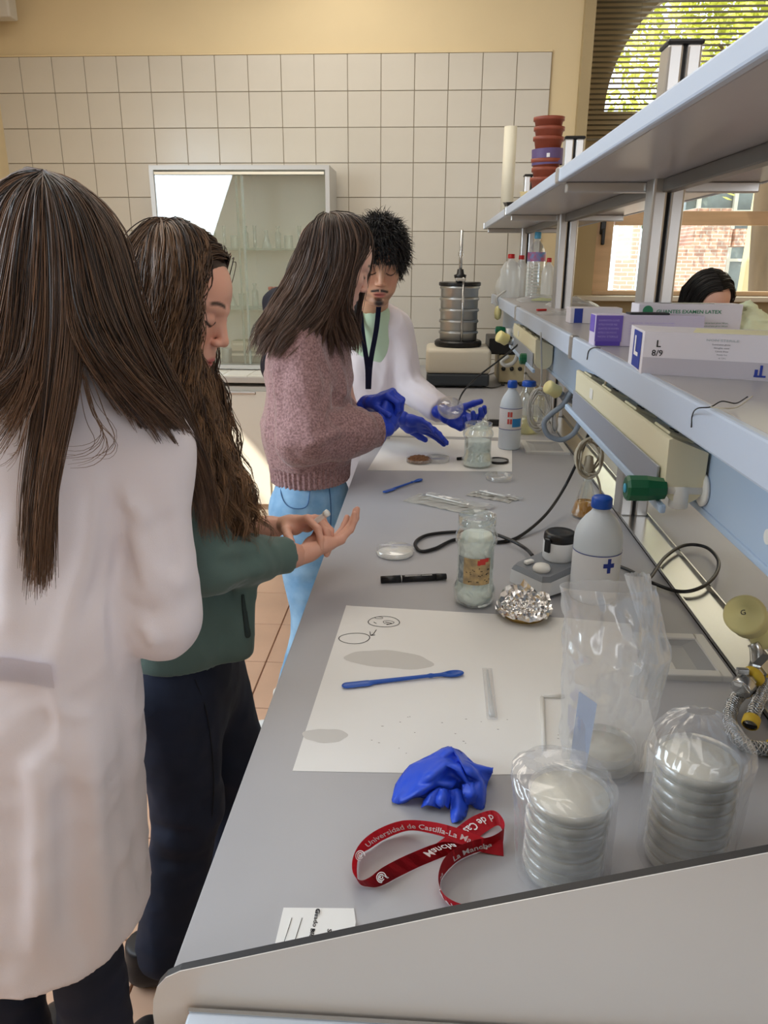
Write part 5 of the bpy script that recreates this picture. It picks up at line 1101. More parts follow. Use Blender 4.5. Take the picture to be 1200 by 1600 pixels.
# ---------------------------------------------------------------- 5: person behind, mostly hidden
def person_dark():
    o = A3(W(496, 398, 3.45)); M = frame((.55, .4, -.5), (.2, .1, 1)); NB = A3(W(478, 452, 3.48)); X0 = NB[0]
    t = thing('person', 'person in a dark jacket with cropped greying hair, mostly hidden behind the mauve sweater', 'person', (X0, 3.5, 0))
    SL_ = NB+np.array((-.14, .10, -.07)); SR_ = NB+np.array((.13, -.13, -.07)); PV = np.array((X0-.02, 3.5, .92))
    V, Q, loc = head_field(o, M, 1.03, male=True, h=.005, neck_to=NB, neck_r=.055); sk = (206, 150, 126)
    C = skin_tint(loc, sk, (170, 96, 90), True); x, y, z = loc.T; hw = np.clip((.035-y)/.02, 0, 1)*np.clip((z+.05)/.02, 0, 1)*np.clip((.10-z)/.03, 0, 1)*np.clip(((np.abs(x)-.02)/.03)+(y < -.03), 0, 1); C = C*(1-.8*hw[:, None])+np.array(lin((92, 80, 74)))*.8*hw[:, None]
    body_obj(t, [(V, Q, C)], [(NB, PV, .06, .11), (SL_, SR_, .05, .05), (PV+np.array((-.05, .07, 0)), (X0-.07, 3.57, .1), .07, .035), (PV+np.array((.05, -.07, 0)), (X0+.03, 3.43, .1), .07, .035)], sk)
    E1 = SL_+np.array((-.03, -.02, -.28)); E2 = SR_+np.array((.05, -.02, -.26)); F = Field(*box_of([NB, SL_, SR_, PV, E1, E2], .2), .010)
    F.cone(SL_, NB, .07, .06, .05); F.cone(SR_, NB, .07, .06, .05); F.flat(NB-np.array((0, 0, .16)), PV, .17, .16, (.6, 1, 0), .7, .06); F.cone(SL_, E1, .07, .065, .03); F.cone(SR_, E2, .07, .065, .03); F.cone(E1, E1+np.array((.03, .06, -.22)), .06, .05, .03); F.cone(E2, E2+np.array((-.02, .14, -.18)), .06, .05, .03)
    F.disp(fold(5, 3, 20, .008)); F.plane((0, 0, .86), (0, 0, -1)); cloth('jacket', F, mDark, t)
    w1_ = E1+np.array((.035, .065, -.26)); w2_ = E2+np.array((-.025, .16, -.22))
    for wv in (w1_, w2_):
        g = hand_mesh(wv, (.1, .2, -1), (1, 0, 0), (.5, .5, .6, .6), h=.004); world_part('hand', (lambda m_: (vcol(m_, 'tint', flat_tint(g[0], sk)), m_)[1])(np_mesh('hand', g[0], g[1])), mSkin, t)
    F = Field((X0-.22, 3.3, .04), (X0+.2, 3.7, .96), .012)
    for dx, dy in ((-.05, .08), (.04, -.08)): F.cone((X0+dx, 3.5+dy, .88), (X0+dx, 3.5+dy, .10), .095, .06, .03)
    F.plane((0, 0, .06), (0, 0, -1)); cloth('trousers', F, mNavy, t)
    for dx, dy in ((-.05, .08), (.04, -.08)): shoe('shoe', (X0+dx-.05, 3.5+dy, 0), (1, .2, 0), mShoeD, t)
person_dark()

# ---------------------------------------------------------------- 6: person across the bench, head just over the shelf
def person_across():
    o = A3(W(1107, 472, 3.62)); M = frame((.25, -.80, -.46), (-.1, -.2, 1)); NB = o+np.array((.06, .06, -.17)); X0 = NB[0]+.12
    t = thing('person', 'person with black hair across the bench, only the head showing above the glove boxes', 'person', (X0, 3.75, 0))
    V, Q, loc = head_field(o, M, 1.0, h=.004, neck_to=NB, neck_r=.048); sk = (214, 166, 146)
    SL_ = NB+np.array((.13, -.05, -.07)); SR_ = NB+np.array((-.06, .15, -.07)); PV = np.array((NB[0]+.12, NB[1]+.10, .88)); PV[0] = max(PV[0], 1.37)
    kn = PV+np.array((0, -.02, -.42))
    body_obj(t, [(V, Q, skin_tint(loc, sk, (180, 96, 92)))], [(NB, PV, .055, .10), (SL_, SR_, .04, .04), (PV+np.array((.0, .08, 0)), PV+np.array((0, .08, -.8)), .07, .035), (PV+np.array((.0, -.08, 0)), PV+np.array((0, -.08, -.8)), .07, .035)], sk)
    F = Field(*box_of([NB, SL_, SR_, PV], .24), .010); F.cone(SL_, NB, .06, .055, .05); F.cone(SR_, NB, .06, .055, .05); F.flat(NB-np.array((-.04, -.03, .18)), PV, .135, .135, (1, 0, 0), .75, .06)
    F.cone(SL_, SL_+np.array((.04, -.02, -.25)), .06, .055, .03); F.cone(SR_, SR_+np.array((.06, .06, -.25)), .06, .055, .03); F.cone(SL_+np.array((.04, -.02, -.25)), SL_+np.array((-.06, -.12, -.30)), .05, .045, .03); F.cone(SR_+np.array((.06, .06, -.25)), SR_+np.array((-.03, -.06, -.30)), .05, .045, .03); F.disp(fold(5, 3, 20, .006)); F.plane((0, 0, .70), (0, 0, -1)); cloth('lab_coat', F, mCoat, t)
    for wv in (SL_+np.array((-.09, -.16, -.31)), SR_+np.array((-.06, -.10, -.31))):
        g = hand_mesh(wv, (-.5, -.8, -.15), (0, 0, 1), (.4, .4, .5, .5), h=.004); mm = np_mesh('hand', g[0], g[1]); vcol(mm, 'tint', flat_tint(g[0], sk)); world_part('hand', mm, mSkin, t)
    F = Field(PV-np.array((.15, .25, .88)), PV+np.array((.15, .25, .05)), .012)
    for dy in (-.08, .08): F.cone(PV+np.array((0, dy, 0)), PV+np.array((0, dy, -.80)), .09, .06, .03)
    F.plane((0, 0, .06), (0, 0, -1)); cloth('trousers', F, mNavy, t)
    for dy in (-.08, .08): shoe('shoe', (PV[0]+.02, PV[1]+dy+.05, 0), (0, -1, 0), mShoeD, t)
    S = crown_sheets(o, M, 1.0, (61, 62), tuple(o), 1300, .0016, (0, .3), .070, 0, low=-.20)
    F = Field(o-.17, o+.17, .006); L = Loc(F, o, M); L.ell((0, -.020, .040), (.084, .098, .094), .01); L.ell((0, .092, -.01), (.085, .060, .070), .01, True); V, Q = F.mesh(); S.append((V, Q, np.full(len(V), .02)))
    hair_obj('hair', S, mHairD, t)
person_across()
# ============================================================ THINGS ON THE BENCH
mGlass = thin_clear('clear_glass', (0.93, 0.97, 0.96), 0.10, 0.03, 0.02, 0.65)
mPetri = thin_clear('petri_plastic', (0.985, 0.985, 0.98), 0.05, 0.13, 0.08, 0.35)
mAgar = mat('agar_cream', (236, 230, 212), 0.3, sss=0.0, alpha=1.0)
mWhite = mat('white_plastic', (232, 230, 224), 0.4)
mHDPE = mat('milky_plastic', (220, 230, 240), 0.35, trans=0.0, sss=0.0)
mCapB = mat('cap_blue', (24, 84, 190), 0.35); mCapR = mat('cap_red', (200, 40, 40), 0.4)
mPaper = mat('paper_white', (236, 234, 230), 0.8, bump=0.05, bscale=60, var=0.012, vscale=7)
mInk = mat('ink_black', (42, 40, 44), 0.7); mInkB = mat('ink_blue', (40, 60, 150), 0.6); mInkG = mat('ink_green', (50, 130, 92), 0.6); mInkV = mat('ink_violet', (108, 86, 178), 0.6); mInkW = mat('ink_white', (236, 232, 232), 0.6)
mCable = mat('cable_black', (22, 22, 24), 0.4); mCableW = mat('cable_grey_white', (196, 194, 188), 0.5); mCableB = mat('cord_beige', (176, 166, 146), 0.6)
mYel = mat('knob_pale_yellow', (226, 214, 150), 0.4); mGrn = mat('knob_green', (20, 92, 58), 0.35)
mFilm = thin_clear('plastic_film', (0.99, 0.99, 1.0), 0.09, 0.10, 0.15, 0.30)
mBlueP = mat('spatula_blue', (36, 86, 178), 0.35)
mCottn = mat('cotton_filling', (232, 240, 236), 0.9, bump=0.6, bscale=60, bdist=.004)

def at_thing(name, label, cat, p, group=None, rz=0.0): return thing(name, label, cat, p, group, rz)
def disc(r, z0, z1, n=28, bev=0.0): return lathe(nb(), [(0, z0), (r-bev, z0), (r, z0+bev), (r, z1-bev), (r-bev, z1), (0, z1)], n=n)

# --- sieve shaker at the far end
p = Vector((B(715, 608).x, 4.09, BZ)); t = at_thing('sieve_shaker', 'cream sieve shaker with a clamped stack of steel sieves at the bench end', 'shaker', (p.x, p.y+0.17, BZ))
obj('base', box((0, 0, 0.045), (0.335, 0.33, 0.066), 0.012), mat('shaker_dark_base', (52, 58, 64), 0.5), t)
obj('housing', box((0, 0, 0.142), (0.345, 0.335, 0.130), 0.022, seg=3), mat('shaker_cream', (214, 206, 188), 0.4), t, True)
obj('plate', disc(0.128, 0.207, 0.240, 40, 0.008), mBlack, t)
z = 0.240
for k in range(5):
    dz = 0.058 if k else 0.05
    s = obj('sieve', lathe(nb(), [(0.097, z), (0.100, z+0.004), (0.100, z+dz-0.018), (0.107, z+dz-0.012), (0.107, z+dz-0.006), (0.103, z+dz-0.003), (0.106, z+dz), (0.098, z+dz)], n=40), mat('sieve_steel', (178, 178, 176), .36, .85), t, True); z += dz
obj('lid', disc(0.112, z, z+0.020, 40, 0.004), mBlack, t)
for a in (-1.45, 1.7): obj('rod', tube(nb(), [(0.113*cos(a), 0.113*sin(a), 0.22), (0.113*cos(a), 0.113*sin(a), z+0.045)], 0.006, 10, 1), mSteel, t, True)
obj('clamp_bar', box((0, 0, z+0.034), (0.05, 0.25, 0.016), 0.004), mSteel, t)
obj('clamp_knob', lathe(nb(), [(0.0, z+0.04), (0.030, z+0.04), (0.034, z+0.055), (0.020, z+0.060), (0.016, z+0.085), (0, z+0.085)], (0, 0, 0), 18), mBlack, t, True)
obj('spindle', tube(nb(), [(0, 0, z+0.02), (0, 0, z+0.28)], 0.009, 10, 1), mSteel, t, True)
obj('spindle_collar', disc(0.014, z+0.15, z+0.17), mSteel, t)
t = at_thing('lab_instrument', 'black and beige instrument box standing right of the sieve shaker', 'instrument', (0.455, 4.42, BZ))
obj('lower_case', box((0, 0, 0.085), (0.14, 0.30, 0.15), 0.006), mat('beige_case', (190, 176, 140), 0.5), t); obj('upper_case', box((-0.03, 0, 0.205), (0.20, 0.30, 0.085), 0.006), mBlack, t)
for k in range(3): obj('dial', lathe(nb(), [(0.0, 0), (0.012, 0), (0.010, 0.016), (0, 0.016)], (-0.045+k*0.045, -0.15, 0.085), 14, (0, -1, 0)), mBlack, t, True)
for x in (-.05, .05): obj('foot', disc(0.012, 0, 0.012).__class__ and box((x, -0.12, 0.005), (0.02, 0.2, 0.010)), mBlack, t)

def bottle(name, label, p, r, h, cap_m, body_m, group=None, label_band=None, liquid=None, rz=0.0, neck=0.35, cap_r=None):
    t = at_thing(name, label, 'bottle', p, group, rz); cr = cap_r or r*0.42
    sh = h*0.70; pr_ = [(r*0.92, 0.0), (r, 0.006), (r, sh*0.84), (r*0.985, sh*0.91), (r*0.92, sh*0.99), (r*0.80, sh*1.07), (r*0.62, sh*1.15), (r*neck*1.15, h*0.855), (r*neck, h*0.88), (r*neck, h*0.93)]
    obj('body', lathe(nb(), pr_, n=36), body_m, t, True)
    obj('cap', lathe(nb(), [(cr, h*0.90), (cr*1.04, h*0.91), (cr*1.0, h*0.985), (cr*0.85, h), (0, h)], n=24), cap_m, t, True)
    if liquid: obj('liquid', lathe(nb(), [(0, 0.004), (r*0.94, 0.004), (r*0.94, h*liquid[0]), (0, h*liquid[0])], n=28), liquid[1], t, True)
    if label_band:
        z0, z1, m_ = label_band; o = obj('label', lathe(nb(), [(r*1.008, z0), (r*1.008, z1)], n=36, cap0=False, cap1=False), m_, t, True)
    return t
# labelled squeeze bottles
t = bottle('bottle', 'milky plastic bottle with blue cap and red and blue label, beside the far jar', B(795, 700), 0.040, 0.245, mCapB, mHDPE, label_band=(0.075, 0.150, mInkW), rz=0.0)
bm = nb()
for z in (0.150, 0.075): lathe(bm, [(0.0408, z-0.001), (0.0408, z+0.001)], n=36, cap0=False, cap1=False)
obj('label_border', bm, mInkB, t)
def curved_patch(r, a0, a1, z0, z1, n=8):
    bm = nb(); v = [[bm.verts.new((r*cos(a0+(a1-a0)*i/n), r*sin(a0+(a1-a0)*i/n), z)) for i in range(n+1)] for z in (z0, z1)]
    for i in range(n): bm.faces.new((v[0][i], v[0][i+1], v[1][i+1], v[1][i]))
    return bm
obj('label_blue', curved_patch(0.0412, -1.5, -0.6, 0.085, 0.115), mat('label_blue', (50, 140, 210), .5), t)
for (a, z) in ((-1.85, .130), (-1.62, .130), (-1.85, .105), (-1.62, .105)):
    obj('hazard_mark', curved_patch(0.0413, a-.09, a+.09, z-.009, z+.009, 2), mat('hazard_red', (214, 90, 84), .5), t)
t = bottle('reagent_bottle', 'clear glass reagent bottle with wide blue screw cap and yellow liquid', B(822, 676), 0.042, 0.205, mCapB, mGlass, liquid=(0.30, thin_clear('yellow_liquid', (0.95, 0.88, 0.45), 0.05, 0.25)), neck=0.52, cap_r=0.027)
t = bottle('small_bottle', 'small glass bottle with red cap behind the white cable coil', B(843, 655), 0.026, 0.14, mCapR, mGlass, neck=0.45)
t = bottle('bottle', 'large milky squeeze bottle with blue cap and blue cross label, behind the big bag', B(926, 932), 0.0470, 0.212, mCapB, mHDPE, label_band=(0.015, 0.104, mat('label_white', (234, 236, 240), .5)))
bm = nb(); lathe(bm, [(0.0480, .1035), (0.0480, .1052)], n=36, cap0=False, cap1=False); obj('label_border', bm, mInkB, t)
cb = lambda a, b, c, d: obj('cross', curved_patch(0.0482, a, b, c, d, 3), mInkB, t)
cb(-1.50, -1.02, .081, .090); cb(-1.33, -1.18, .070, .100)

# jar of white filling, labelled
def jar(name, label, p, r, h, lab=True, fill=0.80, rz=0.0):
    t = at_thing(name, label, 'jar', p, rz=rz)
    pr_ = [(r*0.80, 0.002), (r*0.98, 0.010), (r*1.02, h*0.18), (r*0.88, h*0.26), (r*0.88, h*0.66), (r*1.0, h*0.72), (r*1.0, h*0.79), (r*0.86, h*0.87), (r*0.86, h*0.90), (r*0.93, h*0.91), (r*0.88, h*0.93), (r*0.90, h), (r*0.84, h), (r*0.82, h*0.90)]
    obj('glass', lathe(nb(), pr_, n=44, cap1=False), mGlass, t, True)
    F = Field((-r*1.1, -r*1.1, 0), (r*1.1, r*1.1, h), 0.003)
    F.cone((0, 0, h*.13), (0, 0, h*.15), r*.88, r*.88, .004); F.cone((0, 0, h*.2), (0, 0, h*(fill-.08)), r*.80, r*.82, .01); F.disp(lambda x, y, z: .0025*np.sin(x*300+np.sin(z*220)*2)*np.sin(y*260+z*140)); F.plane((0, 0, h*fill), (0, 0, 1)); F.plane((0, 0, .005), (0, 0, -1))
    V, Q = F.mesh(); o = link('filling', np_mesh('filling', V, Q), mCottn, t); o['kind'] = 'stuff'
    return t
t = jar('jar', 'tall glass jar of white filling with torn tan paper label, on the grey bench', B(740, 941), 0.0405, 0.183)
lbm = mat('label_tan', (206, 178, 128), 0.7, rgb2=(150, 132, 104), vscale=60)
rr = 0.0405*0.89
obj('label', curved_patch(rr, -2.30, -.75, .052, .106, 12), lbm, t)
obj('label_side', curved_patch(rr, -2.75, -2.30, .052, .106, 4), mat('label_greyblue', (120, 132, 140), .7, rgb2=(180, 190, 190), vscale=90), t)
bm = nb()
for (a, z, w_, h_) in ((-1.25, .100, .16, .006), (-1.0, .103, .10, .004), (-1.45, .098, .08, .005)): 
    for v_ in [curved_patch(rr+.0005, a-w_, a+w_, z-h_, z+h_, 3)]: 
        me = bm_mesh(v_, 'q'); bm.from_mesh(me); bpy.data.meshes.remove(me)
obj('label_red', bm, mat('label_red_ink', (200, 60, 56), .6), t)
bm = nb(); RR = random.Random(4)
for k in range(22):
    a = -2.2+RR.random()*1.35; z = .055+RR.random()*.034; v_ = curved_patch(rr+.0006, a, a+.05+.08*RR.random(), z, z+.0016, 2); me = bm_mesh(v_, 'q'); bm.from_mesh(me); bpy.data.meshes.remove(me)
obj('label_print', bm, mInk, t)
t = jar('jar', 'squat glass jar of white filling beside the far paper sheet', B(745, 728), 0.050, 0.145, fill=.62)
# lids
t = at_thing('screw_lid', 'round black jar lid lying flat beside the far jar', 'lid', B(778, 722)); obj('rim', lathe(nb(), [(0.034, 0.0), (0.036, 0.003), (0.036, 0.009), (0.033, 0.009), (0.031, 0.003)], n=32), mBlack, t, True); obj('liner', disc(0.031, 0.002, 0.005), mat('grey_liner', (170, 172, 172), .5), t)
t = at_thing('pen_cap', 'black marker cap lying left of the far jar', 'cap', B(722, 719)); obj('cap', tube(nb(), [(-.018, -.004, .006), (.018, .004, .006)], [.005, .0065], 10, 1), mBlack, t, True)
# foil on a golden lid
t = at_thing('foil_covered_lid', 'golden jar lid under crumpled aluminium foil on the paper sheet', 'lid', B(818, 962)); obj('lid', lathe(nb(), [(0.036, 0.0), (0.039, 0.002), (0.039, 0.008), (0.037, 0.011), (0, 0.011)], n=36), mat('gold_lid', (190, 160, 96), .3, .7), t, True)
bm = nb(); n1, n2 = 15, 46; g = []; RR = random.Random(5)
for i in range(n1):
    row = []
    for j in range(n2):
        a = 2*pi*j/n2; u = i/(n1-1); r = .003+.043*min(u*1.15, 1.0)+.006*RR.random()*u
        if u > .87: r += .004
        hgt = .013+.008*RR.random()*(0.4+u)+(.034*max(0, sin(a-.1))**2.5*u**2.5)*(0.75+0.5*RR.random())+.020*max(0, cos(a-.35))**8*u**4
        row.append(bm.verts.new((r*cos(a), r*sin(a), hgt if u < .97 else hgt*.6+.004)))
    g.append(row)
for i in range(n1-1):
    for j in range(n2): bm.faces.new((g[i][j], g[i+1][j], g[i+1][(j+1) % n2], g[i][(j+1) % n2]))
bmesh.ops.triangulate(bm, faces=bm.faces[:]); obj('foil', bm, mat('aluminium_foil', (226, 224, 222), 0.22, 1.0), t)
# marker
a, b_ = B(595, 911), B(697, 906); t = at_thing('marker_pen', 'black double-ended marker pen lying left of the labelled jar', 'pen', ((a.x+b_.x)/2, (a.y+b_.y)/2, BZ), rz=math.atan2(b_.y-a.y, b_.x-a.x)); L = (b_-a).length
def xt(x0, x1, r0, r1=None, n=14): return tube(nb(), [(x0, 0, .0078), (x1, 0, .0078)], [r0, r1 or r0], n, 1)
obj('barrel', xt(-L*.18, L*.34, .0073), mBlack, t, True); obj('cap', xt(-L*.5, -L*.20, .0074, .0078), mBlack, t, True); obj('small_cap', xt(L*.34, L*.5, .0076, .0066), mBlack, t, True); obj('ring', xt(-L*.20, -L*.18, .0071), mSteel, t, True); obj('ring', xt(L*.335, L*.35, .0071), mSteel, t, True)
bm = nb(); write(bm, 'PERMANENT MARKER', (-L*.14, -.0045, .0135), (1, 0, 0), (0, .7, .35), .0045, lift=.0006, fit=L*.42); obj('lettering', bm, mInkW, t)

# petri dishes
def petri(name, label, p, r=0.045, h=0.015, group=None, inside=None, tilt=None, lid=True):
    t = at_thing(name, label, 'petri dish', p, group)
    obj('dish', lathe(nb(), [(0, .0008), (r*.95, .0008), (r*.955, .002), (r*.955, h-.001), (r*.93, h-.001), (r*.93, .002), (0, .002)], n=40), mPetri, t, True)
    if lid: obj('lid', lathe(nb(), [(r, h*.35), (r, h*.97), (r*.98, h), (0, h)], n=40, cap0=False), mPetri, t, True)
    if inside: obj(inside[0], lathe(nb(), [(0, .0022), (r*.92, .0022), (r*.92, h*inside[2]), (0, h*inside[2])], n=32), inside[1], t, True)
    return t
petri('petri_dish', 'petri dish with white paper disc, alone on the bench left of the black cable loop', B(617, 866), inside=('paper_disc', mPaper, .3))
petri('petri_dish', 'empty clear petri dish near the far jar, behind the swab packets', B(779, 749), .042)
t = petri('petri_dish', 'petri dish of brown soil on the far sheet of paper', B(655, 722), .046, lid=False)
F = Field((-.06, -.06, 0), (.06, .06, .03), .0018); F.ell((0, 0, .004), (.042, .042, .018), k=.003); F.disp(lambda x, y, z: .0018*np.sin(x*420+3*np.sin(y*170))*np.sin(y*390+z*300)); F.plane((0, 0, .0022), (0, 0, -1)); V, Q = F.mesh(); o = link('soil', np_mesh('soil', V, Q), mat('soil_brown', (128, 92, 66), .95, var=.25, vscale=120, bump=.6, bscale=300), t); o['kind'] = 'stuff'
petri('petri_dish', 'clear petri lid standing beside the soil dish on the far paper', B(683, 721), .042, .016)
# beaker by the man's hands
t = at_thing('beaker', 'clear plastic cup with a white stirrer behind the far jar', 'beaker', B(748, 672)); obj('wall', lathe(nb(), [(.03, 0), (.033, .002), (.036, .085), (.038, .088), (.035, .085)], n=32, cap1=False), mGlass, t, True); obj('stirrer', tube(nb(), [(-.02, 0, .004), (-.03, 0, .12)], .003, 8, 1), mWhite, t, True)
# held dish
hd = W(703, 640, 2.585); t = at_thing('petri_dish', 'clear petri dish held up in the gloved hand of the man', 'petri dish', hd); t.rotation_euler = (radians(38), radians(12), 0)
obj('dish', lathe(nb(), [(0, 0), (.043, 0), (.043, .014), (.041, .014), (.041, .002), (0, .002)], n=36), mPetri, t, True); obj('lid', lathe(nb(), [(.045, .006), (.045, .016), (0, .016)], n=36, cap0=False), mPetri, t, True)
# tube in the student's fingers
a, b_ = W(497, 812, 1.44), W(512, 801, 1.435); ax = (b_-a).normalized(); t = at_thing('sample_tube', 'small clear capped tube held in the fingers of the green sweatshirt student', 'tube', a-ax*.018)
obj('tube', lathe(nb(), [(0, 0), (.004, .003), (.0055, .012), (.0055, .038)], n=18, axis=ax, cap1=False), thin_clear('tube_plastic', (.95, .96, .96), .1, .45), t, True); obj('cap', lathe(nb(), [(.0068, .037), (.0072, .046), (0, .046)], n=18, axis=ax), mWhite, t, True)
# tissue between the gloved hands
t = at_thing('tissue', 'white paper tissue hanging below the blue gloved hands', 'tissue', W(600, 672, 2.30)); bm = nb(); cs = [W(586, 668, 2.32), W(616, 660, 2.32), W(609, 686, 2.30), W(594, 684, 2.30)]; o3 = Vector(t.location)
F_ = [bm.verts.new(c-o3) for c in cs]; bm.faces.new(F_); bmesh.ops.subdivide_edges(bm, edges=bm.edges[:], cuts=4, use_grid_fill=True)
for v in bm.verts: v.co.y += .006*sin(v.co.x*160+v.co.z*90)
bmesh.ops.solidify(bm, geom=bm.faces[:], thickness=.0006); obj('sheet', bm, mPaper, t, True)

# paper sheets with drawings, stains
def sheet(name, label, pts, th=.0006, z=BZ, curl=()):
    c = sum(pts, Vector())/len(pts); t = at_thing(name, label, 'paper', (c.x, c.y, z)); bm = nb(); a = [bm.verts.new((p.x-c.x, p.y-c.y, 0.0002)) for p in pts]; b = [bm.verts.new((p.x-c.x, p.y-c.y, th)) for p in pts]; n = len(pts)
    bm.faces.new(list(reversed(a))); bm.faces.new(b)
    for i in range(n): bm.faces.new((a[i], a[(i+1) % n], b[(i+1) % n], b[i]))
    obj('sheet', bm, mPaper, t); return t, c
big, cbig = sheet('drawing_paper', 'big white paper sheet with pencil circles under the near spatula and bags', [B(541, 946), B(549, 947), B(885, 966), B(985, 975), Vector((.325, .875, BZ)), B(770, 1211), B(620, 1208), B(457, 1205)])
def flat_ring(c, rx, ry, w_, z, seed=1, wob=.06):
    R = random.Random(seed); ph = R.random()*6; bm = nb(); n = 48; A_ = []; B_ = []
    for i in range(n):
        a = 2*pi*i/n; k = 1+wob*sin(2*a+ph)+wob*.5*sin(3*a+ph*2); A_.append(bm.verts.new((c.x+(rx*k-w_)*cos(a), c.y+(ry*k-w_)*sin(a), z))); B_.append(bm.verts.new((c.x+rx*k*cos(a), c.y+ry*k*sin(a), z)))
    for i in range(n): bm.faces.new((A_[i], B_[i], B_[(i+1) % n], A_[(i+1) % n]))
    return bm
zi = BZ+.0010
for n_, (c, rx, ry, sd) in enumerate(((B(554, 998), .029, .0205, 2), (B(600, 972), .032, .0215, 6), (B(592, 966), .0075, .005, 3), (B(607, 973), .011, .0075, 5))):
    o = obj('pencil_circle', flat_ring(c, rx, ry, .0016 if n_ < 2 else .0012, zi, sd), mInk, big, world=True)
bm = nb(); tube(bm, [B(588, 984, zi), B(583, 991, zi), B(580, 992, zi)], .0007, 4, 3); tube(bm, [B(578, 987, zi), B(579, 993, zi), B(586, 992, zi)], .0007, 4, 1); tube(bm, [B(584, 972, zi), B(588, 974, zi)], .0006, 4, 1); tube(bm, [B(602, 972, zi), B(612, 974, zi), B(604, 976, zi)], .0006, 4, 2); obj('pencil_arrow', bm, mInk, big, world=True)
mStain = mat('damp_stain', (208, 205, 200), 0.7)
def blob(c, rx, ry, z, seed, rot=0.0):
    R = random.Random(seed); bm = nb(); n = 40; ph = [R.random()*6 for _ in range(4)]; v = []
    for i in range(n):
        a = 2*pi*i/n; k = 1+.08*sin(2*a+ph[0])+.06*sin(3*a+ph[1])+.03*sin(7*a+ph[2]); x = rx*k*cos(a); y = ry*k*sin(a); v.append(bm.verts.new((c.x+x*cos(rot)-y*sin(rot), c.y+x*sin(rot)+y*cos(rot), z)))
    bm.faces.new(v); return bm
obj('damp_stain', blob(B(608, 1031), .070, .032, BZ+.0008, 3, -.12), mStain, big, world=True); obj('damp_stain', blob(B(508, 1150), .030, .018, BZ+.0008, 8), mStain, big, world=True)
bm = nb(); RR = random.Random(8)
for k in range(26):
    q = B(560+RR.random()*330, 1120+RR.random()*60); me = bm_mesh(blob(q, .0006+.0012*RR.random(), .0006, BZ+.0009, k), 'q'); bm.from_mesh(me); bpy.data.meshes.remove(me)
o = obj('grit', bm, mat('grit_grey', (120, 112, 104), .9), big, world=True); o['kind'] = 'stuff'
far_, _c = sheet('paper_sheet', 'white paper sheet under the soil dish at the far end', [B(606, 683), B(800, 690), B(800, 737), B(574, 735)])
sheet('paper_sheet', 'pale paper sheet lying on the bench beneath the hands of the man', [B(622, 662, .9), B(790, 668, .9), B(792, 684), B(612, 681)])
# spatulas
def spatula(label, a, b, w1=.0085):
    L = (b-a).length; t = at_thing('spatula', label, 'spatula', ((a.x+b.x)/2, (a.y+b.y)/2, BZ+.0006), rz=math.atan2(b.y-a.y, b.x-a.x)); h = L/2
    F = Field((-h-.02, -.02, -.002), (h+.02, .02, .02), .0013)
    F.flat((-h+.006, 0, .0035), (-h+.040, 0, .0035), .0085, .0085, (0, 0, 1), .28, .002); F.cone((-h+.045, 0, .0040), (h*.45, 0, .0050), .0038, .0030, .004); F.cone((h*.45, 0, .005), (h-.03, 0, .0045), .0030, .0034, .004)
    F.ell((h-.016, 0, .0045), (.018, .0090, .0042), k=.004); F.ell((h-.016, 0, .0082), (.0145, .0068, .0040), k=.001, neg=True)
    V, Q = F.mesh(); V = relax(V, Q, 1); link('body', np_mesh('body', V, Q), mBlueP, t); return t
spatula('blue plastic spatula spoon lying across the big drawing paper', B(536, 1075), B(723, 1055)); spatula('smaller-looking blue spatula on bare bench beyond the marker pen', B(600, 771), B(659, 751))
# clear wrapped pipette on the paper
a, b_ = B(761, 1047), B(769, 1126); t = at_thing('pipette_tip', 'clear plastic pipette in its sleeve lying on the drawing paper', 'pipette', ((a.x+b_.x)/2, (a.y+b_.y)/2, BZ), rz=math.atan2(b_.y-a.y, b_.x-a.x)); L = (b_-a).length
obj('sleeve', box((0, 0, .003), (L, .016, .003), .001), mFilm, t); obj('tip', tube(nb(), [(-L*.45, 0, .004), (-L*.1, 0, .004), (L*.45, 0, .004)], [.0015, .0025, .0048], 12, 4), thin_clear('tube_plastic'), t, True)
# bent white straw
t = at_thing('plastic_straw', 'thin white bent plastic rod beside the big plastic bag', 'rod', B(849, 1120)); bm = tube(nb(), [p-t.location for p in (B(850, 1172, .9025), B(847, 1090, .9032))], .0033, 8, 1); tube(bm, [p-t.location for p in (B(847, 1088, .9025), B(882, 1088, .9032))], .0033, 8, 1); obj('rod', bm, mWhite, t, True)
# swab packets
def packet(label, p0, p1, w_, seed, n=3):
    L = (p1-p0).length; t = at_thing('swab_packet', label, 'packet', ((p0.x+p1.x)/2, (p0.y+p1.y)/2, BZ), rz=math.atan2(p1.y-p0.y, p1.x-p0.x)); R = random.Random(seed)
    for k in range(n):
        bm = nb(); nx, ny = 14, 4; gr = []
        for i in range(nx+1):
            gr.append([bm.verts.new((-L/2+L*i/nx+.01*(k-1), (j/ny-.5)*w_*(1 if k == 0 else .45)+(k-1)*w_*.2+.0015*R.random(), .0012+k*.0022+.004*R.random()*(abs(i-nx/2) < nx*.45))) for j in range(ny+1)])
        for i in range(nx):
            for j in range(ny): bm.faces.new((gr[i][j], gr[i+1][j], gr[i+1][j+1], gr[i][j+1]))
        bmesh.ops.solidify(bm, geom=bm.faces[:], thickness=.0006); obj('wrapper', bm, mat('packet_paper', (226, 222, 214), .6, bump=.1, bscale=90) if k != 2 else thin_clear('packet_film', (.97, .97, .97), .15, .35), t)
    obj('swab', tube(nb(), [(-L*.38, .006, .010), (L*.25, -.008, .010)], .0018, 8, 1), mWhite, t, True)
    return t
packet('torn white paper swab packet lying left of the other, beyond the labelled jar', B(652, 776), B(758, 798), .090, 2); packet('narrow pair of wrapped swabs right of the torn packet', B(740, 771), B(808, 783), .052, 3)
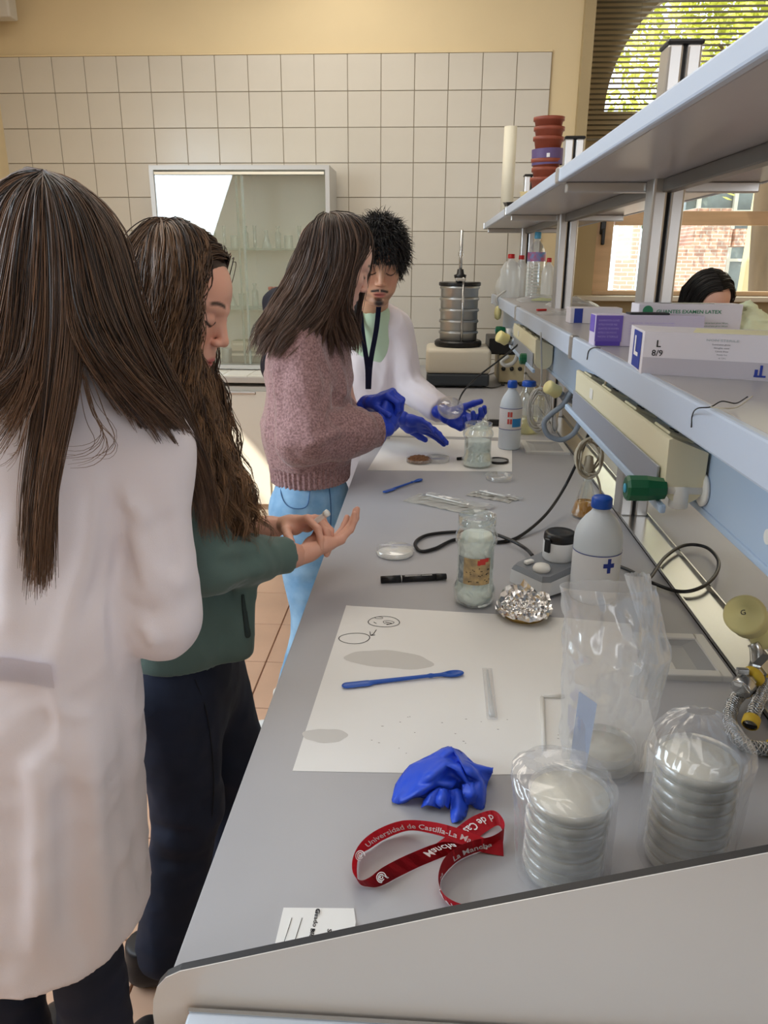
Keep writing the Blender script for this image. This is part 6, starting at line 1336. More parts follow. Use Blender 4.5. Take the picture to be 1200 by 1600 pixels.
# crumpled glove
def crumple(c, label, prims, m, seed, h=.0026):
    t = at_thing('crumpled_glove', label, 'glove', c); F = Field((-.10, -.09, -.002), (.10, .09, .10), h)
    for (a, b, ra, rb, sd, fl) in prims: F.flat(a, b, ra, rb, sd, fl, .004)
    R = np.random.RandomState(seed); K = R.normal(size=(6, 3))*85
    def f(x, y, z):
        s = 0
        for k in K: s = s+np.abs(((x*k[0]+y*k[1]+z*k[2]+1.2*np.sin(y*60+k[0])) / pi) % 2-1)
        return (s/6-.5)*.020
    F.disp(f); F.plane((0, 0, .001), (0, 0, -1)); V, Q = F.mesh(); link('glove', np_mesh('glove', V, Q), m, t); return t
cg = B(686, 1232)
def folded_glove(c):
    t = at_thing('crumpled_glove', 'crumpled blue nitrile glove lying between the drawing paper and the red ribbon', 'glove', c); R = random.Random(12)
    m = mat('glove_blue_used', (44, 84, 214), 0.45, bump=.12, bscale=160)
    def o_(px, py, z): return B(px, py, BZ+z)-c
    # folded planes of the glove, from the photograph: rows of (pixel x, pixel y, height)
    G = [[(612, 1250, .001), (618, 1225, .008), (640, 1196, .014), (672, 1180, .018), (700, 1166, .020), (724, 1176, .016), (740, 1192, .010), (768, 1200, .012)],
         [(614, 1254, .004), (634, 1222, .020), (660, 1206, .030), (690, 1184, .040), (708, 1172, .046), (722, 1186, .034), (744, 1196, .030), (770, 1202, .026)],
         [(620, 1256, .003), (650, 1228, .022), (676, 1212, .044), (696, 1196, .050), (714, 1184, .036), (728, 1204, .048), (748, 1204, .028), (766, 1214, .014)],
         [(630, 1256, .001), (654, 1238, .026), (680, 1222, .034), (704, 1208, .028), (720, 1206, .046), (734, 1216, .030), (752, 1222, .032), (760, 1232, .004)],
         [(640, 1250, .001), (664, 1240, .008), (684, 1232, .020), (706, 1226, .030), (720, 1222, .020), (738, 1236, .026), (752, 1246, .020), (757, 1262, .001)],
         [(652, 1246, .001), (668, 1248, .002), (684, 1244, .006), (704, 1240, .010), (718, 1240, .004), (732, 1254, .006), (742, 1262, .002), (752, 1266, .000)]]
    bm = nb(); v = [[bm.verts.new(o_(*p)) for p in row] for row in G]
    for a, b in zip(v, v[1:]):
        for i in range(7): bm.faces.new((a[i], b[i], b[i+1], a[i+1]))
    def strip(rows):
        vv = [[bm.verts.new(o_(*p)) for p in r] for r in rows]
        for a, b in zip(vv, vv[1:]):
            for i in range(len(a)-1): bm.faces.new((a[i], b[i], b[i+1], a[i+1]))
    strip([[(676, 1236, .014), (688, 1230, .026), (704, 1234, .016)], [(662, 1250, .008), (676, 1240, .024), (692, 1250, .010)], [(658, 1262, .002), (668, 1258, .014), (688, 1264, .002)]])
    strip([[(680, 1238, .018), (694, 1232, .030), (708, 1240, .012)], [(676, 1252, .012), (692, 1246, .026), (704, 1256, .006)], [(690, 1262, .006), (694, 1258, .018), (702, 1264, .002)]])
    strip([[(700, 1236, .020), (714, 1232, .024), (730, 1240, .010)], [(704, 1256, .010), (716, 1252, .018), (732, 1262, .004)], [(704, 1276, .004), (716, 1270, .014), (728, 1276, .002)], [(706, 1286, .001), (714, 1284, .005), (724, 1280, .001)]])
    strip([[(722, 1226, .028), (738, 1222, .034), (756, 1228, .012)], [(724, 1244, .020), (740, 1240, .028), (756, 1244, .008)], [(728, 1258, .006), (742, 1254, .012), (756, 1258, .002)]])
    bmesh.ops.solidify(bm, geom=bm.faces[:], thickness=.0012)
    bmesh.ops.triangulate(bm, faces=bm.faces[:]); bmesh.ops.subdivide_edges(bm, edges=bm.edges[:], cuts=2, use_grid_fill=True, smooth=.35)
    for q in bm.verts: q.co += Vector((R.uniform(-1, 1), R.uniform(-1, 1), R.uniform(-1, 1)))*.0004; q.co.z = max(q.co.z, .0004)
    obj('glove', bm, m, t, True)
folded_glove(cg)
# red lanyard, standing on its edge
mRed = mat('ribbon_red', (206, 22, 44), 0.5, bump=.25, bscale=900)
UP = [(725, 1320, 2), (690, 1316, 4), (640, 1334, 12), (600, 1354, 16), (577, 1371, 17), (562, 1375, 18), (551, 1362, 19), (552, 1338, 20), (566, 1314, 21), (592, 1295, 22), (630, 1282, 23), (675, 1284, 26), (722, 1296, 25), (765, 1312, 12), (786, 1312, 9)]
DN = [(740, 1330, 0), (712, 1332, 0), (665, 1350, 0), (625, 1369, 0), (596, 1384, 0), (578, 1386, 0), (560, 1378, 0), (553, 1364, 0), (560, 1340, 1), (578, 1326, 1), (604, 1310, 1), (638, 1298, 4), (672, 1302, 9), (716, 1315, 9), (748, 1330, 3), (787, 1338, 0)]
DN = DN[:7]+DN[8:]
UP2 = [(640, 1345, 2), (690, 1312, 3), (715, 1292, 5), (740, 1275, 10), (768, 1266, 20), (783, 1275, 22), (788, 1292, 23), (770, 1306, 23), (740, 1313, 23), (712, 1325, 23), (693, 1343, 23), (685, 1367, 22), (688, 1388, 21), (702, 1404, 20), (730, 1414, 19), (770, 1412, 18)]
DN2 = [(660, 1350, 0), (712, 1330, 0), (742, 1312, 1), (762, 1298, 2), (777, 1290, 2), (784, 1296, 2), (786, 1316, 1), (770, 1326, 0), (745, 1332, 0), (718, 1344, 0), (698, 1362, 0), (688, 1380, 0), (692, 1402, 0), (708, 1418, 0), (736, 1424, 0), (775, 1420, 0)]
ln_ = at_thing('lanyard', 'red ribbon lanyard with white lettering, looped on the bench near the end panel', 'lanyard', B(660, 1345))
def ribbon(up, dn, texts, parent):
    U = smooth_path([B(x, y, BZ+z*.001+.0008) for x, y, z in up], 8); D = smooth_path([B(x, y, BZ+z*.001+.0004) for x, y, z in dn], 8); n = min(len(U), len(D)); U, D = U[:n], D[:n]
    bm = nb(); vu = [bm.verts.new(p) for p in U]; vd = [bm.verts.new(p) for p in D]
    for i in range(n-1): bm.faces.new((vu[i], vu[i+1], vd[i+1], vd[i]))
    bmesh.ops.solidify(bm, geom=bm.faces[:], thickness=.0009); obj('ribbon', bm, mRed, parent, True, world=True)
    M_ = [(u+d)/2 for u, d in zip(U, D)]; arc = [0]
    for a, b in zip(M_, M_[1:]): arc.append(arc[-1]+(b-a).length)
    for (s, s0, s1, flip, v0, sz) in texts:
        V, Fc = text_geo(s, 1.0, .012); w_ = max(v[0] for v in V); bm = nb(); vs = []
        for (x, y, _) in V:
            f = s0+(s1-s0)*(x/w_); L = f*arc[-1]; k = 0
            while k < n-2 and arc[k+1] < L: k += 1
            q = (L-arc[k])/max(arc[k+1]-arc[k], 1e-6); u_ = U[k].lerp(U[k+1], q); d_ = D[k].lerp(D[k+1], q)
            vv = v0+(y*sz if not flip else -y*sz); nrm = (U[min(k+1, n-1)]-U[k]).cross(d_-u_).normalized(); cd_ = Vector((0, 0, CH))-u_
            if nrm.dot(cd_) < 0: nrm = -nrm
            vs.append(bm.verts.new(d_.lerp(u_, vv)+nrm*.0012))
        for f in Fc:
            try: bm.faces.new([vs[i] for i in f])
            except ValueError: pass
        obj('lettering', bm, mInkW, parent, world=True)
ribbon(UP, DN, [('Universidad de Castilla-La Mancha', .535, .955, False, .28, .62), ('Mancha', .150, .035, True, .72, .62), ('U', .33, .30, True, .7, .6)], ln_)
ribbon(UP2, DN2, [('d de Castil', .345, .20, True, .75, .6), ('La Mancha', .66, .50, False, .25, .55) , ('Castilla-La Mancha', .98, .73, False, .25, .6)], ln_)
def emblem(c, x, y, r):
    bm = nb(); c = Vector(c); x = Vector(x).normalized(); y = Vector(y).normalized(); n_ = x.cross(y).normalized()
    for k, rr_ in enumerate((r, r*.66, r*.34)):
        a = [bm.verts.new(c+n_*.0012+x*rr_*cos(q*.35+k)+y*rr_*sin(q*.35+k)) for q in range(15)]; b = [bm.verts.new(c+n_*.0012+x*(rr_-r*.17)*cos(q*.35+k)+y*(rr_-r*.17)*sin(q*.35+k)) for q in range(15)]
        for i in range(14): bm.faces.new((a[i], a[i+1], b[i+1], b[i]))
    return bm
for (px, py) in ((563, 1337), (596, 1371)):
    c = B(px, py, BZ+.011); v = (Vector((0, 0, CH))-c).normalized(); x = Vector((1, 0, 0)); y = v.cross(x); obj('emblem', emblem(c+v*.008, x, y, .0055), mInkW, ln_, world=True)
# folded card cut off by the panel
t, c = sheet('folded_card', 'white folded paper slip with printed lines at the near left corner of the bench', [B(443, 1419), B(553, 1420), B(556, 1442), B(548, 1500), B(424, 1500)], .0008)
t.location = t.location; 
obj('flap', (lambda: prism(nb(), [(p.x-c.x, p.y-c.y) for p in (B(456, 1432), B(556, 1441), B(548, 1500), B(440, 1500))], .0012, .0018))(), mPaper, t)
bm = nb(); dn_ = Vector((-.02, -1, 0)); rt = Vector((-1, .02, 0))
for s, px, py, w_ in (('Grado en Cien', 494, 1420, .052), ('Gru', 494, 1419, .010), ('SEMI', 512, 1451, .018), ('Biopr', 486, 1450, .020)): write(bm, s, B(px, py, BZ+.0021), dn_, -rt if False else Vector((1, -.02, 0)), .0062, .02, lift=.0, fit=w_)
obj('print', bm, mInk, t, world=True)
bm = nb()
for x0 in (456, 472): tube(bm, [B(x0, 1434, BZ+.0021), B(x0-14, 1478, BZ+.0021)], .0003, 4, 1)
obj('ruled_line', bm, mInk, t, world=True)

# --- stacks of petri dishes in clear bags
def bag_film(name, parent, prof, seed, amp=.005, n=110, m_=None, top_close=None, oval=None, crin=1.0, world=False):
    """prof: list of (cx, cy, rx, ry, z)"""
    R = np.random.RandomState(seed); P = np.array(prof, float); K = len(P)*7; s = np.linspace(0, len(P)-1, K); i = np.minimum(s.astype(int), len(P)-2); f = (s-i)[:, None]; f = f*f*(3-2*f)*.5+f*.5; Q = P[i]*(1-f)+P[i+1]*f
    a = np.linspace(0, 2*pi, n, endpoint=False); A_, S_ = np.meshgrid(a, np.linspace(0, 1, K)); d = 0
    for k in range(9):
        fa = R.randint(2, 15); fz = R.uniform(-14, 14); ph = R.uniform(0, 6.3); d = d+np.abs(np.sin(A_*fa/2+S_*fz+ph+1.5*np.sin(A_*2+S_*6+ph)))**.6*R.uniform(.5, 1.2)
    d = (d/9-.55)*amp*2.2*crin; 
    x = Q[:, 0:1]+(Q[:, 2:3]+d)*np.cos(A_); y = Q[:, 1:2]+(Q[:, 3:4]+d)*np.sin(A_); z = Q[:, 4:5]+d*.5
    V = np.stack([x, y, np.maximum(z, .001)], -1).reshape(-1, 3); q = (np.arange(K-1)[:, None]*n+np.arange(n)[None]).reshape(-1); q2 = (np.arange(K-1)[:, None]*n+(np.arange(n)[None]+1) % n).reshape(-1)
    return link(name, np_mesh(name, V, np.stack([q, q2, q2+n, q+n], 1)), m_ or mFilm, parent)
ORD = ['lowest', 'second', 'third', 'fourth', 'fifth', 'sixth', 'seventh', 'eighth', 'topmost']
def ordn(k, n): return 'topmost' if k == n-1 else ('lowest' if k == 0 else ORD[k]+' from the bottom')
def stack(label, px, py, ztop, count, grp, bag_label, seed, bulge):
    top = B(px, py, ztop); R = random.Random(seed); pitch = (ztop-BZ)/count
    for k in range(count):
        d = petri('petri_dish', label+', '+ordn(k, count), (top.x+R.uniform(-.0008, .0008), top.y+R.uniform(-.0008, .0008), BZ+k*pitch+.0012), .0450, pitch-.0006, grp, inside=('agar', mAgar, .62))
    t = at_thing('plastic_bag', bag_label, 'bag', (top.x, top.y, BZ)); H = ztop-BZ
    return t, H
t, H = stack('cream agar petri dish in the left bagged stack', 890, 1236, 1.004, 7, 'petri dishes in the left bagged stack', 'crinkled clear plastic bag around the left stack of petri dishes', 3, 0)
bag_film('film', t, [(0, 0, .050, .050, .001), (-.002, 0, .0515, .050, H*.3), (-.004, 0, .053, .051, H*.75), (-.006, .003, .055, .052, H+.006), (-.010, .010, .050, .046, H+.016), (-.016, .022, .032, .022, H+.020), (-.024, .030, .010, .005, H+.016)], 4, .0040)
t, H = stack('cream agar petri dish in the right bagged stack', 1092, 1182, 1.036, 9, 'petri dishes in the right bagged stack', 'crinkled clear plastic bag around the right stack of petri dishes', 5, 0)
bag_film('film', t, [(0, 0, .050, .050, .001), (0, 0, .0515, .051, H*.3), (.001, 0, .053, .052, H*.75), (.003, .002, .055, .053, H+.006), (.004, .008, .050, .050, H+.018), (.004, .018, .036, .030, H+.032), (.006, .026, .016, .008, H+.040)], 8, .0045)
# big tall bag with a few dishes at its foot
bb = B(942, 1160, .93); grp = 'petri dishes inside the tall bag'
for k in range(2): petri('petri_dish', ['lower', 'upper'][k]+' of two clear petri dishes at the foot of the tall bag', (bb.x, bb.y, BZ+k*.0150+.0012), .0450, .0146, grp, inside=('agar', mAgar, .3))
t = at_thing('plastic_bag', 'tall crinkled clear plastic bag standing in front of the milky bottle', 'bag', (bb.x, bb.y, BZ))
mFilm2 = thin_clear('tall_film', (.98, .985, 1.0), .13, .25, .14, .40)
bag_film('film', t, [(0, 0, .050, .049, .001), (-.002, 0, .053, .050, .04), (.004, .004, .060, .050, .10), (.008, .012, .067, .046, .16), (.000, .018, .061, .030, .205), (-.010, .020, .061, .016, .248)], 11, .0075, m_=mFilm2)
bag_film('tail', t, [(.050, .012, .018, .016, .10), (.056, .016, .014, .012, .15), (.052, .022, .008, .008, .180), (.040, .026, .010, .007, .220), (.028, .03, .015, .006, .262)], 13, .0050, 60, m_=thin_clear('tail_film', (.96, .97, .98), .15, .35, .12, .5))
bm = nb(); 
v = [bm.verts.new(p) for p in ((-.046, -.020, .015), (-.030, -.044, .015), (-.026, -.050, .12), (-.045, -.030, .125))]; bm.faces.new(v); bmesh.ops.solidify(bm, geom=bm.faces[:], thickness=.0008); obj('paper_insert', bm, mat('insert_pale_blue', (214, 222, 238), .6), t)

# cup sinks
def cup_sink(label, p, w_, d_):
    t = at_thing('cup_sink', label, 'sink', p); bm = nb(); m2 = mat('sink_grey_white', (206, 204, 200), .35)
    for s in (-1, 1): bx(bm, (s*(w_/2-.010), 0, .004), (.020, d_, .012), .002); bx(bm, (0, s*(d_/2-.010), .004), (w_-.03, .020, .012), .002)
    obj('rim', bm, m2, t); bm = nb(); z0 = .0006
    vs = [bm.verts.new((x*(w_/2-.018), y*(d_/2-.018), .008)) for x, y in ((-1, -1), (1, -1), (1, 1), (-1, 1))]; vb = [bm.verts.new((x*(w_/2-.045), y*(d_/2-.030), z0)) for x, y in ((-1, -1), (1, -1), (1, 1), (-1, 1))]
    for i in range(4): bm.faces.new((vs[i], vs[(i+1) % 4], vb[(i+1) % 4], vb[i]))
    bm.faces.new(vb); obj('basin', bm, mat('sink_basin', (168, 168, 168), .3), t); return t
cup_sink('square white-rimmed cup sink set in the bench beside the tall bag', (.4400, 1.190, BZ), .125, .150); cup_sink('far cup sink with pale rim below the coiled grey hose', (.425, 2.735, BZ), .155, .190)

# erlenmeyer
t = at_thing('erlenmeyer_flask', 'conical glass flask with amber liquid behind the milky bottle', 'flask', B(913, 806)); obj('glass', lathe(nb(), [(.030, 0), (.036, .003), (.036, .010), (.012, .095), (.012, .125), (.015, .128), (.011, .126)], n=32, cap1=False), mGlass, t, True)
obj('liquid', lathe(nb(), [(0, .003), (.034, .004), (.034, .010), (.0265, .040), (0, .040)], n=28), mat('amber_liquid', (178, 122, 48), .1, alpha=1.0), t, True); obj('stopper', disc(.0135, .118, .140), mat('stopper_grey', (130, 124, 116), .7), t, True)
# vortex mixer
mx_ = B(852, 915); t = at_thing('vortex_mixer', 'white and grey bench mixer with black round head, left of the milky bottle', 'mixer', mx_, rz=radians(38)); 
pl = [(-.060, -.045), (-.045, -.055), (.075, -.055), (.085, -.045), (.085, .045), (.075, .055), (-.045, .055), (-.060, .045)]
bm = nb(); lo_ = [bm.verts.new((x, y, .008)) for x, y in pl]; mid = [bm.verts.new((x*.97, y*.97, .036 if x < 0 else .048)) for x, y in pl]; up_ = [bm.verts.new((x*.86, y*.84, .047 if x < 0 else .060)) for x, y in pl]
for a_, b2 in ((lo_, mid),):
    for i in range(8): bm.faces.new((a_[i], a_[(i+1) % 8], b2[(i+1) % 8], b2[i]))
bm.faces.new(list(reversed(lo_))); bm.faces.new(mid); bmesh.ops.delete(bm, geom=up_, context='VERTS'); obj('housing', bm, mat('mixer_white', (226, 228, 230), .4), t)
bm = nb(); mid = [bm.verts.new((x*.97, y*.97, .0363 if x < 0 else .0483)) for x, y in pl]; up_ = [bm.verts.new((x*.86, y*.84, .046 if x < 0 else .058)) for x, y in pl]
for i in range(8): bm.faces.new((mid[i], mid[(i+1) % 8], up_[(i+1) % 8], up_[i]))
bm.faces.new(up_); obj('grey_top', bm, mat('mixer_grey', (120, 124, 130), .45), t)
obj('foot', box((0.01, 0, .004), (.12, .09, .008), .002), mBlack, t)
obj('dial', lathe(nb(), [(0, .045), (.017, .045), (.018, .052), (.015, .058), (0, .059)], (-.030, -.014, 0), 24), mWhite, t, True); obj('switch', box((-.028, .024, .052), (.022, .012, .008), .003), mWhite, t)
obj('collar', lathe(nb(), [(.032, .052), (.034, .056), (.034, .092), (.031, .095)], (.038, 0.004, 0), 32), mat('mixer_white'), t, True); obj('head', lathe(nb(), [(.033, .093), (.034, .098), (.033, .108), (.028, .112), (.020, .109), (0, .108)], (.038, .004, 0), 32), mBlack, t, True); obj('clip', box((.038-.036, .004, .088), (.006, .014, .030), .002), mBlack, t)
# cables
def cable(label, pts, r, m, name='cable', n=8): 
    t = at_thing(name, label, 'cable', pts[0]); obj('cord', tube(nb(), [Vector(p)-Vector(pts[0]) for p in pts], r, n, 10), m, t, True); return t
zc = BZ+.0050
cable('black power cable looping round the labelled jar from the duct to the mixer', [WX(942, 632, .425), WX(925, 665, .42), WX(905, 715, .40), B(880, 765, .96), B(852, 805, .925), B(812, 838, zc), B(780, 847, zc), B(752, 846, zc), B(712, 843, zc), B(680, 857, zc), B(657, 861, zc), B(649, 848, zc), B(668, 836, zc), B(712, 831, zc+.001), B(762, 832, zc+.008), B(800, 845, zc+.012), B(822, 858, .915), B(832, 868, .935)], .0042, mCable)
cable('black power cable forming a loop over the steel channel', [B(955, 880, .905), B(985, 892, .906), B(1013, 908, .908), B(1060, 924, .910), B(1095, 918, .914), B(1118, 898, .915), B(1122, 875, .915), B(1103, 855, .914), B(1070, 852, .914), B(1040, 870, .914), B(1018, 900, .916), B(1010, 908, .918)], .0040, mCable)
cable('thin black cable from the duct end to the sieve shaker', [W(822, 527, 3.2), W(790, 555, 3.35), W(745, 590, 3.45), W(722, 615, 3.55), B(714, 640, .906), B(716, 652, .904)], .0038, mCable)
t = cable('black cable running right from the shaker cable to a plug', [B(716, 636, .905), B(730, 640, .905), B(750, 651, .905), B(764, 658, .906)], .0034, mCable); obj('plug', box(B(772, 660, .914)-Vector(t.location), (.045, .020, .024), .004), mBlack, t)
cable('thin black cable coiled right of the sieve shaker', [B(740, 600, .905), B(770, 606, .905), B(790, 596, .905), B(782, 580, .905), B(765, 585, .905), B(745, 590, .905)], .0030, mCable)
def coil(label, c, rx, rz_, turns, r, m, seed, lead, name='cable'):
    R = random.Random(seed); pts = [Vector(p) for p in lead]
    for k in range(turns*8):
        a = 2*pi*k/8+pi/2; s_ = 1+.18*sin(k*.9+seed)+R.uniform(-.06, .06); pts.append(Vector(c)+Vector((rx*s_*cos(a), R.uniform(-.012, .012)+.01*sin(k), rz_*s_*sin(a)-.0)))
    return cable(label, pts, r, m, name)
coil('white cable hanging in a bundle of loops from the lower shelf', W(843, 640, 2.62), .034, .066, 8, .0030, mCableW, 2, [W(845, 520, 2.5), W(846, 560, 2.58), W(846, 590, 2.62)])
t = coil('beige cord knotted in loops, hanging above the conical flask', W(921, 715, 1.93), .030, .046, 6, .0028, mCableB, 5, [WX(948, 592, .372), W(940, 620, 1.86), W(930, 655, 1.90), W(924, 682, 1.92)]); obj('cord_tail', tube(nb(), [p-t.location for p in (W(925, 730, 1.93), W(935, 750, 1.95), W(938, 775, 1.97), W(932, 792, 1.97))], .003, 8, 8), mCableB, t, True)
obj('knot', lathe(nb(), [(0, -.024), (.011, -.018), (.013, .0), (.010, .02), (0, .024)], W(920, 725, 1.925)-Vector(t.location), 12), mCableB, t, True)
# gas and vacuum valves on the duct
def valve(label, p, knob_m, L=.085, tee=True, ax=Vector((-1, 0, 0)), kr=.021, kl=.055, out=None):
    t = at_thing('valve', label, 'valve', p); p = Vector(p)
    obj('flange', lathe(nb(), [(0, 0), (.026, 0), (.027, .004), (.020, .006), (0, .006)], (0, 0, 0), 28, ax), mWhite, t, True)
    obj('stem', lathe(nb(), [(.011, .004), (.011, L)], (0, 0, 0), 20, ax), mWhite, t, True)
    if tee: obj('outlet', lathe(nb(), [(.015, 0), (.015, .034), (.013, .036), (0, .036)], ax*L*.62+Vector((0, 0, .006)), 20, (0, 0, -1)), mWhite, t, True)
    obj('knob', lathe(nb(), [(.014, L), (.017, L+.002), (kr, L+kl*.5), (kr, L+kl-.004), (kr-.004, L+kl), (.008, L+kl)], (0, 0, 0), 10, ax), knob_m, t)
    obj('knob_badge', lathe(nb(), [(.008, L+kl+.0005), (.007, L+kl+.002), (0, L+kl+.002)], (0, 0, 0), 14, ax), mat('badge_cyan', (70, 170, 210), .4), t, True); return t
vp_ = WX(1100, 765, .437); valve('green-handled water valve with white tee, nearest on the blue duct', (.437, vp_.y, vp_.z), mGrn, L=.060, kl=.062)
q = WX(880, 573, .437); valve('green-handled valve behind the white cable bundle', (.437, 2.95, 1.195), mGrn, L=.045, kl=.05); valve('green-handled valve farthest along the duct, by the instrument box', (.437, 4.10, 1.205), mGrn, L=.045, kl=.05)
def gas(label, p, ax, out_pts, m_hose, r_h, s=1.0, rk=.021):
    t = at_thing('gas_tap', label, 'tap', p); ax = Vector(ax).normalized()
    obj('knob', lathe(nb(), [(.0, .0), (rk*.75, 0), (rk, .006), (rk*.94, .030), (rk, .036), (rk, .048), (rk*.8, .052), (0, .052)], (0, 0, 0), 18, ax), mYel, t, True)
    obj('body', tube(nb(), [Vector((0, 0, 0)), -ax*.04, -ax*.06+Vector((.03, 0, -.01))], .011, 12, 4), mat('tap_grey', (150, 154, 160), .4, .4), t, True)
    return t
kp = W(873, 614, 2.42); t = gas('pale yellow gas tap with a coiled grey hose, right of the reagent bottle', kp, (-.75, -.35, .45), None, None, 0)
obj('support', tube(nb(), [p-kp for p in (W(878, 622, 2.42), W(900, 610, 2.42), WX(925, 595, .45))], .012, 10, 6), mat('tap_grey'), t, True)
obj('nozzle', lathe(nb(), [(.010, 0), (.014, .010), (.010, .03), (.012, .05), (.008, .075), (0, .076)], W(867, 640, 2.42)-kp, 14, (0.05, 0, -1)), mSteel, t, True)
cable('thick grey rubber hose coiled under the pale yellow gas tap', [W(897, 622, 2.40), W(906, 650, 2.40), W(898, 675, 2.40), W(878, 687, 2.40), W(857, 680, 2.40), W(850, 662, 2.40), W(860, 648, 2.41), W(880, 632, 2.41), W(893, 612, 2.41), W(903, 600, 2.42)], .0085, mat('hose_grey', (132, 142, 154), .5), 'hose', 12)
kp = W(793, 532, 3.45); t = gas('far pale yellow gas tap with a short white hose loop, near the instrument box', kp, (-.8, -.3, .4), None, None, 0, rk=.026); obj('hose_loop', tube(nb(), [p-kp for p in (W(800, 540, 3.45), W(808, 552, 3.45), W(803, 566, 3.45), W(790, 571, 3.45), W(784, 564, 3.45), W(795, 556, 3.45))], .009, 10, 6), mCableW, t, True)
obj('support', tube(nb(), [p-kp for p in (W(796, 536, 3.45), W(812, 528, 3.45), WX(822, 522, .45))], .012, 10, 4), mat('tap_grey'), t, True)
kp = W(778, 487, 4.3); t = at_thing('hanging_bulb', 'pale yellow rubber bulb hanging at the far end of the lower shelf', 'bulb', kp); obj('bulb', lathe(nb(), [(0, -.045), (.016, -.035), (.020, -.01), (.018, .015), (.008, .03), (0, .032)], n=18), mYel, t, True); obj('tube', tube(nb(), [(0, 0, .03), (-.01, 0, .07), (.02, 0, .10), (.05, .02, .115)], .006, 8, 5), mCableW, t, True)
# near right: gas tap on its foot and braided hoses
kp = Vector((.545, 1.145, 1.012)); kp = W(1165, 962, 1.16); t = at_thing('gas_tap', 'large pale yellow gas tap marked G at the right edge of the picture', 'tap', kp); axg = Vector((-.55, -.60, .58)).normalized()
obj('knob', lathe(nb(), [(0, -.004), (.026, -.004), (.031, .0), (.030, .024), (.033, .028), (.033, .038), (.028, .043), (.012, .044), (.011, .048), (0, .048)], axg*-.03, 30, axg), mYel, t, True)
obj('body', lathe(nb(), [(.017, 0), (.022, .004), (.020, .05), (.016, .055)], axg*-.03+Vector((.020, .01, .0)), 20, (.35, .2, -1)), mYel, t, True); obj('pipe', tube(nb(), [Vector((.02, .012, -.05))+axg*-.02, Vector((.035, .02, -.07)), Vector((.040, .02, -(kp.z-BZ)+.001))], .010, 12, 4), mSteel, t, True)
bm = nb(); xg = Vector((1, 0, 0)); xg = (xg-axg*xg.dot(axg)).normalized(); yg = axg.cross(xg); write(bm, 'G', Vector(t.location)+axg*(-.03+.0482)-xg*.004-yg*.004, xg, yg, .012, .01); obj('lettering', bm, mInk, t, world=True)
def braid_mat():
    m = mat('braided_steel', (196, 200, 206), .3, .85); nt = m.node_tree; b = nt.nodes['Principled BSDF']; tc = nt.nodes['Texture Coordinate']
    w1_ = nt.nodes.new('ShaderNodeTexWave'); w1_.inputs['Scale'].default_value = 190; w1_.inputs['Distortion'].default_value = 1.5; w1_.bands_direction = 'DIAGONAL'; nt.links.new(tc.outputs['Object'], w1_.inputs[0])
    bp = nt.nodes.new('ShaderNodeBump'); bp.inputs['Strength'].default_value = 1; bp.inputs['Distance'].default_value = .002; nt.links.new(w1_.outputs[0], bp.inputs['Height']); nt.links.new(bp.outputs[0], b.inputs['Normal']); return m
mBr = braid_mat()
def braided(label, pts, r, endcap=True):
    t = at_thing('braided_hose', label, 'hose', pts[0]); P = [Vector(p)-Vector(pts[0]) for p in pts]; SP = smooth_path(P, 14); bm = tube(nb(), SP, r*.9, 12, 1)
    obj('core', bm, mBr, t, True)
    # the braid: two sets of wires wound round the hose
    bm = nb(); m = len(SP); fr = []; up = Vector((0, 0, 1))
    for i, p in enumerate(SP):
        tg = (SP[min(i+1, m-1)]-SP[max(i-1, 0)]).normalized(); up = (up-tg*up.dot(tg)).normalized(); fr.append((p, up.copy(), tg.cross(up)))
    arc = [0]; 
    for a, b in zip(SP, SP[1:]): arc.append(arc[-1]+(b-a).length)
    for s in (-1, 1):
        for k in range(6):
            pp_ = []; q = 0.0
            while q < arc[-1]:
                i = 0
                while i < m-2 and arc[i+1] < q: i += 1
                f = (q-arc[i])/max(arc[i+1]-arc[i], 1e-6); c0 = fr[i][0].lerp(fr[i+1][0], f); u_ = fr[i][1].lerp(fr[i+1][1], f); v_ = fr[i][2].lerp(fr[i+1][2], f); a = s*q/.030*6.283+k*1.047; pp_.append(c0+(u_*cos(a)+v_*sin(a))*r); q += .0042
            tube(bm, pp_, .0011, 4, 1)
    obj('braid', bm, mSteel, t, True)
    for i, (e, d) in enumerate(((P[0], P[1]-P[0]), (P[-1], P[-2]-P[-1]))):
        obj('ferrule', lathe(nb(), [(r*1.05, -.002), (r*1.25, 0), (r*1.25, .012), (r*1.1, .013)], e, 18, d, cap0=False), mat('ferrule_yellow', (226, 190, 60), .5), t, True); obj('bore', lathe(nb(), [(r*1.0, .0), (0, .0)], e, 16, d, cap0=False), mBlack, t)
    return t
braided('braided steel hose curling round on the bench at the right edge of the picture', [B(1168, 1075, .925), B(1148, 1095, .918), B(1140, 1125, .912), B(1150, 1152, .912), B(1178, 1168, .912), B(1215, 1170, .912)], .0095)
braided('short braided steel hose with open yellow-ringed end inside the curled hose', [W(1172, 1132, .96), W(1180, 1108, .985), W(1190, 1085, 1.02), W(1200, 1060, 1.06)], .0095)
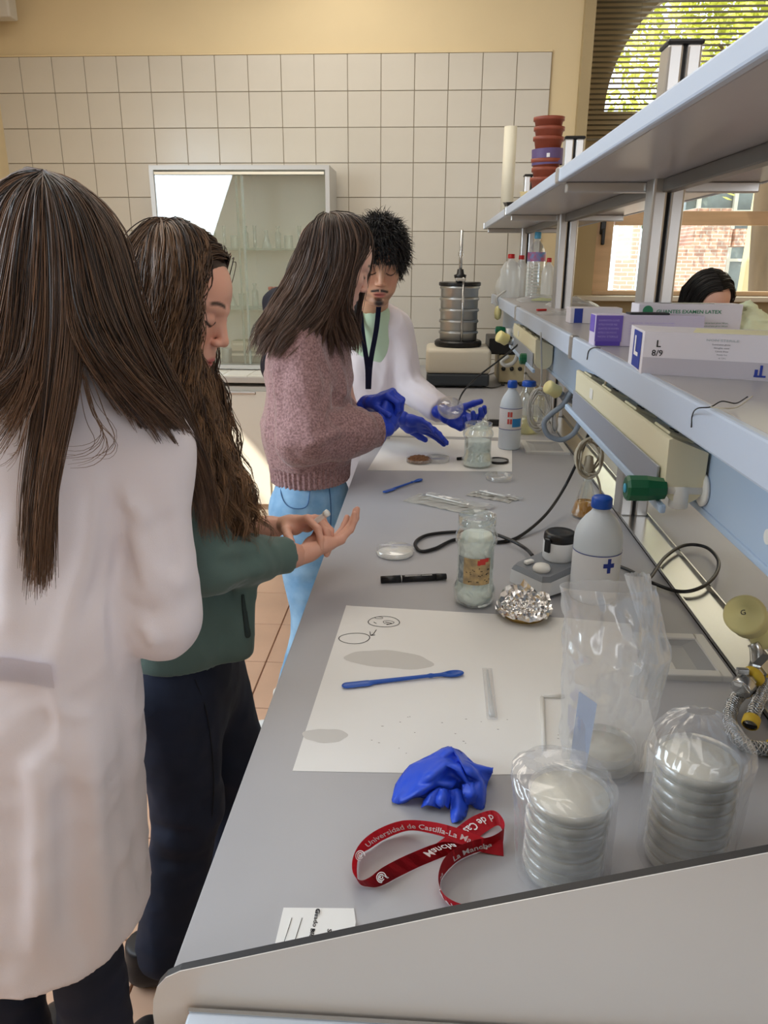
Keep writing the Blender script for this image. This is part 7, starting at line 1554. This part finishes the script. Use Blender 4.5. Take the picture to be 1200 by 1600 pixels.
t = at_thing('pipe_fitting', 'chrome screw fitting with hose clamp above the curled braided hose', 'fitting', W(1172, 1062, 1.04)); ax = Vector((.6, .5, .25)); obj('nut', lathe(nb(), [(.010, -.03), (.015, -.028), (.015, -.008), (.011, -.006), (.011, .02), (.014, .022), (.014, .05), (0, .05)], (0, 0, 0), 6, ax), mSteel, t); obj('clamp', lathe(nb(), [(.0155, -.026), (.0165, -.024), (.0165, -.012), (.0155, -.010)], (0, 0, 0), 20, ax), mSteel, t, True); obj('clamp_screw', box((-.015, -.004, .016), (.018, .009, .010), .002), mSteel, t); obj('collar', lathe(nb(), [(.0125, .0), (.0165, .002), (.0165, .012), (.0125, .014)], (0, 0, 0), 20, ax), mat('ferrule_yellow'), t, True)
obj('riser', tube(nb(), [Vector((.028, .023, .012)), Vector((.045, .035, .0)), Vector((.050, .035, -(t.location.z-BZ)+.001))], .009, 10, 4), mSteel, t, True)

# ============================================================ ON THE SHELVES
SZ = 1.3602; UZ = 1.7572
def carton(name, label, x0, x1, y0, y1, h, m, z=SZ, rz=0.0):
    t = at_thing(name, label, 'box', ((x0+x1)/2, (y0+y1)/2, z), rz=rz); obj('carton', box((0, 0, h/2), (x1-x0, y1-y0, h), .0015, seg=1), m, t); return t, x1-x0, y1-y0, h
mCard = mat('carton_white', (222, 216, 222), .6); mCardV = mat('carton_lilac', (206, 196, 216), .6); mFlap = mat('carton_inside', (238, 230, 190), .7)
# front box
t, w_, d_, h_ = carton('glove_box', 'white glove box marked L 8/9, nearest on the lower shelf', .372, .612, 1.43, 1.545, .072, mCard, rz=radians(-33))
t.rotation_euler.z = math.atan2(1.284-1.433, .554-.368); t.location = (Vector((.368, 1.433, SZ))+Vector((.554-.368, 1.284-1.433, 0)).normalized()*.12+Vector((.149, .186, 0)).normalized()*.0575)
def face_write(t, s, x, z, size, m, fit=None, bold=0.0, y=None, nm='lettering'):
    bm = nb(); write(bm, s, (x, -(d_/2)-.0004 if y is None else y, z), (1, 0, 0), (0, 0, 1), size, bold, .0002, fit); obj(nm, bm, m, t)
bpy.data.objects.remove([c_ for c_ in t.children][0])
p0_ = B(1001, 584, SZ); pr0_ = B(1200, 596, SZ); p1_ = B(981, 568, SZ); dd_ = (pr0_-p0_).normalized(); t.rotation_euler.z = math.atan2(dd_.y, dd_.x); pe_ = Vector((-dd_.y, dd_.x, 0)); t.location = p0_+dd_*.12+pe_*.0575
ql_ = ((p1_-p0_).dot(dd_)-.12, (p1_-p0_).dot(pe_)-.0575); obj('carton', prism(nb(), [(-.12, -.0575), (.12, -.0575), (.12, .0575), ql_], 0, h_), mCard, t)
obj('band', box((0, -d_/2-.0004, .015), (w_-.002, .0006, .028)), mat('band_grey', (190, 184, 192), .6), t)
face_write(t, 'L', -.100, .047, .016, mInk, bold=.02); face_write(t, '8/9', -.106, .032, .0145, mInk, bold=.01)
face_write(t, 'PROTURNO', -.112, .0055, .0052, mInk, bold=.03, fit=.030); face_write(t, 'is a trademark property of DELTALAB, S.L.U.', -.080, .0058, .0042, mInk, fit=.105)
face_write(t, 'NON STERILE', -.022, .060, .0055, mat('ink_pale', (176, 186, 190), .6), fit=.050)
for k, s in enumerate(('Examination gloves', 'Single use', 'Latex free', 'Powder free', 'ref. 1234 L')): face_write(t, s, -.012+.003*k, .054-.0055*k, .0036, mat('ink_grey', (120, 118, 124), .6), fit=.028-.004*k)
face_write(t, 'delt', .076, .008, .018, mat('ink_greyblue', (92, 98, 116), .6), fit=.034, bold=.0)
obj('emblem', (lambda b: (bx(b, (.060, -d_/2-.001, .012), (.005, .0008, .012)), bx(b, (.067, -d_/2-.001, .0155), (.004, .0008, .019)), bx(b, (.066, -d_/2-.001, .0072), (.018, .0008, .003)), b)[-1])(nb()), mInkB, t)
a_ = Vector((-.12, -.0575, 0)); b_ = Vector((ql_[0], ql_[1], 0)); u_ = (b_-a_); n_ = Vector((u_.y, -u_.x, 0)).normalized(); n_ = -n_ if n_.x > 0 else n_; bm = nb()
vs = [bm.verts.new(a_+u_*f+Vector((0, 0, z_))+n_*.0006) for f, z_ in ((.15, .004), (.72, .004), (.72, .068), (.15, .068))]; bm.faces.new(vs); obj('end_label', bm, mInkB, t)
bm = nb(); write(bm, 'L', a_+u_*.62+Vector((0, 0, .026))+n_*.0010, -u_, (0, 0, 1), .046, .03, 0.0004, fit=u_.length*.32); obj('lettering', bm, mInkW, t)
obj('top_band', box((.035, 0, h_+.0004), (w_*.66, d_*.80, .0006)), mFlap, t)
# violet box
t, w_, d_, h_ = carton('glove_box', 'white and violet glove box in the middle of the lower shelf row', .377, .620, 1.810, 1.872, .070, mCardV)
t.rotation_euler.z = radians(-1)
obj('violet_panel', box((-.090, -d_/2-.0004, .040), (.060, .0006, .058)), mInkV, t); obj('violet_end', box((-w_/2-.0004, 0, .050), (.0006, d_*.9, .038)), mInkV, t); obj('violet_strip', box((-.090, -d_/2-.0005, .0065), (.056, .0008, .010)), mat('violet_deep', (88, 64, 168), .6), t)
for k, s in enumerate(('EXAMINATION GLOVES', 'NITRILE POWDER FREE', 'GUANTES DE EXAMEN', 'NITRILO SIN POLVO', 'NON STERILE')): face_write(t, s, -.114, .056-.009*k, .0060, mat('ink_lilac', (176, 160, 220), .6), fit=.046-.004*(k % 2), y=-d_/2-.0010)
for k in range(5): face_write(t, 'single use only - keep dry and away from sunlight', -.045, .052-.006*k, .0035, mat('ink_lilac'), fit=.100)
# latex box with a glove pulled out
t, w_, d_, h_ = carton('glove_box', 'white and green latex glove box behind the violet one, a pale glove pulled out', .488, .728, 1.882, 1.950, .092, mCard)
face_write(t, 'GUANTES EXAMEN LATEX', -.078, .071, .0110, mInkG, fit=.150, bold=.02)
obj('emblem', lathe(nb(), [(0, 0), (.012, 0)], (-.098, -d_/2-.001, .076), 24, (0, -1, 0), cap1=False), mInkG, t)
for k in range(3): face_write(t, 'powdered latex gloves 100 pcs', .03, .048-.007*k, .004, mInkG, fit=.06)
obj('slot', box((.0, 0, h_+.0003), (w_*.5, .03, .0008)), mBlack, t)
F = Field((-.06, -.07, -.06), (.11, .07, .08), .0035); 
for (a, b, ra, rb, sd, fl) in (((0, 0, 0), (.03, 0, .035), .020, .026, (0, 1, 0), .5), ((.03, 0, .035), (.07, -.01, .01), .026, .024, (.3, 1, 0), .5), ((.03, -.03, .03), (.045, -.045, -.035), .022, .024, (0, 1, .3), .45), ((.05, -.03, .02), (.08, -.04, -.03), .018, .018, (0, 1, .2), .45), ((-.01, -.02, .02), (.02, -.04, .0), .016, .02, (0, 1, 0), .5)): F.flat(a, b, ra, rb, sd, fl, .012)
F.disp(fold(7, 5, 90, .007)); V, Q = F.mesh(); gl_ = at_thing('latex_glove', 'pale yellow-green latex glove spilling out of the green lettered box', 'glove', W(1143, 512, 1.93)); link('glove', np_mesh('glove', V, Q), mat('latex_pale', (222, 226, 188), .5, sss=.1), gl_)
t, w_, d_, h_ = carton('small_carton', 'small white carton with dark blue label behind the violet glove box', .44, .60, 2.50, 2.58, .048, mCard); obj('label', box((-.055, -d_/2-.0004, .024), (.026, .0006, .044)), mInkB, t)
t, w_, d_, h_ = carton('black_card', 'flat black card lying on top of the violet glove box', .455, .545, 1.822, 1.866, .004, mat('carton_black', (40, 40, 44), .6), z=SZ+.0703)
# bottles at the far end of the lower shelf
def shelf_bottle(label, x, y, r, h, capm, bodym, group=None, wrap=None, ribs=0):
    t = bottle('bottle', label, (x, y, SZ), r, h, capm, bodym, group, neck=.30, cap_r=r*.36)
    if wrap: obj('label', lathe(nb(), [(r*1.01, h*wrap[0]), (r*1.01, h*wrap[1])], n=32, cap0=False, cap1=False), wrap[2], t, True)
    for k in range(ribs): obj('rib', lathe(nb(), [(r*1.0, h*(.06+k*.05)-.003), (r*1.03, h*(.06+k*.05)), (r*1.0, h*(.06+k*.05)+.003)], n=28, cap0=False, cap1=False), mGlass, t, True)
    return t
mPET = thin_clear('pet_plastic', (.93, .96, .98), .14, .10, .06, .5)
shelf_bottle('tall clear water bottle with blue label and blue cap on the lower shelf', W(836, 440, 4.3).x, 4.30, .048, .335, mat('cap_light_blue', (90, 170, 210), .4), mPET, wrap=(.56, .70, mat('water_label', (90, 160, 215), .5, rgb2=(200, 90, 120), vscale=28)), ribs=9)
mMilk = thin_clear('milky_film', (.95, .96, .96), .08, .45, .2, .3)
shelf_bottle('cloudy bottle with red cap, leftmost on the lower shelf', W(797, 440, 4.35).x, 4.35, .052, .225, mCapR, mMilk); shelf_bottle('cloudy bottle with red cap, just left of the tall water bottle', W(813, 440, 4.50).x, 4.50, .045, .220, mCapR, mMilk); shelf_bottle('slim bottle with red cap, right of the tall water bottle', W(856, 440, 4.15).x, 4.15, .034, .205, mCapR, mMilk)
t = at_thing('wash_bottle', 'translucent round bulb flask leaning at the far end of the lower shelf', 'flask', (W(776, 440, 4.62).x+.03, 4.62, SZ)); obj('bulb', lathe(nb(), [(.02, 0), (.035, .02), (.038, .05), (.026, .085), (.012, .11), (.012, .15), (0, .151)], n=24), mMilk, t, True)
# limp plastic bags on the lower shelf
def limp(label, x, y, lx, ly, h, seed, m_, rz=0.0):
    t = at_thing('plastic_bag', label, 'bag', (x, y, SZ), rz=rz); R = np.random.RandomState(seed); nx, ny = 44, 24; u, v = np.meshgrid(np.linspace(-1, 1, nx), np.linspace(-1, 1, ny), indexing='ij'); e = np.clip(1-u**4, 0, 1)*np.clip(1-v**4, 0, 1); d = 0
    for k in range(8): a, b, c = R.uniform(-7, 7), R.uniform(-7, 7), R.uniform(0, 6); d = d+np.abs(np.sin(u*a+v*b+c+np.sin(u*3+c)))
    z = e*(h*.5+h*.9*(1-d/8)); V = np.stack([u*lx/2+.006*np.sin(v*9), v*ly/2+.006*np.sin(u*11), z+.0008], -1).reshape(-1, 3); q = (np.arange(nx-1)[:, None]*ny+np.arange(ny-1)[None]).reshape(-1)
    link('film', np_mesh('film', V, np.stack([q, q+ny, q+ny+1, q+1], 1)), m_, t); return t
limp('limp clear bag of yellow-green gloves lying on the lower shelf', .60, 3.95, .34, .30, .030, 3, mFilm2); g2_ = at_thing('glove_bundle', 'flat yellow-green glove bundle inside the limp clear bag', 'gloves', (.58, 3.93, SZ+.0012)); F = Field((-.11, -.07, 0), (.11, .07, .03), .005); F.ell((0, 0, .006), (.09, .05, .010), k=.004); F.disp(fold(4, 4, 60, .004)); F.plane((0, 0, .001), (0, 0, -1)); V, Q = F.mesh(); link('gloves', np_mesh('gloves', V, Q), mat('latex_yellow', (210, 216, 120), .5), g2_)
limp('limp clear bag lying behind the first on the lower shelf', .62, 3.50, .20, .30, .035, 6, mFilm2); limp('flat clear bag nearest the shelf clip', .50, 2.95, .20, .16, .010, 9, mFilm2)
t = at_thing('red_clip', 'small red clip lying on the lower shelf behind the front edge', 'clip', (.44, 3.15, SZ)); obj('clip', box((0, 0, .004), (.045, .012, .008), .003, rz=.5), mCapR, t)
t = at_thing('twist_wire', 'dark twisted wire tied round the front edge of the lower shelf, near the camera', 'wire', WX(1080, 645, .365)); o3 = Vector(t.location)
obj('wire', tube(nb(), [p-o3 for p in (WX(1080, 668, .3655), WX(1082, 648, .3655), B(1090, 638, 1.364), B(1110, 636, 1.366), B(1128, 627, 1.372), B(1150, 630, 1.368), B(1168, 620, 1.385))], .0009, 5, 6), mCable, t, True); obj('wire_end', tube(nb(), [p-o3 for p in (B(1110, 636, 1.366), B(1130, 638, 1.368), B(1152, 636, 1.37), B(1176, 619, 1.388))], .0009, 5, 6), mCableB, t, True)
t = at_thing('twist_wire', 'thin wire hooked over the lower shelf edge beside the violet glove box', 'wire', WX(918, 552, .365)); o3 = Vector(t.location); obj('wire', tube(nb(), [p-o3 for p in (WX(917, 562, .3655), WX(920, 548, .3655), B(928, 543, 1.364), B(938, 544, 1.366))], .0012, 5, 6), mCable, t, True)
# upper shelf: flower pots, tube, trays, cup
RR = random.Random(3); px_, py_ = .372, 2.78; z = UZ
mPot = mat('pot_terracotta', (140, 68, 48), .5, var=.08, vscale=20)
for k in range(7):
    lab_ = ['brown plastic pot at the bottom of the upper-shelf stack', 'brown plastic pot second from the bottom of the stack', 'ribbed brown pot third from the bottom of the stack', 'brown pot in the violet paper band, middle of the stack', 'brown pot just above the violet-banded one', 'brown pot second from the top of the stack', 'brown plastic pot at the top of the stack'][k]
    t = at_thing('plant_pot', lab_, 'pot', (px_+RR.uniform(-.003, .003), py_+RR.uniform(-.003, .003), z), 'pots stacked on the upper shelf'); t.rotation_euler = (RR.uniform(-.04, .04), RR.uniform(-.05, .05), 0)
    bm = lathe(nb(), [(.036, 0), (.038, .002), (.0455, .040), (.050, .041), (.0505, .052), (.047, .052), (.044, .042)], n=28, cap1=False); obj('pot', bm, mPot, t, True)
    if k == 3: obj('band', lathe(nb(), [(.0500, .004), (.0512, .052)], n=28, cap0=False, cap1=False), mat('band_violet', (98, 78, 120), .6), t, True); obj('band_mark', curved_patch(.0515, -1.75, -1.55, .024, .036, 3), mInkW, t)
    z += .0290 if k not in (3,) else .036
t = at_thing('roll_tube', 'tall white roll standing on end on the upper shelf by the wall', 'roll', (.380, 4.25, UZ)); obj('roll', lathe(nb(), [(.012, 0), (.032, 0), (.032, .43), (.012, .43)], n=28), mat('roll_cream', (226, 220, 200), .7), t, True); obj('core', lathe(nb(), [(.012, .002), (.012, .432)], n=16, cap0=False, cap1=False), mat('core_brown', (160, 130, 96), .8), t, True)
for k, l in enumerate(('lower black tray of the pair on the upper shelf', 'upper black tray of the pair, tilted, on the upper shelf')):
    t = at_thing('black_tray', l, 'tray', (.375, 3.83, UZ+k*.028)); t.rotation_euler = (0, radians(-5*k), radians(6*k)); obj('tray', lathe(nb(), [(.03, .0), (.048, .002), (.058, .022), (.062, .022), (.060, .024), (.054, .023), (.044, .005), (0, .005)], n=4), mBlack, t); t.rotation_euler.z += radians(45)
t = at_thing('paper_cup', 'cream cup with torn film rim between the trays and the pots', 'cup', (.40, 3.45, UZ)); obj('cup', lathe(nb(), [(.028, 0), (.030, .002), (.040, .062), (.042, .063), (.038, .060)], n=24, cap1=False), mat('cup_cream', (236, 214, 160), .6), t, True); obj('content', disc(.034, .04, .046), mat('cup_yellow', (226, 186, 96), .7), t)

# ============================================================ INSIDE THE DISPLAY CABINET
def glassware(kind, label, x, y, z, s=1.0, grp=None, m_=None, cap=None):
    t = at_thing(kind, label, 'glassware', (x, y, z), grp)
    PR = {'test_bottle': [(.016, 0), (.018, .003), (.018, .085), (.008, .100), (.008, .118), (.012, .120), (.012, .128), (.007, .128)], 'glass_cylinder': [(.020, 0), (.020, .004), (.010, .006), (.010, .125), (.013, .128), (.009, .126)], 'conical_flask': [(.028, 0), (.030, .003), (.010, .075), (.010, .10), (.013, .102), (.009, .10)], 'glass_beaker': [(.024, 0), (.026, .002), (.026, .07), (.028, .073), (.025, .07)], 'test_tube': [(.003, 0), (.007, .004), (.007, .095), (.009, .097), (.006, .096)]}[kind]
    obj('glass', lathe(nb(), [(r*s, zz*s) for r, zz in PR], n=16, cap1=False), m_ or mGW, t, True)
    if cap: obj('cap', lathe(nb(), [(.009*s, .090*s), (.0095*s, .105*s), (0, .106*s)], n=12), cap, t, True)
    return t
mGW = thin_clear('cabinet_glassware', (.90, .95, .92), .16, .16, .04, .6)
NTH = ['first', 'second', 'third', 'fourth', 'fifth', 'sixth', 'seventh', 'eighth', 'ninth', 'tenth', 'eleventh', 'twelfth']
R = random.Random(5); S1 = .91+.706; kinds = ['test_bottle', 'conical_flask', 'test_bottle', 'glass_cylinder', 'glass_beaker', 'test_bottle', 'glass_cylinder', 'conical_flask', 'test_bottle', 'glass_beaker', 'glass_cylinder', 'test_bottle']
for k, kd in enumerate(kinds): glassware(kd, 'clear %s, %s from the left on the upper shelf of the glass cabinet' % (kd.replace('_', ' '), NTH[k]), -1.46+k*.066, 4.83+R.uniform(-.02, .03), S1, 1.0, kd.replace('_', ' ')+'s on the upper cabinet shelf')
S2 = .91+.361
for k in range(6): kd = ['conical_flask', 'glass_beaker', 'test_bottle'][k % 3]; glassware(kd, 'clear %s, %s from the left on the lower shelf of the glass cabinet' % (kd.replace('_', ' '), NTH[k]), -1.46+k*.075, 4.84, S2, 1.1, kd.replace('_', ' ')+'s on the lower cabinet shelf')
for k in range(12): glassware('test_tube', 'red-capped test tube in the glass cabinet, %s from the left in the %s row' % (NTH[k % 6], 'front' if k < 6 else 'back'), -.985+(k % 6)*.030, 4.81+.04*(k//6), S2, 1.15, 'red-capped test tubes in the display cabinet', thin_clear('tube_red', (.92, .70, .66), .1, .25), mat('cap_pink', (206, 110, 100), .5))
for i, (x, y, w_, d_, h_, l, c) in enumerate(((-1.13, 4.86, .26, .14, .07, 'lowest grey carton on the floor of the display cabinet', (168, 166, 152)), (-1.13, 4.86, .22, .14, .06, 'upper pale carton on the floor of the display cabinet', (206, 200, 180)))):
    t = at_thing('carton', l, 'box', (x, y, .935+i*.071)); obj('box', box((0, 0, h_/2), (w_, d_, h_), .002), mat('carton_%d' % i, c, .7), t); obj('flap', box((0, -d_/2-.001, h_*.7), (w_*.9, .001, h_*.2)), mat('carton_flap', (226, 222, 206), .7), t)
glassware('glass_beaker', 'glass beaker with white band on the floor of the display cabinet', -1.27, 4.79, .935, 1.2, None, thin_clear('beaker_milky', (.92, .94, .92), .12, .35))
t = at_thing('candle_stub', 'thin white rod standing on the worktop inside the cabinet front', 'rod', (-1.0, 4.76, .935)); obj('rod', lathe(nb(), [(.006, 0), (.006, .07), (.003, .075), (0, .075)], n=12), mWhite, t, True)
t = at_thing('soil_dish', 'low dish of brown crumbs at the right of the cabinet floor', 'dish', (-.83, 4.82, .935)); obj('dish', lathe(nb(), [(.03, 0), (.05, .004), (.056, .022), (.053, .022), (.046, .006), (0, .006)], n=24), mWhite, t, True); F = Field((-.05, -.05, 0), (.05, .05, .05), .004); F.ell((0, 0, .012), (.044, .044, .022), k=.003); F.disp(fold(5, 2, 120, .006)); F.plane((0, 0, .007), (0, 0, -1)); V, Q = F.mesh(); o = link('crumbs', np_mesh('crumbs', V, Q), mat('soil_brown'), t); o['kind'] = 'stuff'
